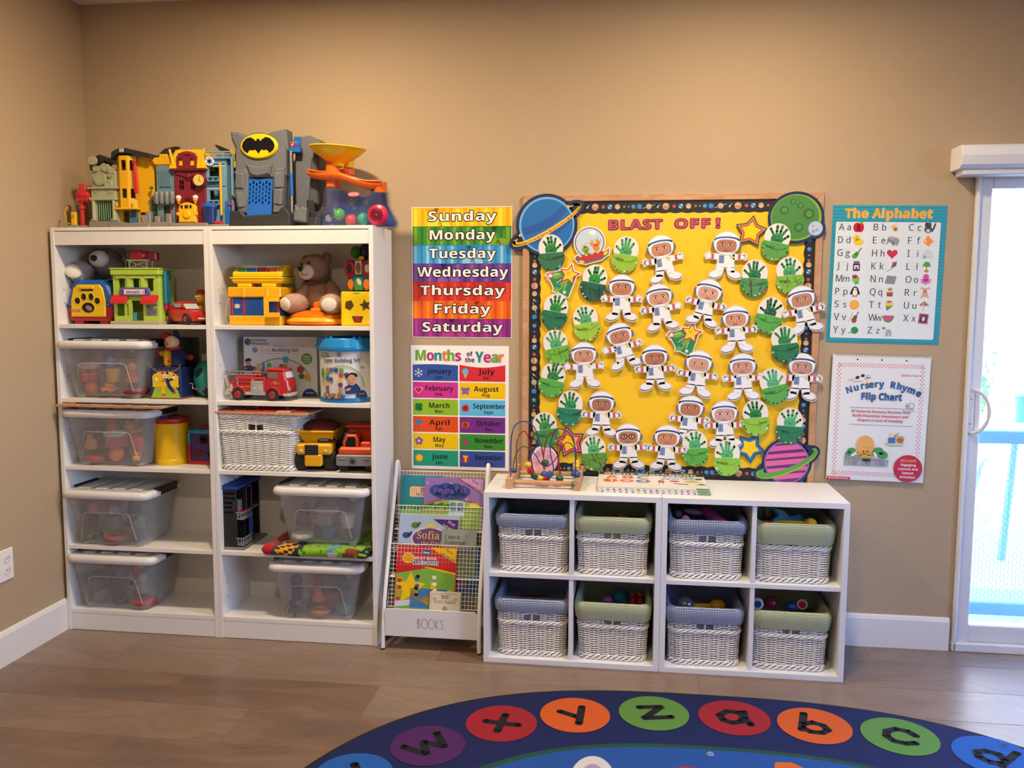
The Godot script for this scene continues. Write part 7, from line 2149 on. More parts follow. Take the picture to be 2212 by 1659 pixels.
	for y in [0.083, 0.069]: tb(t, "hand_rail", red, [V(-0.108, y, 0.037), V(0.014, y - 0.004, 0.037)], 0.0018, 5)
	for s in [-1, 1]:
		bx(t, "ladder_rail", plastic("#8e908c"), V(-0.075, 0.102 + s * 0.006, 0.026), V(0.15, 0.004, 0.004), 0.001)
	for i in 10: bx(t, "ladder_rung", plastic("#8e908c"), V(-0.142 + i * 0.015, 0.102, 0.026), V(0.003, 0.012, 0.003), 0.0005, V(0, 0, -35))
	bx(t, "ladder_cradle", red, V(-0.028, 0.1, 0.0), V(0.03, 0.02, 0.03), 0.003, V(0, 0, 28))
	la(t, "water_cannon", plastic("#4a4c50"), [0.0, 0.0, 0.012, 0.0, 0.012, 0.01, 0.005, 0.016, 0.005, 0.03, 0.0, 0.03], V(-0.006, 0.09, 0.0), 14)
	el(t, "beacon", plastic("#2f6fb0", 0.2), V(-0.008, 0.128, -0.01), V(0.005, 0.014, 0.005))
	cy(t, "bell", sil, V(-0.118, 0.034, 0.03), V(-0.118, 0.06, 0.03), 0.011, 0.007, 14)
	cy(t, "headlamp", sil, V(0.108, 0.045, 0.03), V(0.114, 0.045, 0.03), 0.007, -1, 12)
	for q in [[-0.09, 0.0], [0.048, 0.0]]:
		for s in [-1, 1]:
			var wh := cy(t, "wheel", M("#1c1c1e", 0.6), V(q[0], 0.023, s * 0.024), V(q[0], 0.023, s * 0.043), 0.0225, -1, 26, 0.002)
			var hb := cy(wh, "hub", M("#8f1c26", 0.4), V(q[0], 0.023, s * 0.0425), V(q[0], 0.023, s * 0.0445), 0.0145, 0.012, 18)
			for j in 6: cy(hb, "bolt", M("#d88a4a", 0.4), V(q[0] + cos(j * 1.047) * 0.008, 0.023 + sin(j * 1.047) * 0.008, s * 0.0444), V(q[0] + cos(j * 1.047) * 0.008, 0.023 + sin(j * 1.047) * 0.008, s * 0.0452), 0.0014, -1, 6)
		var arch := []
		for j in 11: arch.append(V(q[0] + cos(PI * j / 10) * 0.027, 0.023 + sin(PI * j / 10) * 0.027, 0.036))
		tb(t, "wheel_arch", red, arch, 0.004, 6)
	k = Ink.new()
	k.z = 0.0376
	k.line("#d8b45a", Ink.arcs(Vector2(0.06, 0.062), 0.016, 0.010, 0.1, PI - 0.1, 8), 0.0014); k.disc("#d8b45a", 0.06, 0.066, 0.0035); k.text("#d8b45a", "RADIATOR SPRINGS", -0.065, 0.0505, 0.0038, 0.05)
	P(t, "door_crest", k, inkm(0.3))
	# round tub of gears
	t = T("building_set_tub", "round white tub of gears with a bright blue lid", "tub", V(1.125, S2, 0.148))
	la(t, "tub_wall", M("#dcdedb", 0.35), [0.0, 0.002, 0.104, 0.002, 0.109, 0.215], Vector3.ZERO, 56)
	la(t, "tub_foot", plastic("#1674b4", 0.3), [0.0, 0.0, 0.106, 0.0, 0.1085, 0.004, 0.107, 0.018, 0.104, 0.018], Vector3.ZERO, 56)
	la(t, "lid", plastic("#1a86c8", 0.25), [0.108, 0.19, 0.118, 0.19, 0.12, 0.194, 0.12, 0.21, 0.117, 0.214, 0.117, 0.228, 0.112, 0.236, 0.1, 0.238, 0.096, 0.23, 0.0, 0.229], Vector3.ZERO, 56)
	for a in [-0.5, -0.3, 0.5, 0.7]: bx(t, "lid_lug", plastic("#1a86c8", 0.25), V(sin(a) * 0.108, 0.239, cos(a) * 0.108), V(0.012, 0.008, 0.01), 0.002, V(0, rad_to_deg(a), 0))
	k = Ink.new()
	k.bend = 0.1095
	k.z = 0.0005
	gear(k, "#6f86b0", 0.0, 0.178, 0.011); k.up(2)
	k.text("#2c3238", "Learning", -0.088, 0.178, 0.0075, 0.0, 0.0); k.text("#2c3238", "Resources", -0.088, 0.168, 0.0075, 0.0, 0.0)
	k.text("#1d3070", "Super Building Set", 0.004, 0.150, 0.0140, 0.146)
	k.rect("#9aa0b2", -0.072, 0.1435, 0.078, 0.1447)
	k.text("#6a6e76", "150", 0.085, 0.125, 0.0095)
	k.line("#6aa33c", Ink.arcs(Vector2(0.012, 0.055), 0.080, 0.082, 0.05, PI - 0.05, 30), 0.003)
	k.disc("#58963a", -0.078, 0.108, 0.0095, 0.020); k.line("#8a9a7a", [Vector2(-0.079, 0.088), Vector2(-0.081, 0.035)], 0.0012)
	k.up()
	var gc := ["#d8703a", "#2a6fb8", "#4a2a78", "#4f9f4a", "#4f9f4a", "#c02a34", "#2a6fb8", "#e0b81e", "#e0b81e", "#5a2a7a", "#c02a34", "#d8703a", "#2a6fb8", "#4f9f4a", "#5a2a7a", "#4a2a78"]
	var gp := [[-0.05, 0.120], [-0.032, 0.122], [-0.013, 0.121], [0.008, 0.120], [-0.052, 0.105], [0.006, 0.102], [-0.052, 0.088], [0.004, 0.084], [-0.053, 0.071], [0.003, 0.067], [-0.053, 0.054], [0.003, 0.049], [-0.054, 0.038], [0.001, 0.034], [-0.034, 0.087], [0.026, 0.104]]
	for i in gp.size(): gear(k, gc[i], gp[i][0], gp[i][1], 0.0105)
	k.up(2)
	for i in 26: gear(k, gc[(i * 5) % 16], -0.072 + fmod(i * 0.0137, 0.09), 0.020 + fmod(i * 0.0041, 0.012), 0.0075)
	k.up(3)
	child_print(k, 0.045, 0.078, 0.026)
	k.poly("#1d2f6e", Ink.circ(Vector2(0.082, 0.019), 0.022, 0.028, 14, 0.0, 0.0, PI)); k.up(); k.text("#c8d4ea", "develops", 0.082, 0.032, 0.0045, 0.022)
	P(t, "tub_print", k, inkm(0.35))

func shelf_three() -> void:
	# wooden puzzles lying on the bin and on the basket
	for i in 2:
		var t := T("wooden_puzzle", ["wooden inset puzzle board lying on the clear bin", "wooden knob puzzle board lying on the white wicker basket"][i], "puzzle", V([0.245, 0.830][i], [S3 + 0.232, S3 + 0.2145][i], [0.165, 0.155][i]), [-1.5, -2.0][i])
		bx(t, "board", oak(), V(0, 0.0045, 0), V([0.43, 0.365][i], 0.009, [0.27, 0.235][i]), 0.001)
		var r := RandomNumberGenerator.new()
		r.seed = 31 + i
		for j in 12:
			var x: float = [-0.18, -0.145][i] + (j % 6) * [0.07, 0.058][i]
			@warning_ignore("integer_division")
			var z: float = 0.075 - (j / 6) * 0.1
			var pc := bx(t, "puzzle_piece", plastic([["#20355e", "#1d2a44", "#8a5a34", "#2a4a6a", "#b5702a", "#1c2436"], ["#b3222c", "#c8a070", "#a5402e", "#c2342c", "#d8b48a", "#8a3a2a"]][i][r.randi() % 6], 0.45), V(x, 0.0115, z), V(0.05, 0.005, 0.07), 0.0012, V(0, r.randf_range(-12, 12), 0))
			if i == 1 and j % 2 == 0: la(pc, "knob", plastic("#b3222c", 0.4), [0.003, 0.0, 0.003, 0.006, 0.006, 0.009, 0.004, 0.013, 0.0, 0.014], V(x, 0.013, z), 10)
	# canister
	var t := T("toy_canister", "yellow toy canister with a red shape-sorter lid", "toy", V(0.405, S3, 0.145))
	la(t, "canister", plastic("#e8b80e", 0.3), [0.0, 0.0, 0.062, 0.0, 0.0635, 0.004, 0.0635, 0.02, 0.062, 0.022, 0.0635, 0.165], Vector3.ZERO, 40)
	var l := la(t, "lid", plastic("#b01c2c", 0.3), [0.062, 0.16, 0.066, 0.162, 0.067, 0.168, 0.067, 0.176, 0.064, 0.18, 0.0, 0.181], Vector3.ZERO, 40)
	el(l, "blue_shape", plastic("#1f4fa8"), V(-0.022, 0.182, 0.02), V(0.017, 0.005, 0.012))
	el(l, "green_shape", plastic("#1f7a3c"), V(0.028, 0.182, 0.0), V(0.017, 0.005, 0.013))
	el(l, "red_shape", plastic("#8f1424"), V(0.002, 0.182, -0.03), V(0.016, 0.005, 0.012))
	# purple shape sorter
	t = T("purple_shape_cube", "purple shape sorter cube with heart and star openings painted dark", "toy", V(0.545, S3, 0.105))
	bx(t, "cube", plastic("#3f2468", 0.4), V(0, 0.066, 0), V(0.112, 0.118, 0.112), 0.003)
	bx(t, "top_frame", plastic("#2f8fc0"), V(0, 0.128, 0.0), V(0.126, 0.014, 0.126), 0.005)
	bx(t, "bottom_frame", plastic("#b81c38"), V(0, 0.007, 0.0), V(0.126, 0.014, 0.126), 0.005)
	for s in [-1, 1]:
		bx(t, "upper_post", plastic("#2f8fc0"), V(s * 0.058, 0.1, 0.058), V(0.01, 0.05, 0.01), 0.003)
		bx(t, "lower_post", plastic("#b81c38"), V(s * 0.058, 0.042, 0.058), V(0.01, 0.066, 0.01), 0.003)
	bx(t, "red_lid", plastic("#9a1c30"), V(0.012, 0.14, 0.0), V(0.08, 0.012, 0.08), 0.004)
	var hm := M("#120a14", 0.8)  # openings are dark plates on a solid cube, shade put into their colour
	var clover := G.new()
	for i in 4: clover.ext(Ink.circ(Vector2(0.0, 0.098) + Vector2(0.0105, 0).rotated(PI / 4 + PI / 2 * i), 0.0105, 0.0105, 14), 0.0562, 0.0572)
	P(t, "clover_shade_plate", clover, hm)
	ex(t, "heart_shade_plate", M("#5a1414", 0.8), Ink.heart(Vector2(-0.025, 0.044), 0.02), 0.0562, 0.0572)
	ex(t, "star_shade_plate", hm, Ink.star(Vector2(0.026, 0.042), 0.022, 0.009), 0.0562, 0.0572)
	# dump truck facing the room
	t = T("toy_dump_truck", "yellow toy dump truck with dark red load facing forward", "toy truck", V(1.012, S3, 0.145), 6)
	var y := plastic("#e2a80e", 0.32)
	var bk := M("#19191b", 0.7)
	for x in [-0.058, 0.05]:
		for z in [0.055, -0.065]:
			var wh := cy(t, "wheel", bk, V(x - 0.022, 0.04, z), V(x + 0.022, 0.04, z), 0.04, -1, 26, 0.006)
			cy(wh, "hub", y, V(x + (0.0215 if x > 0 else -0.0215), 0.04, z), V(x + (0.0245 if x > 0 else -0.0245), 0.04, z), 0.02, 0.017, 18)
	bx(t, "chassis", bk, V(-0.004, 0.05, -0.01), V(0.08, 0.03, 0.19), 0.004)
	bx(t, "lower_grille", y, V(-0.006, 0.045, 0.092), V(0.066, 0.046, 0.03), 0.006)
	bx(t, "hood", y, V(-0.004, 0.085, 0.06), V(0.132, 0.042, 0.085), 0.008)
	bx(t, "radiator", bk, V(-0.012, 0.082, 0.1035), V(0.05, 0.042, 0.003), 0.001)
	for i in 4: bx(t, "radiator_slat", M("#2c2c2e", 0.5), V(-0.012, 0.068 + i * 0.009, 0.1055), V(0.044, 0.003, 0.002), 0.0005)
	for x in [-0.052, 0.04]:
		la(t, "headlight", M("#c9c4b8", 0.2), [0.0, 0.003, 0.004, 0.003, 0.0065, 0.0], V(x, 0.08, 0.1025), 14, V(90, 0, 0))
	bx(t, "cab", bk, V(0.03, 0.122, 0.045), V(0.06, 0.036, 0.05), 0.006)
	bx(t, "cab_window", M("#6f7274", 0.15), V(0.026, 0.122, 0.0705), V(0.036, 0.022, 0.002), 0.001)
	var bd := G.new()
	bd.flat()
	var lo := [V(-0.045, 0.1, 0.06), V(0.055, 0.1, 0.06), V(0.055, 0.1, -0.09), V(-0.045, 0.1, -0.09)]
	var hi := [V(-0.072, 0.152, 0.085), V(0.066, 0.152, 0.085), V(0.078, 0.158, -0.1), V(-0.072, 0.158, -0.1)]
	for i in 4: bd.quad(lo[i], hi[i], hi[(i + 1) % 4], lo[(i + 1) % 4])
	bd.quad(lo[0], lo[3], lo[2], lo[1])
	P(t, "dump_bed", bd, y)
	bx(t, "bed_visor", y, V(-0.003, 0.15, 0.086), V(0.142, 0.007, 0.022), 0.002)
	var heap := G.new()
	heap.ell(V(0.002, 0.154, -0.005), V(0.068, 0.03, 0.085), 26, 14, Basis.IDENTITY, 0.14, fnl)
	P(t, "heap", heap, M("#5e1116", 0.75))
	# orange truck
	t = T("toy_orange_truck", "orange toy truck with grey bumper beside the dump truck", "toy truck", V(1.166, S3, 0.145), 4)
	var og := plastic("#d84a1c", 0.32)
	var gr := plastic("#7b7d80", 0.4)
	for x in [-0.048, 0.052]:
		for z in [0.06, -0.06]: cy(t, "wheel", bk, V(x - 0.016, 0.028, z), V(x + 0.016, 0.028, z), 0.028, -1, 22, 0.004)
	bx(t, "bumper", gr, V(0.0, 0.048, 0.09), V(0.138, 0.042, 0.03), 0.005)
	la(t, "bumper_bolt", plastic("#55575a"), [0.0, 0.006, 0.01, 0.006, 0.014, 0.0], V(-0.004, 0.048, 0.104), 18, V(90, 0, 0))
	for s in [-1, 1]: bx(t, "bolt_cross", M("#1a1a1c", 0.6), V(-0.004, 0.048, 0.1108), V(0.012, 0.004, 0.002), 0.0005, V(0, 0, 45 * s))
	for x in [-0.044, 0.044]: bx(t, "bumper_rib", gr, V(x, 0.054, 0.106), V(0.024, 0.004, 0.003), 0.001)
	bx(t, "chassis", bk, V(0, 0.045, -0.01), V(0.09, 0.03, 0.18), 0.004)
	bx(t, "hood", og, V(0.002, 0.08, 0.05), V(0.128, 0.03, 0.09), 0.008)
	ex(t, "cab", og, PV([-0.046, 0.09, 0.012, 0.09, 0.012, 0.12, 0.004, 0.142, -0.032, 0.142, -0.046, 0.11]), 0.0, 0.085, 0.005)
	ex(t, "windscreen", M("#17181a", 0.15), PV([-0.036, 0.097, 0.002, 0.097, 0.002, 0.122, -0.003, 0.133, -0.026, 0.133, -0.036, 0.112]), 0.0845, 0.0865, 0.0006)
	bx(t, "side_window", M("#17181a", 0.15), V(0.0125, 0.118, 0.045), V(0.002, 0.022, 0.03), 0.0006)
	bx(t, "engine_cover", og, V(0.036, 0.1, 0.05), V(0.04, 0.026, 0.05), 0.005)
	bx(t, "beacon", plastic("#6a6c6e"), V(-0.016, 0.148, 0.05), V(0.018, 0.01, 0.014), 0.003)
	bx(t, "tipper_bed", og, V(0.014, 0.125, -0.045), V(0.12, 0.07, 0.09), 0.004)
	bx(t, "tipper_lip", og, V(0.014, 0.163, -0.035), V(0.132, 0.009, 0.115), 0.002)

func shelf_four() -> void:
	# black toy house with a blue roof, its open side turned right
	var t := T("toy_garage_house", "black and blue toy playhouse with grey balconies on shelf", "toy building", V(0.683, S4, 0.135))
	var bk := plastic("#1f2022", 0.45)
	var bl := plastic("#143f92", 0.35)
	var gr := plastic("#7d7f82", 0.45)
	bx(t, "base", gr, V(0.01, 0.005, 0), V(0.085, 0.01, 0.215), 0.001)
	bx(t, "front_wall", bk, V(-0.003, 0.07, 0.1), V(0.054, 0.125, 0.006), 0.001)
	var g := G.new()
	g.holed(-0.03, 0.132, 0.024, 0.23, 0.097, 0.103, [[-0.025, 0.14, 0.018, 0.148], [-0.025, 0.158, 0.018, 0.166], [-0.025, 0.176, 0.018, 0.184], [-0.025, 0.194, 0.018, 0.202], [-0.025, 0.212, 0.018, 0.22]])
	P(t, "louvre_wall", g, bk)
	bx(t, "back_wall", bk, V(-0.003, 0.12, -0.1), V(0.054, 0.22, 0.006), 0.001)
	bx(t, "long_wall", plastic("#3a3c40"), V(-0.028, 0.12, 0), V(0.005, 0.22, 0.2), 0.001)
	bx(t, "middle_floor", gr, V(0.0, 0.13, 0), V(0.056, 0.005, 0.2), 0.001)
	for z in [-0.035, 0.03]: bx(t, "inner_wall", bk, V(0.0, 0.12, z), V(0.05, 0.21, 0.006), 0.001)
	ex(t, "roof", bl, PV([-0.034, 0.232, 0.032, 0.232, 0.03, 0.243, -0.03, 0.248]), -0.108, 0.11, 0.002)
	for i in 5: bx(t, "roof_rib", bl, V(-0.002, 0.248, -0.08 + i * 0.04), V(0.056, 0.004, 0.012), 0.001)
	bx(t, "red_vent", plastic("#8f1424"), V(0.0, 0.256, -0.06), V(0.03, 0.014, 0.03), 0.002)
	bx(t, "purple_door_frame", plastic("#7a3a88"), V(0.027, 0.18, 0.022), V(0.004, 0.09, 0.006), 0.001)
	bx(t, "purple_door_frame", plastic("#7a3a88"), V(0.027, 0.18, -0.022), V(0.004, 0.09, 0.006), 0.001)
	bx(t, "purple_door_frame", plastic("#7a3a88"), V(0.027, 0.225, 0.0), V(0.004, 0.006, 0.05), 0.001)
	bx(t, "blue_panel", bl, V(0.024, 0.07, -0.02), V(0.004, 0.1, 0.035), 0.001)
	bx(t, "armchair", plastic("#8a8c8e"), V(0.008, 0.16, 0.062), V(0.03, 0.05, 0.03), 0.004)
	bx(t, "red_mat", plastic("#b01c2c"), V(0.022, 0.142, 0.06), V(0.03, 0.006, 0.045), 0.001)
	for q in [0.118, 0.018]:
		bx(t, "balcony_floor", gr, V(0.034, q, 0.065), V(0.03, 0.005, 0.075), 0.001)
		bx(t, "balcony_rail", gr, V(0.048, q + 0.026, 0.065), V(0.004, 0.004, 0.075), 0.001)
		bx(t, "balcony_rail", gr, V(0.034, q + 0.026, 0.102), V(0.03, 0.004, 0.004), 0.001)
		for i in 5: bx(t, "baluster", gr, V(0.048, q + 0.013, 0.03 + i * 0.0175), V(0.003, 0.024, 0.004), 0.0005)
		for i in 2: bx(t, "baluster", gr, V(0.028 + i * 0.012, q + 0.013, 0.102), V(0.004, 0.024, 0.003), 0.0005)
	# folded printed blanket
	t = T("folded_blanket", "folded fleece blanket printed green, black and red under bin", "blanket", V(1.032, S4 + 0.001, 0.152))
	var b := G.new()
	var nu := 72
	var nv := 34
	var L := 0.405
	var prof := []
	# three folded layers: the profile runs round each fold at the front
	for j in nv + 1:
		var u := float(j) / nv
		if u < 0.42: prof.append(Vector2(lerpf(-0.115, 0.13, u / 0.42), 0.034))
		elif u < 0.58:
			var a := PI / 2 - PI * (u - 0.42) / 0.16
			prof.append(Vector2(0.13 + cos(a) * 0.017, 0.017 + sin(a) * 0.017))
		else: prof.append(Vector2(lerpf(0.13, -0.115, (u - 0.58) / 0.42), 0.0))
	var rows := []
	var cols := []
	for i in nu + 1:
		var x := -L / 2 + L * i / nu
		var row := []
		var cr := []
		for j in nv + 1:
			var q: Vector2 = prof[j]
			var wob := fnl.get_noise_2d(x * 900.0, j * 22.0) * 0.004
			var sag := 0.0 if j > nv * 0.55 else 0.006 * sin(x * 22.0) * clampf((q.x - 0.06) / 0.08, 0.0, 1.0)
			var endr := clampf((L / 2 - absf(x)) / 0.012, 0.0, 1.0)
			row.append(V(x, maxf(0.0, (q.y - 0.017) * (0.35 + 0.65 * sqrt(endr)) + 0.017 + (wob + sag if j <= nv * 0.55 else 0.0)), q.x + wob))
			var n := fnl.get_noise_2d(x * 1500.0 + 300.0, j * 40.0) * 0.03
			var s := x + n + (j - 12) * 0.0015
			var c := "#7fae1e"
			if s < -0.165: c = "#b01420"
			elif s < -0.145: c = "#3c3c3e"
			elif s < -0.085: c = "#d8961a" if (i / 3 + j) % 3 != 0 else "#17181a"
			elif s < -0.06: c = "#15171a"
			elif s > 0.06 and s < 0.085: c = "#4f8ec0" if j < 17 else "#d8d4cc"
			elif s > 0.11 and s < 0.175 and j > 13: c = "#7a3d12"
			elif s > 0.185: c = "#191a1e"
			elif fnl.get_noise_2d(x * 2600.0, j * 60.0 + 90.0) > 0.32: c = "#2c6a1c"
			cr.append(Color(c))
		rows.append(row); cols.append(cr)
	b.soft()
	for i in nu:
		for j in nv:
			b.ink(cols[i][j])
			b.quad(rows[i][j], rows[i + 1][j], rows[i + 1][j + 1], rows[i][j + 1])
	P(t, "fleece", b, M("#ffffff", 0.95, {"vertex_color_use_as_albedo": true, "rim_enabled": true, "rim": 0.3}))

# ------------------------------------------------------------ clear storage bins
func rrect3(w: float, d: float, r: float, y: float, m := 4) -> Array:
	var o := []
	for p in Ink.rr(-w / 2, -d / 2, w / 2, d / 2, r, m): o.append(V(p.x, y, p.y))
	return o

func make_bin() -> Node3D:
	var t := T("storage_bin", "", "storage bin")
	var frost := M(Color(0.80, 0.80, 0.79, 0.20), 0.42, {"transparency": BaseMaterial3D.TRANSPARENCY_ALPHA})
	var lidm := M(Color(0.88, 0.875, 0.86, 0.62), 0.42, {"transparency": BaseMaterial3D.TRANSPARENCY_ALPHA})
	var g := G.new()
	g.rings([rrect3(0.262, 0.196, 0.022, 0.008), rrect3(0.272, 0.204, 0.024, 0.02), rrect3(0.335, 0.248, 0.028, 0.196)], true, false)
	g.rings([rrect3(0.331, 0.244, 0.026, 0.196), rrect3(0.268, 0.2, 0.022, 0.02), rrect3(0.258, 0.192, 0.02, 0.011)], true, true)
	P(t, "bin_body", g, frost)
	for x in [-0.112, 0.112]:
		for z in [-0.075, 0.08]: cy(t, "foot", frost, V(x, 0.0, z), V(x, 0.012, z), 0.013, 0.015, 10)
	# moulded outline on the front
	var rim := []
	for q in [[-0.115, 0.03], [-0.095, 0.125], [-0.083, 0.135], [0.083, 0.135], [0.095, 0.125], [0.115, 0.03]]:
		var y: float = q[1]
		rim.append(V(q[0], y, 0.1025 + (y - 0.02) * 0.125 + 0.001))
	tb(t, "front_ridge", M(Color(0.9, 0.9, 0.89, 0.35), 0.3, {"transparency": BaseMaterial3D.TRANSPARENCY_ALPHA}), rim, 0.0016, 6)
	var l := G.new()
	l.rings([rrect3(0.352, 0.262, 0.034, 0.19), rrect3(0.366, 0.274, 0.038, 0.194), rrect3(0.37, 0.278, 0.04, 0.206), rrect3(0.362, 0.27, 0.038, 0.216), rrect3(0.34, 0.25, 0.03, 0.22)], true, false)
	l.flat()
	for i in 4: pass
	var lid := P(t, "lid_rim", l, M(Color(0.90, 0.89, 0.875, 0.93), 0.4, {"transparency": BaseMaterial3D.TRANSPARENCY_ALPHA}))
	bx(t, "lid_panel", lidm, V(0, 0.217, 0), V(0.338, 0.003, 0.248), 0.001)
	for i in 4: bx(lid, "lid_ridge", lidm, V(-0.108 + i * 0.072, 0.2215, -0.005), V(0.042, 0.006, 0.2), 0.002)
	for s in [-1, 1]:
		var c := bx(t, "latch", M("#15171c", 0.35), V(s * 0.172, 0.213, -0.015), V(0.022, 0.024, 0.15), 0.005)
		bx(c, "latch_flap", M("#15171c", 0.35), V(s * 0.183, 0.205, -0.015), V(0.005, 0.02, 0.12), 0.002, V(0, 0, s * 12))
	for x in [-0.13, 0.13]: bx(t, "corner_tab", frost, V(x, 0.186, 0.127), V(0.02, 0.016, 0.004), 0.001)
	return t

func bin_toy(kind: int, c: String, at: Vector3, s: float, label: String, group: String, r: RandomNumberGenerator) -> void:
	var called: String = ["toy_ball", "toy_block", "toy_ring", "toy_figure", "toy_car", "toy_cup"][kind]
	var t := T(called, label, "toy", at, r.randf_range(0, 360), group)
	t.rotation_degrees.x = r.randf_range(-25, 25) if kind in [1, 4] else 0.0
	var m := plastic(c, 0.45)
	match kind:
		0: el(t, "ball", m, V(0, s, 0), V(s, s, s))
		1:
			bx(t, "block", m, V(0, s, 0), V(s * 2.4, s * 1.6, s * 1.8), s * 0.25)
			for x in [-0.6, 0.6]: cy(t, "stud", m, V(x * s, s * 1.75, 0), V(x * s, s * 2.1, 0), s * 0.4, -1, 10)
		2:
			var ring := []
			for i in 18: ring.append(V(cos(TAU * i / 18) * s * 1.3, s * 0.5, sin(TAU * i / 18) * s * 1.3))
			tb(t, "ring", m, ring, s * 0.45, 8, true)
		3:
			la(t, "figure_body", m, [0.0, 0.0, s * 0.9, 0.0, s * 1.0, s * 0.5, s * 0.6, s * 1.6, 0.0, s * 1.7], Vector3.ZERO, 14)
			el(t, "figure_head", plastic(Color(c).lightened(0.3), 0.45), V(0, s * 2.2, 0), V(s * 0.7, s * 0.7, s * 0.7))
		4:
			bx(t, "car_body", m, V(0, s * 0.8, 0), V(s * 3.0, s * 0.9, s * 1.4), s * 0.3)
			bx(t, "car_cabin", m, V(-s * 0.2, s * 1.5, 0), V(s * 1.5, s * 0.8, s * 1.2), s * 0.25)
			for x in [-0.9, 0.9]:
				for z in [-0.7, 0.7]: cy(t, "wheel", M("#1c1c1e", 0.6), V(x * s, s * 0.4, z * s - s * 0.12), V(x * s, s * 0.4, z * s + s * 0.12), s * 0.4, -1, 10)
		5: la(t, "cup", m, [0.0, 0.0, s * 0.7, 0.0, s * 1.0, s * 1.8, s * 0.9, s * 1.8, s * 0.62, s * 0.1, 0.0, s * 0.1], Vector3.ZERO, 16)

func hue(c: String) -> String:
	var q := Color(c)
	if q.s < 0.16: return "white" if q.v > 0.8 else "pale grey" if q.v > 0.6 else "mid grey" if q.v > 0.35 else "charcoal"
	var h := q.h * 360.0
	var n := "red" if h < 12 or h > 345 else "orange" if h < 36 else "yellow" if h < 65 else "green" if h < 170 else "blue" if h < 250 else "purple" if h < 300 else "pink"
	return ("dark " if q.v < 0.5 else "light " if q.s < 0.4 else "") + n

func all_bins() -> void:
	var proto := make_bin()
	var spots := [[0.205, S2, 0.152, 0.0], [0.212, S3, 0.152, 0.0], [0.205, S4, 0.162, -1.5], [0.208, S5, 0.152, 0.0], [1.05, S4 + 0.038, 0.158, 0.0], [1.02, S5, 0.152, 2.0]]
	var labels := ["clear plastic bin beside jack-in-the-box, full of orange and pink toys", "clear plastic bin under a wooden puzzle with orange and red toys", "clear latch-lid bin alone on the shelf above the lowest bin", "clear latch-lid bin on the lowest shelf beside the left wall", "clear latch-lid bin standing on the folded blanket", "clear latch-lid bin on the lowest shelf under the blanket"]
	var pal := [["#c8552a", "#e0a020", "#b8404a", "#3a5aa0", "#d8a4b4", "#e8c040", "#a8487a", "#7a2a3a", "#d86a2a"], ["#e07a20", "#c83a44", "#b8343c", "#e0902a", "#d8d8d0", "#8a3a4a", "#d84a3a", "#6a6a70", "#e8a23a"], ["#5a5a60", "#a05a5a", "#4a7a5a", "#6a5a70", "#3a3a40", "#c0b0a0", "#b0645a", "#2a3a50", "#7a7470"], ["#34343a", "#b03a40", "#3a3a4a", "#8a8684", "#2a2a30", "#6a5a5a", "#5a3038", "#4a4a52", "#a8a29c"], ["#e8dcd0", "#d89a50", "#3a3c44", "#5a6a8a", "#c8c4bc", "#7a8a6a", "#2a2c34", "#b0908a", "#4a5a6a"], ["#2a2c34", "#b0546a", "#d86a5a", "#3a8a70", "#c8784a", "#4a4a5a", "#d86a30", "#2a3a6a", "#8a4a5a"]]
	var nm := ["seen inside the bin beside the jack-in-the-box", "seen inside the bin under wooden puzzle", "seen inside the bin on second-lowest shelf by left wall", "seen inside the bin beside the left wall baseboard", "seen inside the bin on the folded blanket", "seen inside the bin under the blanket shelf"]
	var kinds := ["ball", "block", "ring", "figure", "car", "cup"]
	var r := RandomNumberGenerator.new()
	r.seed = 44
	for i in 6:
		var s: Array = spots[i]
		var b := proto
		if i == 0:
			proto.position = V(s[0], s[1], s[2])
		else:
			b = copy(proto, V(s[0], s[1], s[2]), s[3])
		b.set_meta("label", labels[i])
		b.set_meta("group", "clear storage bins")
		for j in 14:
			@warning_ignore("integer_division")
			var ly := j / 5
			var kd := (j * 5 + i * 2) % 6
			var sz := r.randf_range(0.023, 0.031)
			if kd == 4: sz *= 0.8
			var c: String = pal[i][(j * 4 + i) % 9]
			var x := -0.092 + (j % 5) * 0.046 + r.randf_range(-0.008, 0.008)
			var z := 0.058 - 0.055 * ((j + ly) % 2) + r.randf_range(-0.005, 0.005)
			bin_toy(kd, c, V(s[0] + x, s[1] + 0.0125 + ly * 0.048, s[2] + z), sz, "%s toy %s %s" % [hue(c), kinds[kd], nm[i]], "toys inside the clear bins", r)

func wire_grid(t: Node3D, called: String, m: Material, a: Vector3, u: Vector3, v: Vector3, nu: int, nv: int) -> void:
	# wire panel: a heavier edge wire and thin crossing wires
	var o := tb(t, called, m, [a, a + u, a + u + v, a + v], 0.0022, 6, true)
	var g := G.new()
	for i in range(1, nu): g.tube([a + u * i / nu, a + u * i / nu + v], 0.0009, 4)
	for j in range(1, nv): g.tube([a + v * j / nv, a + v * j / nv + u], 0.0009, 4)
	P(o, "cross_wires", g, m)

func book(called: String, label: String, at: Vector3, w: float, h: float, th: float, lean: float, cover: String) -> Node3D:
	var t := T(called, label, "book", at, 0, "children's books in the wire rack")
	t.rotation_degrees.x = lean
	bx(t, "pages", M("#e8e4d8", 0.7), V(w / 2, h / 2, -th / 2), V(w - 0.004, h - 0.004, th - 0.002), 0)
	ex(t, "cover", M(cover, 0.35), Ink.rr(0, 0, w, h, 0.006), -0.002, 0.0)
	ex(t, "back_cover", M(cover, 0.35), Ink.rr(0, 0, w, h, 0.006), -th, -th + 0.0015)
	return t

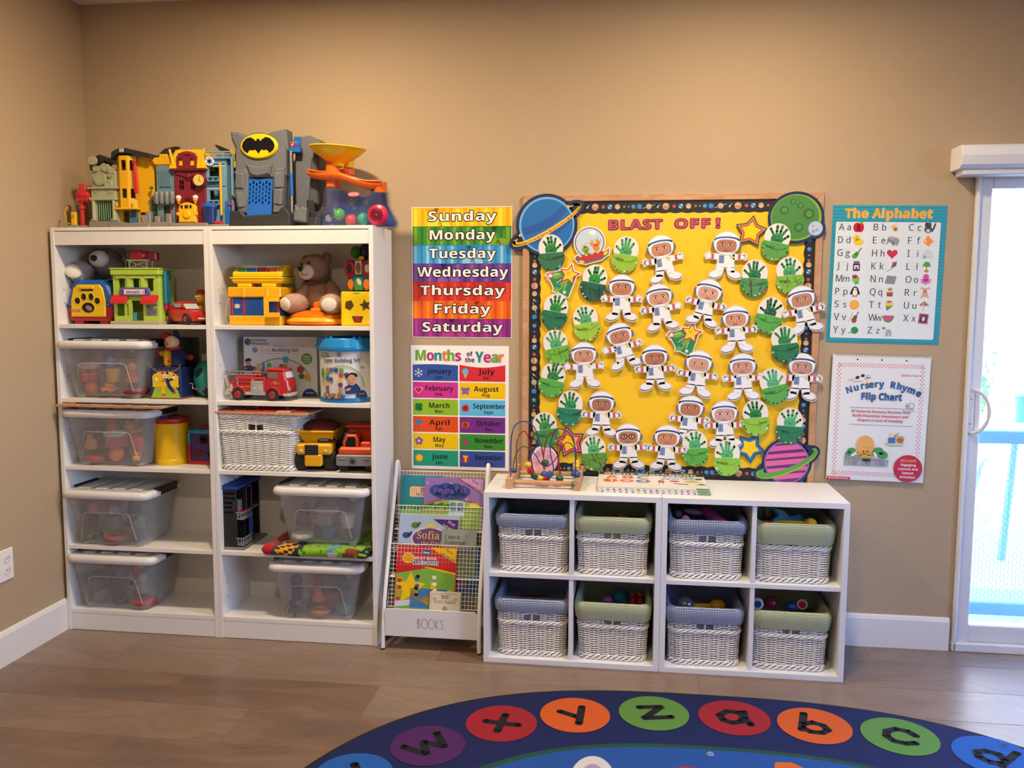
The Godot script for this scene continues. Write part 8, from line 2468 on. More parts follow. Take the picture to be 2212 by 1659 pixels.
func build_rack() -> void:
	var w := M("#e6e8ea", 0.35)
	var t := T("book_rack", "white metal book rack with wire tiers and BOOKS panel", "book rack", V(1.285, 0, 0))
	for x in [0.0, 0.36]:
		var z := 0.0 if x == 0.0 else 0.02
		var pts := spline([V(x, 0.004, 0.285), V(x, 0.1, 0.277 + z * 0.5), V(x, 0.2, 0.248 + z), V(x, 0.35, 0.186 + z), V(x, 0.5, 0.122 + z), V(x, 0.62, 0.076 + z), V(x, 0.652, 0.062 + z), V(x, 0.66, 0.05 + z), V(x, 0.645, 0.038 + z), V(x, 0.6, 0.034 + z), V(x, 0.3, 0.026), V(x, 0.15, 0.022)], 5)
		tb(t, "side_frame", w, pts, 0.0075, 10)
		cy(t, "foot_cap", M("#17181a", 0.7), V(x, 0.0, 0.285), V(x, 0.006, 0.285), 0.0078, -1, 12)
	var fr := ex(t, "front_panel", w, PV([0.008, 0.052, 0.352, 0.052, 0.352, 0.148, 0.344, 0.157, 0.016, 0.157, 0.008, 0.148]), 0.281, 0.284, 0.0008)
	# thin tall lettering
	var k := Ink.new()
	k.z = 0.2848
	var c := "#55585c"
	var h := 0.036
	var y := 0.086
	k.line(c, [Vector2(0.132, y), Vector2(0.132, y + h)], 0.0013); k.line(c, [Vector2(0.132, y + h), Vector2(0.139, y + h - 0.004), Vector2(0.140, y + h - 0.010), Vector2(0.132, y + h * 0.55)], 0.0013); k.line(c, [Vector2(0.132, y + h * 0.55), Vector2(0.141, y + h * 0.4), Vector2(0.141, y + 0.006), Vector2(0.132, y)], 0.0013)
	k.line(c, Ink.arcs(Vector2(0.157, y + h / 2), 0.0115, h / 2, 0, TAU, 24), 0.0013); k.line(c, Ink.arcs(Vector2(0.183, y + h / 2), 0.0115, h / 2, 0, TAU, 24), 0.0013)
	k.line(c, [Vector2(0.200, y), Vector2(0.200, y + h)], 0.0013); k.line(c, [Vector2(0.210, y + h), Vector2(0.2, y + h * 0.42), Vector2(0.212, y)], 0.0013)
	k.line(c, [Vector2(0.228, y + h - 0.002), Vector2(0.221, y + h), Vector2(0.219, y + h * 0.72), Vector2(0.226, y + h * 0.4), Vector2(0.226, y + 0.004), Vector2(0.216, y)], 0.0013); k.disc(c, 0.233, y + 0.001, 0.0012)
	P(fr, "lettering", k, inkm(0.4))
	# three leaning wire tiers and their shelves
	wire_grid(t, "front_tier", w, V(0.008, 0.15, 0.245), V(0.344, 0, 0), V(0, 0.222, -0.06), 26, 15)
	wire_grid(t, "middle_tier", w, V(0.008, 0.34, 0.162), V(0.344, 0, 0), V(0, 0.16, -0.056), 26, 11)
	wire_grid(t, "back_tier", w, V(0.008, 0.45, 0.10), V(0.344, 0, 0), V(0, 0.172, -0.058), 26, 12)
	bx(t, "front_ledge", w, V(0.18, 0.06, 0.262), V(0.344, 0.003, 0.036), 0.001)
	bx(t, "middle_ledge", w, V(0.18, 0.255, 0.2), V(0.344, 0.003, 0.034), 0.001)
	bx(t, "back_ledge", w, V(0.18, 0.415, 0.122), V(0.344, 0.003, 0.03), 0.001)
	tb(t, "cross_bar", w, [V(0.0, 0.25, 0.025), V(0.36, 0.25, 0.025)], 0.005, 8)
	# books: titles stay, the cover characters are left out
	var b := book("board_book", "teal board book with a pale plaster shape, rear tier", V(1.303, 0.418, 0.1215), 0.165, 0.202, 0.008, -18.5, "#1c7f8c")
	k = Ink.new(); k.z = 0.0004
	k.poly("#8fb86a", PV([0.003, 0.003, 0.162, 0.003, 0.162, 0.075, 0.12, 0.09, 0.06, 0.07, 0.003, 0.085])); k.up()
	k.poly("#d8b48a", Ink.rr(0.036, 0.118, 0.15, 0.158, 0.008)); k.up()
	for i in 9: k.disc("#6a5a40", 0.046 + (i % 3) * 0.008, 0.128 + floorf(i / 3.0) * 0.010, 0.0016, -1, 0, 8)
	k.text("#8a1f4a", "DOC", 0.104, 0.136, 0.018); k.text("#3a6a9a", "McStuffins", 0.098, 0.123, 0.010, 0.07)
	for i in 6: k.disc("#3f7a4a", 0.015 + i * 0.026, 0.078 + (i % 2) * 0.008, 0.012)
	P(b, "cover_print", k, inkm(0.3))
	b = book("board_book", "purple board book with blue title cloud, rear tier", V(1.398, 0.418, 0.131), 0.232, 0.198, 0.008, -18.5, "#8a6ab0")
	k = Ink.new(); k.z = 0.0004
	k.poly("#c49ac8", PV([0.135, 0.195, 0.228, 0.195, 0.228, 0.138])); k.poly("#8fb04a", PV([0.003, 0.003, 0.228, 0.003, 0.228, 0.095, 0.12, 0.115, 0.003, 0.098])); k.up()
	k.line("#a8285a", [Vector2(0.132, 0.196), Vector2(0.229, 0.136)], 0.003); k.line("#a8285a", Ink.arcs(Vector2(0.115, 0.06), 0.14, 0.055, 0.6, PI - 0.6, 12), 0.003)
	k.poly("#bcd8e8", Ink.rr(0.10, 0.05, 0.16, 0.108, 0.006)); k.rect("#5fa0c8", 0.104, 0.07, 0.128, 0.104); k.rect("#5fa0c8", 0.132, 0.07, 0.156, 0.104); k.disc("#d8c84a", 0.2, 0.095, 0.022, 0.010)
	for i in 8: k.disc("#3f7a3c", 0.012 + i * 0.012, 0.085 + (i % 3) * 0.004, 0.009)
	for i in 7: k.poly("#e8a8b8", Ink.heart(Vector2(0.012 + (i * 0.031), 0.175 - (i % 3) * 0.03), 0.0045))
	k.up()
	var cloud := []
	for q in [[0.05, 0.148, 0.03], [0.085, 0.154, 0.032], [0.12, 0.152, 0.034], [0.15, 0.146, 0.03], [0.07, 0.135, 0.028], [0.11, 0.134, 0.03], [0.14, 0.134, 0.026]]: k.disc("#2f4a9a", q[0], q[1], q[2], q[2] * 0.72)
	k.up()
	for i in 8: k.text("#3a66c0", "Peppa Pig"[i if i < 5 else i + 1], 0.046 + i * 0.0155 + (0.006 if i > 4 else 0.0), 0.136 + (0.004 if i % 2 else 0.0) + (0.006 if i > 4 else 0.0), 0.020, 0, 0.5, true, "Droid Sans", 0.0, 0.001, "#b03a6a")
	k.text("#4a3a8a", "First", 0.196, 0.178, 0.011, 0, 0.5, false, "Droid Sans", -0.5); k.text("#4a3a8a", "Look and Find", 0.19, 0.160, 0.010, 0.062, 0.5, false, "Droid Sans", -0.5)
	P(b, "cover_print", k, inkm(0.3))
	b = book("board_book", "pale blue board book with purple title shield, middle tier", V(1.314, 0.258, 0.2035), 0.232, 0.228, 0.008, -18.5, "#9fb8d4")
	k = Ink.new(); k.z = 0.0004
	k.poly("#4a2a78", PV([0.13, 0.211, 0.228, 0.211, 0.228, 0.150])); k.poly("#6f9a5a", PV([0.003, 0.003, 0.228, 0.003, 0.228, 0.095, 0.1, 0.105, 0.003, 0.12])); k.up()
	k.disc("#e4ded4", 0.122, 0.138, 0.072, 0.042); k.disc("#d8c078", 0.122, 0.180, 0.022, 0.012); k.up(); k.disc("#6a4484", 0.122, 0.138, 0.068, 0.038); k.up()
	k.text("#c8b070", "Sofia", 0.115, 0.136, 0.028, 0.088, 0.5, true, "Droid Serif", 0.0, 0.0012, "#3a2450"); k.text("#c8b070", "the First", 0.128, 0.112, 0.016, 0.078, 0.5, true, "Droid Serif", 0.0, 0.001, "#3a2450")
	k.text("#ece8f0", "First", 0.2, 0.192, 0.011, 0, 0.5, false, "Droid Sans", -0.5); k.text("#ece8f0", "Look and Find", 0.194, 0.174, 0.010, 0.06, 0.5, false, "Droid Sans", -0.5)
	for q in [["#5a7a4a", 0.062, 0.186], ["#3a4a88", 0.03, 0.148]]: k.disc(q[0], q[1], q[2], 0.015, 0.011); k.disc(q[0], q[1] + 0.014, q[2] + 0.004, 0.006, 0.012, -0.6)
	k.line("#7a3a5a", Ink.arcs(Vector2(0.14, 0.06), 0.09, 0.035, 0.3, PI - 0.3, 12), 0.006)
	P(b, "cover_print", k, inkm(0.3))
	b = book("board_book", "small grey board book reading I Am A Zookeeper", V(1.482, 0.258, 0.2125), 0.134, 0.178, 0.008, -17.5, "#8f9a98")
	k = Ink.new(); k.z = 0.0004
	k.poly("#6a7a5a", PV([0.003, 0.003, 0.131, 0.003, 0.131, 0.118, 0.1, 0.105, 0.05, 0.11, 0.003, 0.1])); k.up(); k.text("#22282c", "I Am A", 0.014, 0.142, 0.014, 0, 0.0, false); k.text("#22282c", "Zookeeper", 0.014, 0.122, 0.014, 0.082, 0.0, false); k.rect("#4a5a8a", 0.003, 0.090, 0.131, 0.098)
	P(b, "cover_print", k, inkm(0.4))
	b = book("board_book", "dark blue board book standing behind the front wire", V(1.522, 0.2, 0.2225), 0.11, 0.176, 0.008, -15.5, "#1d3a6a")
	k = Ink.new(); k.z = 0.0004
	k.text("#8fb0d8", "FROZEN", 0.06, 0.156, 0.013, 0.085, 0.5, true, "Droid Serif"); k.poly("#1f5a8a", PV([0.004, 0.03, 0.106, 0.08, 0.106, 0.145, 0.004, 0.135])); k.disc("#7a4a70", 0.04, 0.07, 0.03, 0.045); k.disc("#2a7a9a", 0.085, 0.085, 0.022, 0.05)
	P(b, "cover_print", k, inkm(0.3))
	b = book("board_book", "red and yellow clubhouse look-and-find book in front tier", V(1.316, 0.063, 0.271), 0.232, 0.315, 0.008, -15.5, "#c02028")
	k = Ink.new(); k.z = 0.0004
	k.poly("#eac31c", PV([0.128, 0.311, 0.228, 0.311, 0.228, 0.255])); k.poly("#7ab04a", PV([0.003, 0.003, 0.228, 0.003, 0.228, 0.220, 0.12, 0.235, 0.003, 0.212])); k.up()
	k.poly("#eac31c", PV([0.1, 0.24, 0.228, 0.214, 0.228, 0.222, 0.12, 0.24])); k.rect("#3f78b8", 0.06, 0.09, 0.2, 0.16); k.poly("#eac31c", Ink.star(Vector2(0.06, 0.16), 0.06, 0.03)); k.poly("#e2b81c", Ink.star(Vector2(0.16, 0.12), 0.07, 0.034, 5, 0.3)); k.poly("#c8cde0", PV([0.003, 0.09, 0.07, 0.1, 0.07, 0.12, 0.003, 0.112])); k.up()
	for i in 16: k.disc(["#c03a3a", "#2a2a30", "#e8e4da", "#d88a2a", "#3f6ab0", "#6a4a8a"][i % 6], 0.015 + fmod(i * 0.067, 0.2), 0.12 + fmod(i * 0.041, 0.09), 0.0085, 0.007)
	k.disc("#e8b83a", 0.046, 0.270, 0.024, 0.020); k.disc("#1f5aa8", 0.115, 0.292, 0.016, 0.010); k.up()
	k.text("#f0f0f4", "Disney", 0.115, 0.288, 0.008, 0.024); k.text("#b03a1c", "It's a", 0.046, 0.277, 0.006); k.text("#b03a1c", "look and find", 0.046, 0.268, 0.005, 0.036); k.text("#b03a1c", "for toddlers", 0.046, 0.260, 0.005, 0.032)
	k.text("#f0f0ea", "MICKEY MOUSE", 0.112, 0.266, 0.010, 0.086); k.text("#f4f0e4", "CLUBHOUSE", 0.112, 0.246, 0.016, 0.098, 0.5, true, "Droid Sans", 0.0, 0.0016, "#2a6ab0")
	k.text("#2a4a9a", "First", 0.2, 0.293, 0.011, 0, 0.5, false, "Droid Sans", -0.5); k.text("#2a4a9a", "Look and Find", 0.193, 0.276, 0.010, 0.062, 0.5, false, "Droid Sans", -0.5)
	P(b, "cover_print", k, inkm(0.25))
	b = book("board_book", "small cream board book reading Peter Rabbit in front", V(1.454, 0.063, 0.2795), 0.116, 0.156, 0.007, -14.5, "#d8d2bc")
	k = Ink.new(); k.z = 0.0004
	k.line("#9a9078", Array(Ink.rr(0.005, 0.005, 0.111, 0.147, 0.01)), 0.0012, true); k.text("#3a3630", "BEATRIX", 0.058, 0.137, 0.0052); k.text("#3a3630", "POTTER", 0.058, 0.1295, 0.0052); k.up(); k.text("#7a8088", "Peter Rabbit", 0.058, 0.113, 0.0120, 0.084, 0.5, false, "Droid Serif"); k.disc("#a89878", 0.058, 0.09, 0.01, 0.014); k.disc("#b0b098", 0.018, 0.13, 0.008, 0.005); k.disc("#b0b098", 0.098, 0.13, 0.008, 0.005)
	P(b, "cover_print", k, inkm(0.4))
	bead_maze()
	workbooks()

func bead_maze() -> void:
	var TY := 0.6176
	var t := T("bead_maze", "wooden bead maze with blue, red and green wires", "toy", V(1.742, TY, 0.075))
	var wd := oak()
	for x in [0.012, 0.252]:
		bx(t, "end_block", wd, V(x, 0.019, 0.1), V(0.026, 0.038, 0.225), 0.002)
		bx(t, "end_post", wd, V(x, 0.025, 0.0), V(0.026, 0.05, 0.026), 0.002)
	for z in [0.185, 0.01]: cy(t, "dowel", wd, V(0.02, 0.02, z), V(0.245, 0.02, z), 0.009, -1, 14)
	var wires := [["#22378a", 0.0022, [V(0.012, 0.036, 0.17), V(0.014, 0.15, 0.165), V(0.04, 0.185, 0.16), V(0.085, 0.18, 0.15), V(0.108, 0.14, 0.14), V(0.08, 0.095, 0.13), V(0.07, 0.06, 0.13), V(0.1, 0.024, 0.14), V(0.135, 0.022, 0.145), V(0.165, 0.06, 0.15), V(0.152, 0.12, 0.15), V(0.17, 0.165, 0.15), V(0.205, 0.168, 0.16), V(0.24, 0.14, 0.17), V(0.245, 0.036, 0.17)]],
		["#8f1722", 0.002, [V(0.016, 0.036, 0.03), V(0.018, 0.12, 0.04), V(0.04, 0.15, 0.05), V(0.062, 0.14, 0.06), V(0.078, 0.07, 0.07), V(0.082, 0.05, 0.075), V(0.074, 0.1, 0.08), V(0.088, 0.15, 0.09), V(0.11, 0.13, 0.09), V(0.128, 0.06, 0.08), V(0.122, 0.05, 0.07), V(0.124, 0.11, 0.07), V(0.145, 0.15, 0.07), V(0.17, 0.14, 0.08), V(0.178, 0.06, 0.09), V(0.186, 0.04, 0.1), V(0.18, 0.1, 0.1), V(0.205, 0.15, 0.09), V(0.235, 0.12, 0.06), V(0.246, 0.036, 0.03)]],
		["#1f5a3c", 0.002, [V(0.012, 0.036, 0.1), V(0.018, 0.09, 0.1), V(0.05, 0.118, 0.1), V(0.09, 0.1, 0.1), V(0.13, 0.062, 0.1), V(0.17, 0.09, 0.1), V(0.205, 0.13, 0.1), V(0.24, 0.11, 0.1), V(0.247, 0.036, 0.1)]]]
	for q in wires:
		var pts := []
		for v in spline(q[2], 5): pts.append(V(v.x, v.y if v.y < 0.08 else 0.08 + (v.y - 0.08) * 1.45, v.z))
		tb(t, "bent_wire", M(q[0], 0.3), pts, q[1], 7)
	for q in [["#1f5a9a", 0.016, 0.046, 0.1, 0.014, 0.007], ["#ddb41a", 0.07, 0.072, 0.13, 0.0135, 0.0135], ["#1f5f44", 0.13, 0.077, 0.1, 0.0145, 0.0125], ["#1f5a9a", 0.128, 0.032, 0.1, 0.014, 0.014], ["#1f5f44", 0.187, 0.03, 0.15, 0.014, 0.014], ["#ddb41a", 0.245, 0.078, 0.1, 0.0135, 0.0135], ["#b01c2c", 0.25, 0.06, 0.09, 0.012, 0.009], ["#1f5a9a", 0.245, 0.048, 0.15, 0.017, 0.012], ["#ddb41a", 0.246, 0.031, 0.1, 0.013, 0.006], ["#c8862a", 0.178, 0.04, 0.09, 0.01, 0.008]]:
		el(t, "round_bead", M(q[0], 0.35), V(q[1], q[2], q[3]), V(q[4], q[5], q[4]))
	for q in [["#a81c2c", 0.082, 0.05, 0.14, -38], ["#1f5f44", 0.096, 0.033, 0.145, -25], ["#ddb41a", 0.12, 0.023, 0.148, 3], ["#a81c2c", 0.14, 0.026, 0.15, 25], ["#1f5a9a", 0.153, 0.043, 0.152, 40], ["#1f6a50", 0.245, 0.015, 0.19, 0], ["#ddb41a", 0.245, 0.066, 0.12, 0]]:
		bx(t, "cube_bead", M(q[0], 0.35), V(q[1], q[2] + 0.004, q[3] + 0.012), V(0.021, 0.019, 0.02), 0.002, V(8, 15, q[4]))

func workbooks() -> void:
	var TY := 0.6176
	for i in 3:
		var t := T("workbook", ["white giant workbook lying at the bottom of the stack", "white giant workbook in the middle of the stack", "giant workbook with ABC 123 cover on top of stack"][i], "workbook", V(2.066 + [0.006, 0.004, 0.0][i], TY + 0.0085 * i, 0.05))
		bx(t, "page_block", M("#e6e4de", 0.6), V(0.192, 0.004, 0.12), V(0.384, 0.0072, 0.244), 0.0008)
		bx(t, "green_edge", M("#6f9a62", 0.6), V(0.363, 0.0036, 0.2423), V(0.045, 0.005, 0.001), 0)
		if i < 2:
			var dots := Ink.new()
			dots.z = 0.2425
			for j in 16: dots.rect(["#2f5fa8", "#d8a85a", "#4f8a5a", "#4a6ab0", "#b8303a"][(j + i) % 5], 0.008 + j * 0.0212, 0.002, 0.016 + j * 0.0212, 0.0055)
			P(t, "edge_pattern", dots, inkm(0.5))
		if i == 2:
			var k := Ink.new()
			k.X = Transform3D(Basis(V(1, 0, 0), V(0, 0, -1), V(0, 1, 0)), V(0, 0.0078, 0.242))
			k.z = 0.0002
			k.rect("#e4e0d4", 0.001, 0.001, 0.383, 0.242); k.up()
			k.rect("#2c3348", 0.001, 0.192, 0.383, 0.242); k.rect("#ece2dc", 0.195, 0.03, 0.383, 0.190); k.up()
			k.text("#e8e6e0", "Giant Workbook", 0.19, 0.200, 0.026, 0.34)
			k.text("#d8563a", "A", 0.05, 0.126, 0.050, 0.045); k.text("#d8563a", "B", 0.108, 0.126, 0.050, 0.040); k.text("#3f78b8", "C", 0.162, 0.126, 0.050, 0.045)
			for j in 3: k.disc(["#d8563a", "#d86a5a", "#3f78b8"][j], 0.045 + j * 0.058, 0.088, 0.026, 0.028)
			k.up()
			for j in 3: k.text("#f2eee6", str(j + 1), 0.045 + j * 0.058, 0.072, 0.032)
			k.text("#3f78b8", "Create", 0.29, 0.158, 0.026, 0.11); k.text("#2f8aa0", "your own", 0.295, 0.126, 0.024, 0.14)
			k.disc("#b03a4a", 0.225, 0.09, 0.012, 0.02); k.line("#b03a4a", [Vector2(0.218, 0.07), Vector2(0.216, 0.045)], 0.003); k.line("#b03a4a", [Vector2(0.23, 0.07), Vector2(0.232, 0.045)], 0.003); k.disc("#b03a4a", 0.272, 0.1, 0.018, 0.014); k.poly("#d8b43a", Ink.circ(Vector2(0.332, 0.085), 0.026, 0.03, 12, 0.0, 0.0, PI)); k.line("#5a8a62", [Vector2(0.27, 0.062), Vector2(0.315, 0.05)], 0.014); k.poly("#6a6e78", PV([0.345, 0.045, 0.383, 0.045, 0.364, 0.075])); k.disc("#2a2a30", 0.362, 0.150, 0.014, 0.010)
			k.disc("#c8a83a", 0.04, 0.234, 0.012, 0.008); k.disc("#d88a3a", 0.32, 0.232, 0.016, 0.009)
			P(t, "cover_print", k, inkm(0.3))
			var sp := G.new()
			for j in 56:
				var x := 0.012 + j * 0.0065
				var ring := []
				for a in 8: ring.append(V(x, 0.004 + cos(TAU * a / 8) * 0.0075, 0.001 + sin(TAU * a / 8) * 0.006))
				sp.tube(ring, 0.0011, 4, true, 1.0, Vector3.RIGHT)
			P(t, "spiral_wire", sp, M("#6f9a3a", 0.4))

func gingham(a: Color, b: Color) -> StandardMaterial3D:
	var im := Image.create(64, 64, false, Image.FORMAT_RGB8)
	for y in 64:
		for x in 64:
			var u := 1 if x % 32 < 16 else 0
			var w := 1 if y % 32 < 16 else 0
			var weave := 0.04 if (x + y) % 2 == 0 else 0.0
			im.set_pixel(x, y, b.lerp(a, (u + w) * 0.5).darkened(weave))
	var m := StandardMaterial3D.new()
	m.albedo_texture = ImageTexture.create_from_image(im)
	m.roughness = 0.9
	m.uv1_triplanar = true
	m.uv1_scale = V(90, 90, 90)
	m.uv1_triplanar_sharpness = 6.0
	return m

func loop_at(w: float, d: float, r: float, m: int) -> Array:
	# m points at even spacing round a rounded rectangle, with the outward normal; starts at the middle of the front
	var segs := [[0.0, d / 2, 1, 0, w / 2 - r], [0], [w / 2, d / 2 - r, 0, -1, d - 2 * r], [1], [w / 2 - r, -d / 2, -1, 0, w - 2 * r], [2], [-w / 2, -d / 2 + r, 0, 1, d - 2 * r], [3], [-w / 2 + r, d / 2, 1, 0, w / 2 - r]]
	var per := 2 * (w - 2 * r) + 2 * (d - 2 * r) + TAU * r
	var o := []
	for i in m:
		var s := per * i / m
		for q in segs:
			var L: float = q[4] if q.size() > 1 else PI / 2 * r
			if s <= L or (q == segs[8]):
				if q.size() > 1:
					var n := Vector2(-q[3], q[2]) if q[2] != 0 else Vector2(-q[3], 0)
					if q[2] != 0: n = Vector2(0, q[2])
					if q[1] < 0 and q[2] == -1: n = Vector2(0, -1)
					o.append([Vector2(q[0] + q[2] * s, q[1] + q[3] * s), n])
				else:
					var k: int = q[0]
					var c: Vector2 = [Vector2(w / 2 - r, d / 2 - r), Vector2(w / 2 - r, -d / 2 + r), Vector2(-w / 2 + r, -d / 2 + r), Vector2(-w / 2 + r, d / 2 - r)][k]
					var a := PI / 2 - PI / 2 * k - s / r
					o.append([c + Vector2(cos(a), sin(a)) * r, Vector2(cos(a), sin(a))])
				break
			s -= L
	return o

func wicker(t: Node3D, wb: float, wt: float, db: float, dt: float, h: float, y_hole: float) -> void:
	var white := M("#f0eeea", 0.5)
	var pitch := 0.0041
	var stakes := int(2 * (wt + dt) / 0.034 / 2) * 2
	var m := stakes * 8
	var g := G.new()
	var n := int((h - 0.03) / pitch)
	for i in n:
		var y := 0.02 + i * pitch
		var k := y / h
		var hole := y_hole > 0.0 and y > y_hole and y < y_hole + 0.022
		if absf(y - (y_hole - 0.008)) < 0.007: continue
		var pts := loop_at(lerpf(wb, wt, k), lerpf(db, dt, k), 0.035, m)
		var run := []
		for j in m + 1:
			var p: Vector2 = pts[j % m][0]
			var q: Vector2 = pts[j % m][1]
			var cut: bool = hole and p.y > 0 and absf(p.x) < 0.026
			if cut:
				if run.size() > 2: g.tube(run, 0.0022, 5, false, 0.75)
				run = []
				continue
			var off := 0.0042 * cos(TAU * j / 16.0 + (PI if i % 2 else 0.0))
			run.append(V(p.x + q.x * off, y, p.y + q.y * off))
		if run.size() > 2: g.tube(run, 0.0022, 5, false, 0.75)
	P(t, "weave", g, white).set_meta("kind", "stuff")
	g = G.new()
	var lo := loop_at(wb, db, 0.035, m)
	var hi := loop_at(wt, dt, 0.035, m)
	for j in stakes:
		var a: Array = lo[j * 8]
		var b: Array = hi[j * 8]
		g.tube([V(a[0].x, 0.006, a[0].y), V(b[0].x, h - 0.004, b[0].y)], 0.0022, 4)
	P(t, "stakes", g, white).set_meta("kind", "stuff")
	if y_hole > 0.0: bx(t, "handle_post", white, V(0, y_hole + 0.009, lerpf(db, dt, y_hole / h) / 2), V(0.005, 0.026, 0.005), 0.001)
	# twisted bands at foot, middle and rim
	for q in [["foot_braid", 0.010, 0.010], ["middle_braid", y_hole - 0.008, 0.007], ["rim_braid", h - 0.008, 0.007]]:
		if q[1] < 0.0: continue
		g = G.new()
		var k: float = q[1] / h
		var pts := loop_at(lerpf(wb, wt, k) + 0.004, lerpf(db, dt, k) + 0.004, 0.036, m)
		for s in 3:
			var run := []
			for j in m:
				var a := TAU * j / 16.0 + TAU * s / 3.0
				var p: Vector2 = pts[j][0]
				var e: Vector2 = pts[j][1]
				run.append(V(p.x + e.x * cos(a) * 0.0035, q[1] + sin(a) * q[2] * 0.75, p.y + e.y * cos(a) * 0.0035))
			g.tube(run, 0.0036, 5, true)
		P(t, q[0], g, white)
	bx(t, "basket_floor", white, V(0, 0.006, 0), V(wb - 0.02, 0.006, db - 0.02), 0.002)

func liner(t: Node3D, mat: Material, wt: float, dt: float, wb: float, db: float, h: float, skirt: float, sd: int) -> void:
	var nz := FastNoiseLite.new()
	nz.seed = sd
	nz.frequency = 1.0
	var m := 96
	var g := G.new()
	var rows := [[h - skirt, 0.0105], [h - skirt * 0.5, 0.0135], [h - 0.004, 0.0135], [h + 0.010, 0.006], [h + 0.009, -0.006], [h - 0.02, -0.008], [h * 0.5, -0.012], [0.02, -0.014]]
	var rs := []
	for q in rows:
		var k: float = clampf(q[0] / h, 0.0, 1.0)
		var ring := []
		var pts := loop_at(lerpf(wb, wt, k) + q[1] * 2.0, lerpf(db, dt, k) + q[1] * 2.0, 0.036 + q[1] * 0.4, m)
		for j in m:
			var p: Vector2 = pts[j][0]
			var e: Vector2 = pts[j][1]
			var wv := nz.get_noise_2d(p.x * 60.0, p.y * 60.0 + q[0] * 30.0)
			var dy := wv * (0.007 if q[0] == rows[0][0] else 0.002)
			ring.append(V(p.x + e.x * wv * 0.0015, q[0] + dy, p.y + e.y * wv * 0.0015))
		rs.append(ring)
	g.rings(rs, true, true)
	P(t, "cloth_liner", g, mat)

func build_baskets() -> void:
	# white wicker basket on the bookcase shelf
	var t := T("wicker_basket", "large unlined white wicker basket under a wooden puzzle", "basket", V(0.800, S3 + 0.001, 0.145))
	wicker(t, 0.282, 0.318, 0.2, 0.225, 0.212, 0.153)
	# eight lined baskets in the cubes
	var blue := gingham(Color("#22396c"), Color("#d2d8e2"))
	var green := gingham(Color("#76875c"), Color("#d0d2b8"))
	var proto := T("lined_basket", "", "basket")
	wicker(proto, 0.228, 0.248, 0.236, 0.252, 0.2, 0.132)
	var spots := [[1.8425, 0.3285, "U"], [2.1245, 0.3285, "U"], [2.4455, 0.3285, "U"], [2.738, 0.3285, "U"], [1.839, 0.0197, "L"], [2.1285, 0.0197, "L"], [2.443, 0.0197, "L"], [2.736, 0.0197, "L"]]
	var labels := ["white wicker basket with blue gingham liner, nearly empty, under bead maze", "white wicker basket with green gingham liner holding red and yellow bits", "white wicker basket with blue gingham liner holding pink toys", "white wicker basket with wide green gingham liner holding a yellow toy", "white wicker basket with blue gingham liner holding dark wooden pieces", "white wicker basket with green gingham liner holding blue round toys", "white wicker basket with blue gingham liner holding a silver ball", "white wicker basket with green gingham liner holding a red-eyed ringed toy"]
	var lin := [blue, green, blue, green, blue, green, blue, green]
	var sk := [0.036, 0.046, 0.036, 0.064, 0.036, 0.05, 0.046, 0.05]
	for i in 8:
		var s: Array = spots[i]
		var b := proto if i == 0 else copy(proto, V(s[0], s[1], 0.196))
		if i == 0: proto.position = V(s[0], s[1], 0.196)
		b.rotation_degrees.y = [1, -1.5, 0, 0, 1, -1, 1, -1][i]
		b.set_meta("label", labels[i])
		b.set_meta("group", "lined wicker baskets in the cubes")
	for i in 8:
		var nm := "lined_basket" if i == 0 else "lined_basket_%03d" % i
		liner(get_node(nm), lin[i], 0.248, 0.252, 0.228, 0.236, 0.2, sk[i], i + 5)
	basket_toys(spots)

func small(called: String, label: String, at: Vector3, turn := 0.0) -> Node3D:
	return T(called, label, "toy", at, turn, "toys in the lined baskets")

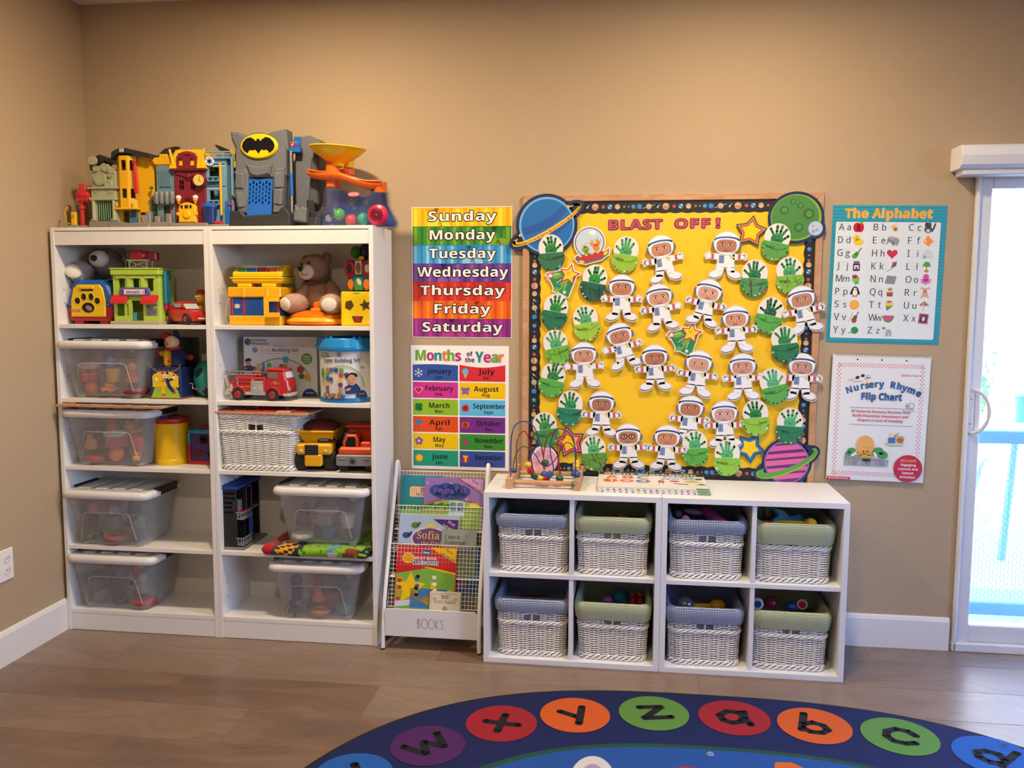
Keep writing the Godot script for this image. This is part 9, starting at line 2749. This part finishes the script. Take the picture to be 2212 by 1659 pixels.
func basket_toys(sp: Array) -> void:
	var p := func_pos(sp)
	# a dark cushion of small pieces fills each basket below the toys that show
	for i in 8:
		var fill: float = [0.10, 0.15, 0.15, 0.16, 0.12, 0.13, 0.12, 0.14][i]
		var t := T("toy_heap", "heap of small mixed toys at the bottom of " + ["the nearly empty blue-lined basket", "the green-lined basket with red bits", "the basket of pink toys", "the wide-skirted green-lined basket", "the basket of dark wooden pieces", "the basket of blue round toys", "the basket with silver ball", "the basket with ringed toy"][i], "toys", p[i] + V(0, 0.016, 0))
		var r := RandomNumberGenerator.new()
		r.seed = 60 + i
		var g := G.new()
		var pal: Array = [["#1d2440", "#2a2a34"], ["#a02830", "#b88a2a", "#4a3a6a", "#8a3a4a"], ["#3a2c34", "#8a5a6a", "#2a2a30"], ["#2a5a70", "#3a8a90", "#8a3a40"], ["#5a2a1c", "#3a2418", "#2a4a40"], ["#2f7aa0", "#8a4a8a", "#b0303a"], ["#2c2c34", "#4a4640"], ["#8f2038", "#2a3a6a", "#2a5a44", "#7a3a3a"]][i]
		for j in 46:
			g.ink(pal[j % pal.size()])
			var c := V(r.randf_range(-0.085, 0.085), fill - 0.03 + r.randf_range(-0.02, 0.004), r.randf_range(-0.09, 0.09))
			if j % 2: g.ell(c, V(1, 1, 1) * r.randf_range(0.014, 0.024), 10, 7)
			else:
				g.X = Transform3D(Basis.from_euler(V(r.randf() * 3, r.randf() * 3, r.randf() * 3)), c)
				g.box(Vector3.ZERO, V(0.034, 0.02, 0.024), 0.003)
				g.X = Transform3D.IDENTITY
		g.ink(pal[0])
		g.box(V(0, (fill - 0.04) / 2, 0), V(0.2, fill - 0.04, 0.21), 0.01)
		P(t, "heap", g, inkm(0.5)).set_meta("kind", "stuff")
		t.set_meta("kind", "stuff")
	# pink basket
	var t := small("toy_hair_dryer", "pink and purple toy hair dryer in the pink-toy basket", p[2] + V(0.045, 0.172, 0.02), -30)
	tb(t, "dryer_body", plastic("#a8468a", 0.3), [V(-0.05, 0.035, -0.02), V(-0.02, 0.02, 0.0), V(0.02, 0.008, 0.01), V(0.055, 0.0, 0.02)], [0.018, 0.022, 0.02, 0.015], 14)
	el(t, "dryer_cap", plastic("#b02440", 0.2), V(-0.054, 0.036, -0.022), V(0.018, 0.02, 0.018))
	t = small("toy_comb", "magenta scalloped toy comb in the pink-toy basket", p[2] + V(-0.018, 0.178, 0.075))
	var cm := G.new()
	for j in 5: cm.ext(Ink.circ(Vector2(-0.028 + j * 0.014, 0.008 - absf(j - 2) * 0.004), 0.011, 0.012, 12), -0.003, 0.003)
	cm.box(V(0, -0.006, 0), V(0.062, 0.018, 0.006), 0.001)
	P(t, "comb", cm, plastic("#c0286e", 0.35))
	t = small("toy_hair_brush", "black toy hair brush with dusty pink back", p[2] + V(-0.02, 0.19, -0.03), 15)
	el(t, "brush_head", plastic("#8a6a80", 0.4), V(-0.01, 0.01, 0), V(0.045, 0.012, 0.022), V(0, 0, -8))
	cy(t, "brush_handle", plastic("#1c1c20", 0.4), V(0.02, 0.0, 0.02), V(0.085, -0.012, 0.04), 0.009, 0.007, 12)
	t = small("toy_bottle", "pale pink rounded toy bottle among pink toys", p[2] + V(-0.07, 0.172, 0.055))
	la(t, "bottle", plastic("#c07a90", 0.35), [0.0, 0.0, 0.016, 0.0, 0.019, 0.014, 0.014, 0.028, 0.006, 0.034, 0.0, 0.035])
	t = small("toy_camera", "black round-lensed toy camera beside the hair brush", p[2] + V(-0.08, 0.178, -0.04), 20)
	bx(t, "camera_body", plastic("#17171b", 0.4), V(0.02, 0.02, 0), V(0.05, 0.04, 0.03), 0.006)
	cy(t, "lens", plastic("#5a5e68", 0.2), V(-0.02, 0.018, 0.015), V(-0.02, 0.018, 0.03), 0.014, 0.012, 16)
	# wide green basket
	t = small("toy_flashlight", "yellow toy flashlight lying on top of the basket", p[3] + V(0.02, 0.196, 0.085), -4)
	cy(t, "handle", plastic("#d8ac12", 0.3), V(-0.07, 0.0, 0.0), V(0.015, 0.002, 0.0), 0.0125, 0.0105, 14, 0.003)
	el(t, "head", plastic("#e0b414", 0.3), V(0.035, 0.004, 0.004), V(0.022, 0.021, 0.021))
	cy(t, "nozzle", plastic("#e0b414", 0.3), V(0.042, 0.0, 0.015), V(0.052, -0.008, 0.03), 0.012, 0.0105, 14)
	t = small("toy_cloth_star", "light blue cloth star puppet in the basket", p[3] + V(-0.01, 0.178, 0.02), 8)
	ex(t, "star", M("#57a2b8", 0.85), PV([-0.075, 0.0, -0.03, 0.03, -0.045, 0.062, -0.005, 0.05, 0.012, 0.028, 0.05, 0.04, 0.075, 0.012, 0.03, 0.0]), -0.012, 0.012, 0.006, Transform3D(rotb(V(-35, 0, 0)), Vector3.ZERO))
	t = small("toy_rattle", "red and black toy rattle at the basket edge", p[3] + V(-0.085, 0.175, 0.05), 10)
	el(t, "rattle_head", plastic("#a51c2a", 0.3), V(0, 0.01, 0), V(0.03, 0.014, 0.018))
	cy(t, "rattle_end", plastic("#d8d2cc", 0.4), V(0.024, 0.012, 0.0), V(0.042, 0.012, 0.002), 0.007, 0.008, 12)
	t = small("toy_cone", "olive green toy cone leaning at the basket back", p[3] + V(-0.06, 0.185, -0.05))
	la(t, "cone", plastic("#8a8a5a", 0.5), [0.0, 0.0, 0.018, 0.0, 0.02, 0.02, 0.014, 0.05, 0.0, 0.058])
	t = small("toy_ring", "blue toy ring at the basket back", p[3] + V(0.055, 0.19, -0.03))
	var rg := []
	for j in 20: rg.append(V(cos(TAU * j / 20) * 0.032, 0.008 + sin(TAU * j / 20) * 0.008, sin(TAU * j / 20) * 0.03))
	tb(t, "ring", plastic("#1f4a9a", 0.35), rg, 0.009, 8, true)
	# green basket with red bits
	for q in [["yellow", "#d8a81a", 0.028, 0.155, -0.02, 0.020], ["crimson", "#b0203a", -0.06, 0.14, 0.03, 0.018], ["white", "#d8d4cc", -0.02, 0.138, 0.06, 0.013]]:
		t = small("toy_ball", "%s toy ball in the green-lined basket of red bits" % q[0], p[1] + V(q[2], q[3], q[4]))
		el(t, "ball", plastic(q[1], 0.4), V(0, q[5] * 0.5, 0), V(q[5], q[5], q[5]))
	for q in [["red", "#c02434", 0.042, 0.145, 0.05], ["dark red", "#8f1c2e", 0.005, 0.152, 0.0]]:
		t = small("toy_block", "%s toy block in the green-lined basket of red bits" % q[0], p[1] + V(q[2], q[3], q[4]), 30)
		bx(t, "block", plastic(q[1], 0.4), V(0, 0.012, 0), V(0.036, 0.026, 0.03), 0.004, V(20, 0, 15))
	# dark wooden pieces
	t = small("wooden_log_frame", "dark red wooden building frame in the blue-lined basket", p[4] + V(0.0, 0.135, 0.0), 12)
	for q in [[-0.045, 0.0, 0.012], [0.045, 0.0, 0.012]]: bx(t, "log", M("#6e2a18", 0.6), V(q[0], 0.02, 0), V(0.012, 0.012, 0.09), 0.004)
	for q in [-0.035, 0.03]: bx(t, "log", M("#7a3418", 0.6), V(0, 0.03, q), V(0.11, 0.012, 0.012), 0.004)
	bx(t, "roof_slat", M("#1f5a4a", 0.6), V(0.0, 0.022, 0.02), V(0.06, 0.006, 0.03), 0.001, V(-20, 0, 0))
	# blue round toys
	for q in [["blue toy speaker with white ringed face", "#1f86c0", 0.0, 0.165, 0.075, 0.026], ["orange toy ball", "#c8601c", 0.05, 0.155, 0.065, 0.022], ["teal toy egg", "#1f7f9a", 0.082, 0.15, 0.075, 0.024], ["blue toy cube-ball", "#186a92", 0.025, 0.185, -0.02, 0.03], ["purple toy cone-ball", "#7a3f8a", -0.02, 0.175, 0.01, 0.02]]:
		t = small("toy_ball", q[0] + " in the green-lined basket below", p[5] + V(q[2], q[3], q[4]))
		el(t, "ball", plastic(q[1], 0.3), V(0, 0, 0), V(q[5], q[5], q[5]))
		if q[0].begins_with("blue toy speaker"):
			cy(t, "white_face", plastic("#e0e2e4", 0.4), V(0, 0.002, q[5] - 0.002), V(0, 0.002, q[5] + 0.002), 0.013, 0.012, 18)
			cy(t, "face_dot", plastic("#3a3c40", 0.4), V(0, 0.002, q[5] + 0.002), V(0, 0.002, q[5] + 0.0026), 0.004, -1, 12)
	for q in [0.07, 0.095]:
		t = small("toy_peg", ["crimson toy peg next to the blue balls in basket", "crimson toy peg against the green liner edge"][int(q > 0.08)], p[5] + V(q, 0.17, 0.0))
		la(t, "peg", plastic("#a51c3c", 0.35), [0.0, 0.0, 0.010, 0.0, 0.009, 0.028, 0.013, 0.032, 0.010, 0.042, 0.0, 0.043])
	# silver ball and yellow bat
	t = small("silver_ball", "silver grey ball in the blue-lined basket", p[6] + V(-0.06, 0.185, 0.03))
	el(t, "ball", M("#6a6e74", 0.25, {"metallic": 0.5}), Vector3.ZERO, V(0.032, 0.03, 0.032))
	t = small("toy_maraca", "yellow toy maraca beside the silver ball", p[6] + V(0.02, 0.178, 0.02))
	cy(t, "handle", plastic("#c8940e", 0.35), V(-0.05, -0.002, 0), V(0.02, 0.002, 0), 0.011, 0.009, 12)
	el(t, "head", plastic("#b8880e", 0.35), V(0.035, 0.004, 0), V(0.028, 0.024, 0.026))
	# ringed toys
	for q in [["red-eyed ringed toy disc", "#b01c30", 0.052, 0.205, 0.03, 0.019], ["blue-eyed ringed toy disc", "#1f4a8a", -0.1, 0.2, 0.03, 0.02]]:
		t = small("toy_disc", q[0] + " in the green-lined basket", p[7] + V(q[2], q[3], q[4]), -10)
		cy(t, "disc", plastic("#d5cfc2", 0.4), V(0, 0, -0.008), V(0, 0, 0.008), q[5], -1, 22, 0.003)
		cy(t, "disc_eye", plastic(q[1], 0.35), V(0, 0, 0.008), V(0, 0, 0.011), q[5] * 0.65, q[5] * 0.55, 18)
	for q in [["orange toy duck", "#d8801a", -0.05, 0.18, 0.085, 0.017], ["crimson toy berry", "#a0183a", -0.015, 0.18, 0.085, 0.02], ["green toy pea", "#1f6a4a", 0.04, 0.178, 0.085, 0.02], ["navy toy ball", "#1f3a7a", 0.015, 0.195, 0.03, 0.02], ["maroon toy drum", "#7a1c34", -0.05, 0.195, 0.0, 0.026]]:
		t = small("toy_ball", q[0] + " in the basket with the ringed toy", p[7] + V(q[2], q[3], q[4]))
		el(t, "ball", plastic(q[1], 0.3), Vector3.ZERO, V(q[5], q[5] * 0.9, q[5]))

func func_pos(sp: Array) -> Array:
	var o := []
	for s in sp: o.append(V(s[0], s[1], 0.196))
	return o

func super_oval(a: float, b: float, n: float, m: int) -> PackedVector2Array:
	var o := PackedVector2Array()
	for i in m:
		var t := TAU * i / m
		o.append(Vector2(signf(cos(t)) * pow(absf(cos(t)), 2.0 / n) * a, signf(sin(t)) * pow(absf(sin(t)), 2.0 / n) * b))
	return o

const LET := {"w": [[-0.95, 0.55, -0.5, -0.6, 0.0, 0.35, 0.5, -0.6, 0.95, 0.6]], "x": [[-0.6, 0.5, 0.6, -0.6], [0.55, 0.6, -0.55, -0.6]], "y": [[-0.6, 0.5, 0.0, -0.25], [0.6, 0.6, -0.15, -0.9]], "z": [[-0.6, 0.6, 0.5, 0.6, -0.6, -0.55, 0.75, -0.5]], "v": [[-0.6, 0.6, 0.0, -0.6, 0.6, 0.6]], "c": [[0.6, 0.45, 0.2, 0.68, -0.3, 0.6, -0.6, 0.1, -0.5, -0.4, -0.1, -0.68, 0.4, -0.6, 0.75, -0.3]],
	"a": [[0.5, 0.2, 0.2, 0.55, -0.3, 0.6, -0.7, 0.1, -0.55, -0.4, -0.1, -0.6, 0.3, -0.4, 0.5, 0.2], [0.5, 0.65, 0.5, 0.0, 0.75, -0.6]], "b": [[-0.6, 1.0, -0.5, -0.7], [-0.5, -0.1, -0.1, 0.25, 0.4, 0.15, 0.65, -0.25, 0.4, -0.65, -0.1, -0.75, -0.5, -0.5]], "d": [[0.6, 1.0, 0.55, -0.7], [0.5, -0.1, 0.1, 0.25, -0.4, 0.15, -0.65, -0.25, -0.4, -0.65, 0.1, -0.75, 0.5, -0.5]]}

func build_rug() -> void:
	var t := T("alphabet_rug", "large oval blue rug with alphabet letters in coloured circles", "rug", V(2.44, 0.0005, 1.97))
	var A := 1.25
	var B := 1.45
	var flat_x := Transform3D(Basis(V(1, 0, 0), V(0, 0, -1), V(0, 1, 0)), Vector3.ZERO)
	var g := G.new()
	g.X = flat_x
	g.ext(super_oval(A, B, 2.8, 140), 0.0, 0.009, 0.002)
	P(t, "rug_binding", g, M("#101420", 0.95))
	var pile := M("#ffffff", 0.97, {"vertex_color_use_as_albedo": true, "uv1_triplanar": true, "uv1_world_triplanar": true, "uv1_scale": V(9, 9, 9), "normal_enabled": true, "normal_scale": 0.5})
	pile.albedo_texture = noise_tex(0.06, 512, ramp(Color(0.72, 0.72, 0.72), Color(1, 1, 1)), false, 1.0, FastNoiseLite.TYPE_SIMPLEX_SMOOTH, 4, 8)
	pile.normal_texture = noise_tex(0.12, 512, null, true, 6.0, FastNoiseLite.TYPE_SIMPLEX_SMOOTH, 3, 9)
	var k := Ink.new()
	k.X = flat_x
	k.z = 0.0095
	k.step = 0.0003
	k.poly("#081c58", super_oval(A - 0.012, B - 0.012, 2.8, 140)); k.up()
	k.poly("#1a5238", super_oval(A - 0.305, B - 0.335, 2.6, 120)); k.up()
	k.poly("#1a57a8", super_oval(A - 0.325, B - 0.355, 2.6, 120)); k.up()
	P(t, "pile_field", k, pile)
	# letters in their circles, placed at the rug's edge; [letter, x, z, colour]
	var C := {"r": "#ab1c28", "o": "#e4620f", "g": "#639a3e", "b": "#1766bc", "p": "#521862"}
	var seq := [["v", 1.466, 1.091, "b"], ["w", 1.609, 0.959, "p"], ["x", 1.801, 0.801, "r"], ["y", 2.019, 0.718, "o"], ["z", 2.261, 0.673, "g"], ["a", 2.505, 0.67, "r"], ["b", 2.739, 0.688, "o"], ["c", 2.975, 0.72, "g"], ["d", 3.19, 0.783, "b"]]
	seq[0] = ["v", 1.445, 1.14, "b"]
	seq[8] = ["d", 3.205, 0.80, "b"]
	var rest := "efghijklmnopqrstu"
	var ring := []
	var ov := super_oval(A - 0.16, B - 0.16, 2.6, 720)
	# even steps along the rest of the oval from d round to v
	var i0 := 0
	var i1 := 0
	for i in 720:
		if (ov[i] - Vector2(3.205 - 2.44, 1.97 - 0.80)).length() < (ov[i0] - Vector2(3.205 - 2.44, 1.97 - 0.80)).length(): i0 = i
		if (ov[i] - Vector2(1.445 - 2.44, 1.97 - 1.14)).length() < (ov[i1] - Vector2(1.445 - 2.44, 1.97 - 1.14)).length(): i1 = i
	var span := i0 + 720 - i1
	for j in rest.length():
		var q := ov[(i0 - int(span * (j + 1.0) / (rest.length() + 1.0)) + 1440) % 720]
		seq.append([rest[j], q.x + 2.44, 1.97 - q.y, ["p", "r", "o", "g", "b"][j % 5]])
	for q in seq:
		k = Ink.new()
		k.X = flat_x
		k.z = 0.0108
		k.step = 0.0004
		var c := Vector2(q[1] - 2.44, 1.97 - q[2])
		k.disc(C[q[3]], c.x, c.y, 0.108, 0.112, 0.0, 40)
		var m := P(t, "letter_circle", k, pile)
		k = Ink.new()
		k.X = flat_x
		k.z = 0.0114
		var out := Vector2(c.x / pow(A, 2) * 1.0, c.y / pow(B, 2)).normalized()
		var rot: float = out.angle() - PI / 2
		var tall: bool = q[0] in ["b", "d", "f", "h", "k", "l", "t"]
		var low: bool = q[0] in ["g", "p", "q", "y", "j"]
		var dn := Vector2(0, -0.042 if tall else -0.012 if low else -0.034).rotated(rot)
		if LET.has(q[0]):
			for st in LET[q[0]]:
				var ln := []
				for i in range(0, st.size(), 2): ln.append(c + Vector2(st[i], st[i + 1]).rotated(rot) * 0.062)
				k.line("#12141c", ln, 0.024)
				for u in [ln[0], ln[-1]]: k.disc("#12141c", u.x, u.y, 0.0125, -1, 0, 12)
				k.up()
		else: k.text("#12141c", q[0], c.x + dn.x, c.y + dn.y, 0.092, 0, 0.5, true, "Droid Sans", rot)
		P(m, "letter", k, pile)
	# pictures of the centre field, of which only the tips show
	for q in [["#e8e6e0", "#b8a4c0", 2.085, 1.085, 0.062, 0.13], ["#c02430", "#12141c", 2.345, 1.02, 0.05, 0.045], ["#e8b81c", "#e8701c", 2.755, 1.045, 0.07, 0.1], ["#e8701c", "#e8b81c", 2.91, 1.01, 0.05, 0.05]]:
		k = Ink.new()
		k.X = flat_x
		k.z = 0.0108
		k.step = 0.0004
		var c := Vector2(q[2] - 2.44, 1.97 - q[3])
		k.disc(q[0], c.x, c.y, q[4], q[5], 0.0, 28); k.up(); k.disc(q[1], c.x, c.y - 0.01, q[4] * 0.6, q[5] * 0.75, 0.0, 24)
		P(t, "picture_motif", k, pile)
	k = Ink.new()
	k.X = flat_x
	k.z = 0.0108
	k.poly("#e8701c", PackedVector2Array([Vector2(0.145, 1.05), Vector2(0.19, 1.055), Vector2(0.30, 0.96), Vector2(0.11, 0.9)]))
	P(t, "picture_motif", k, pile)
	# scraps of lint
	var lint := [[3.255, 0.735], [2.41, 0.905], [1.22, 0.44]]
	for i in 2:
		var o := T("lint_tuft", ["grey lint tuft lying beside the letter d of rug", "white lint scrap on the rug's light blue field"][i], "lint", V(lint[i][0], 0.0115, lint[i][1]))
		var lg := G.new()
		lg.fur(V(0, 0.003, 0), V(0.007, 0.003, 0.006), 160, 0.006, rng, 0.0005)
		P(o, "fibres", lg, M(["#8a8c96", "#d8dce4"][i], 0.95))
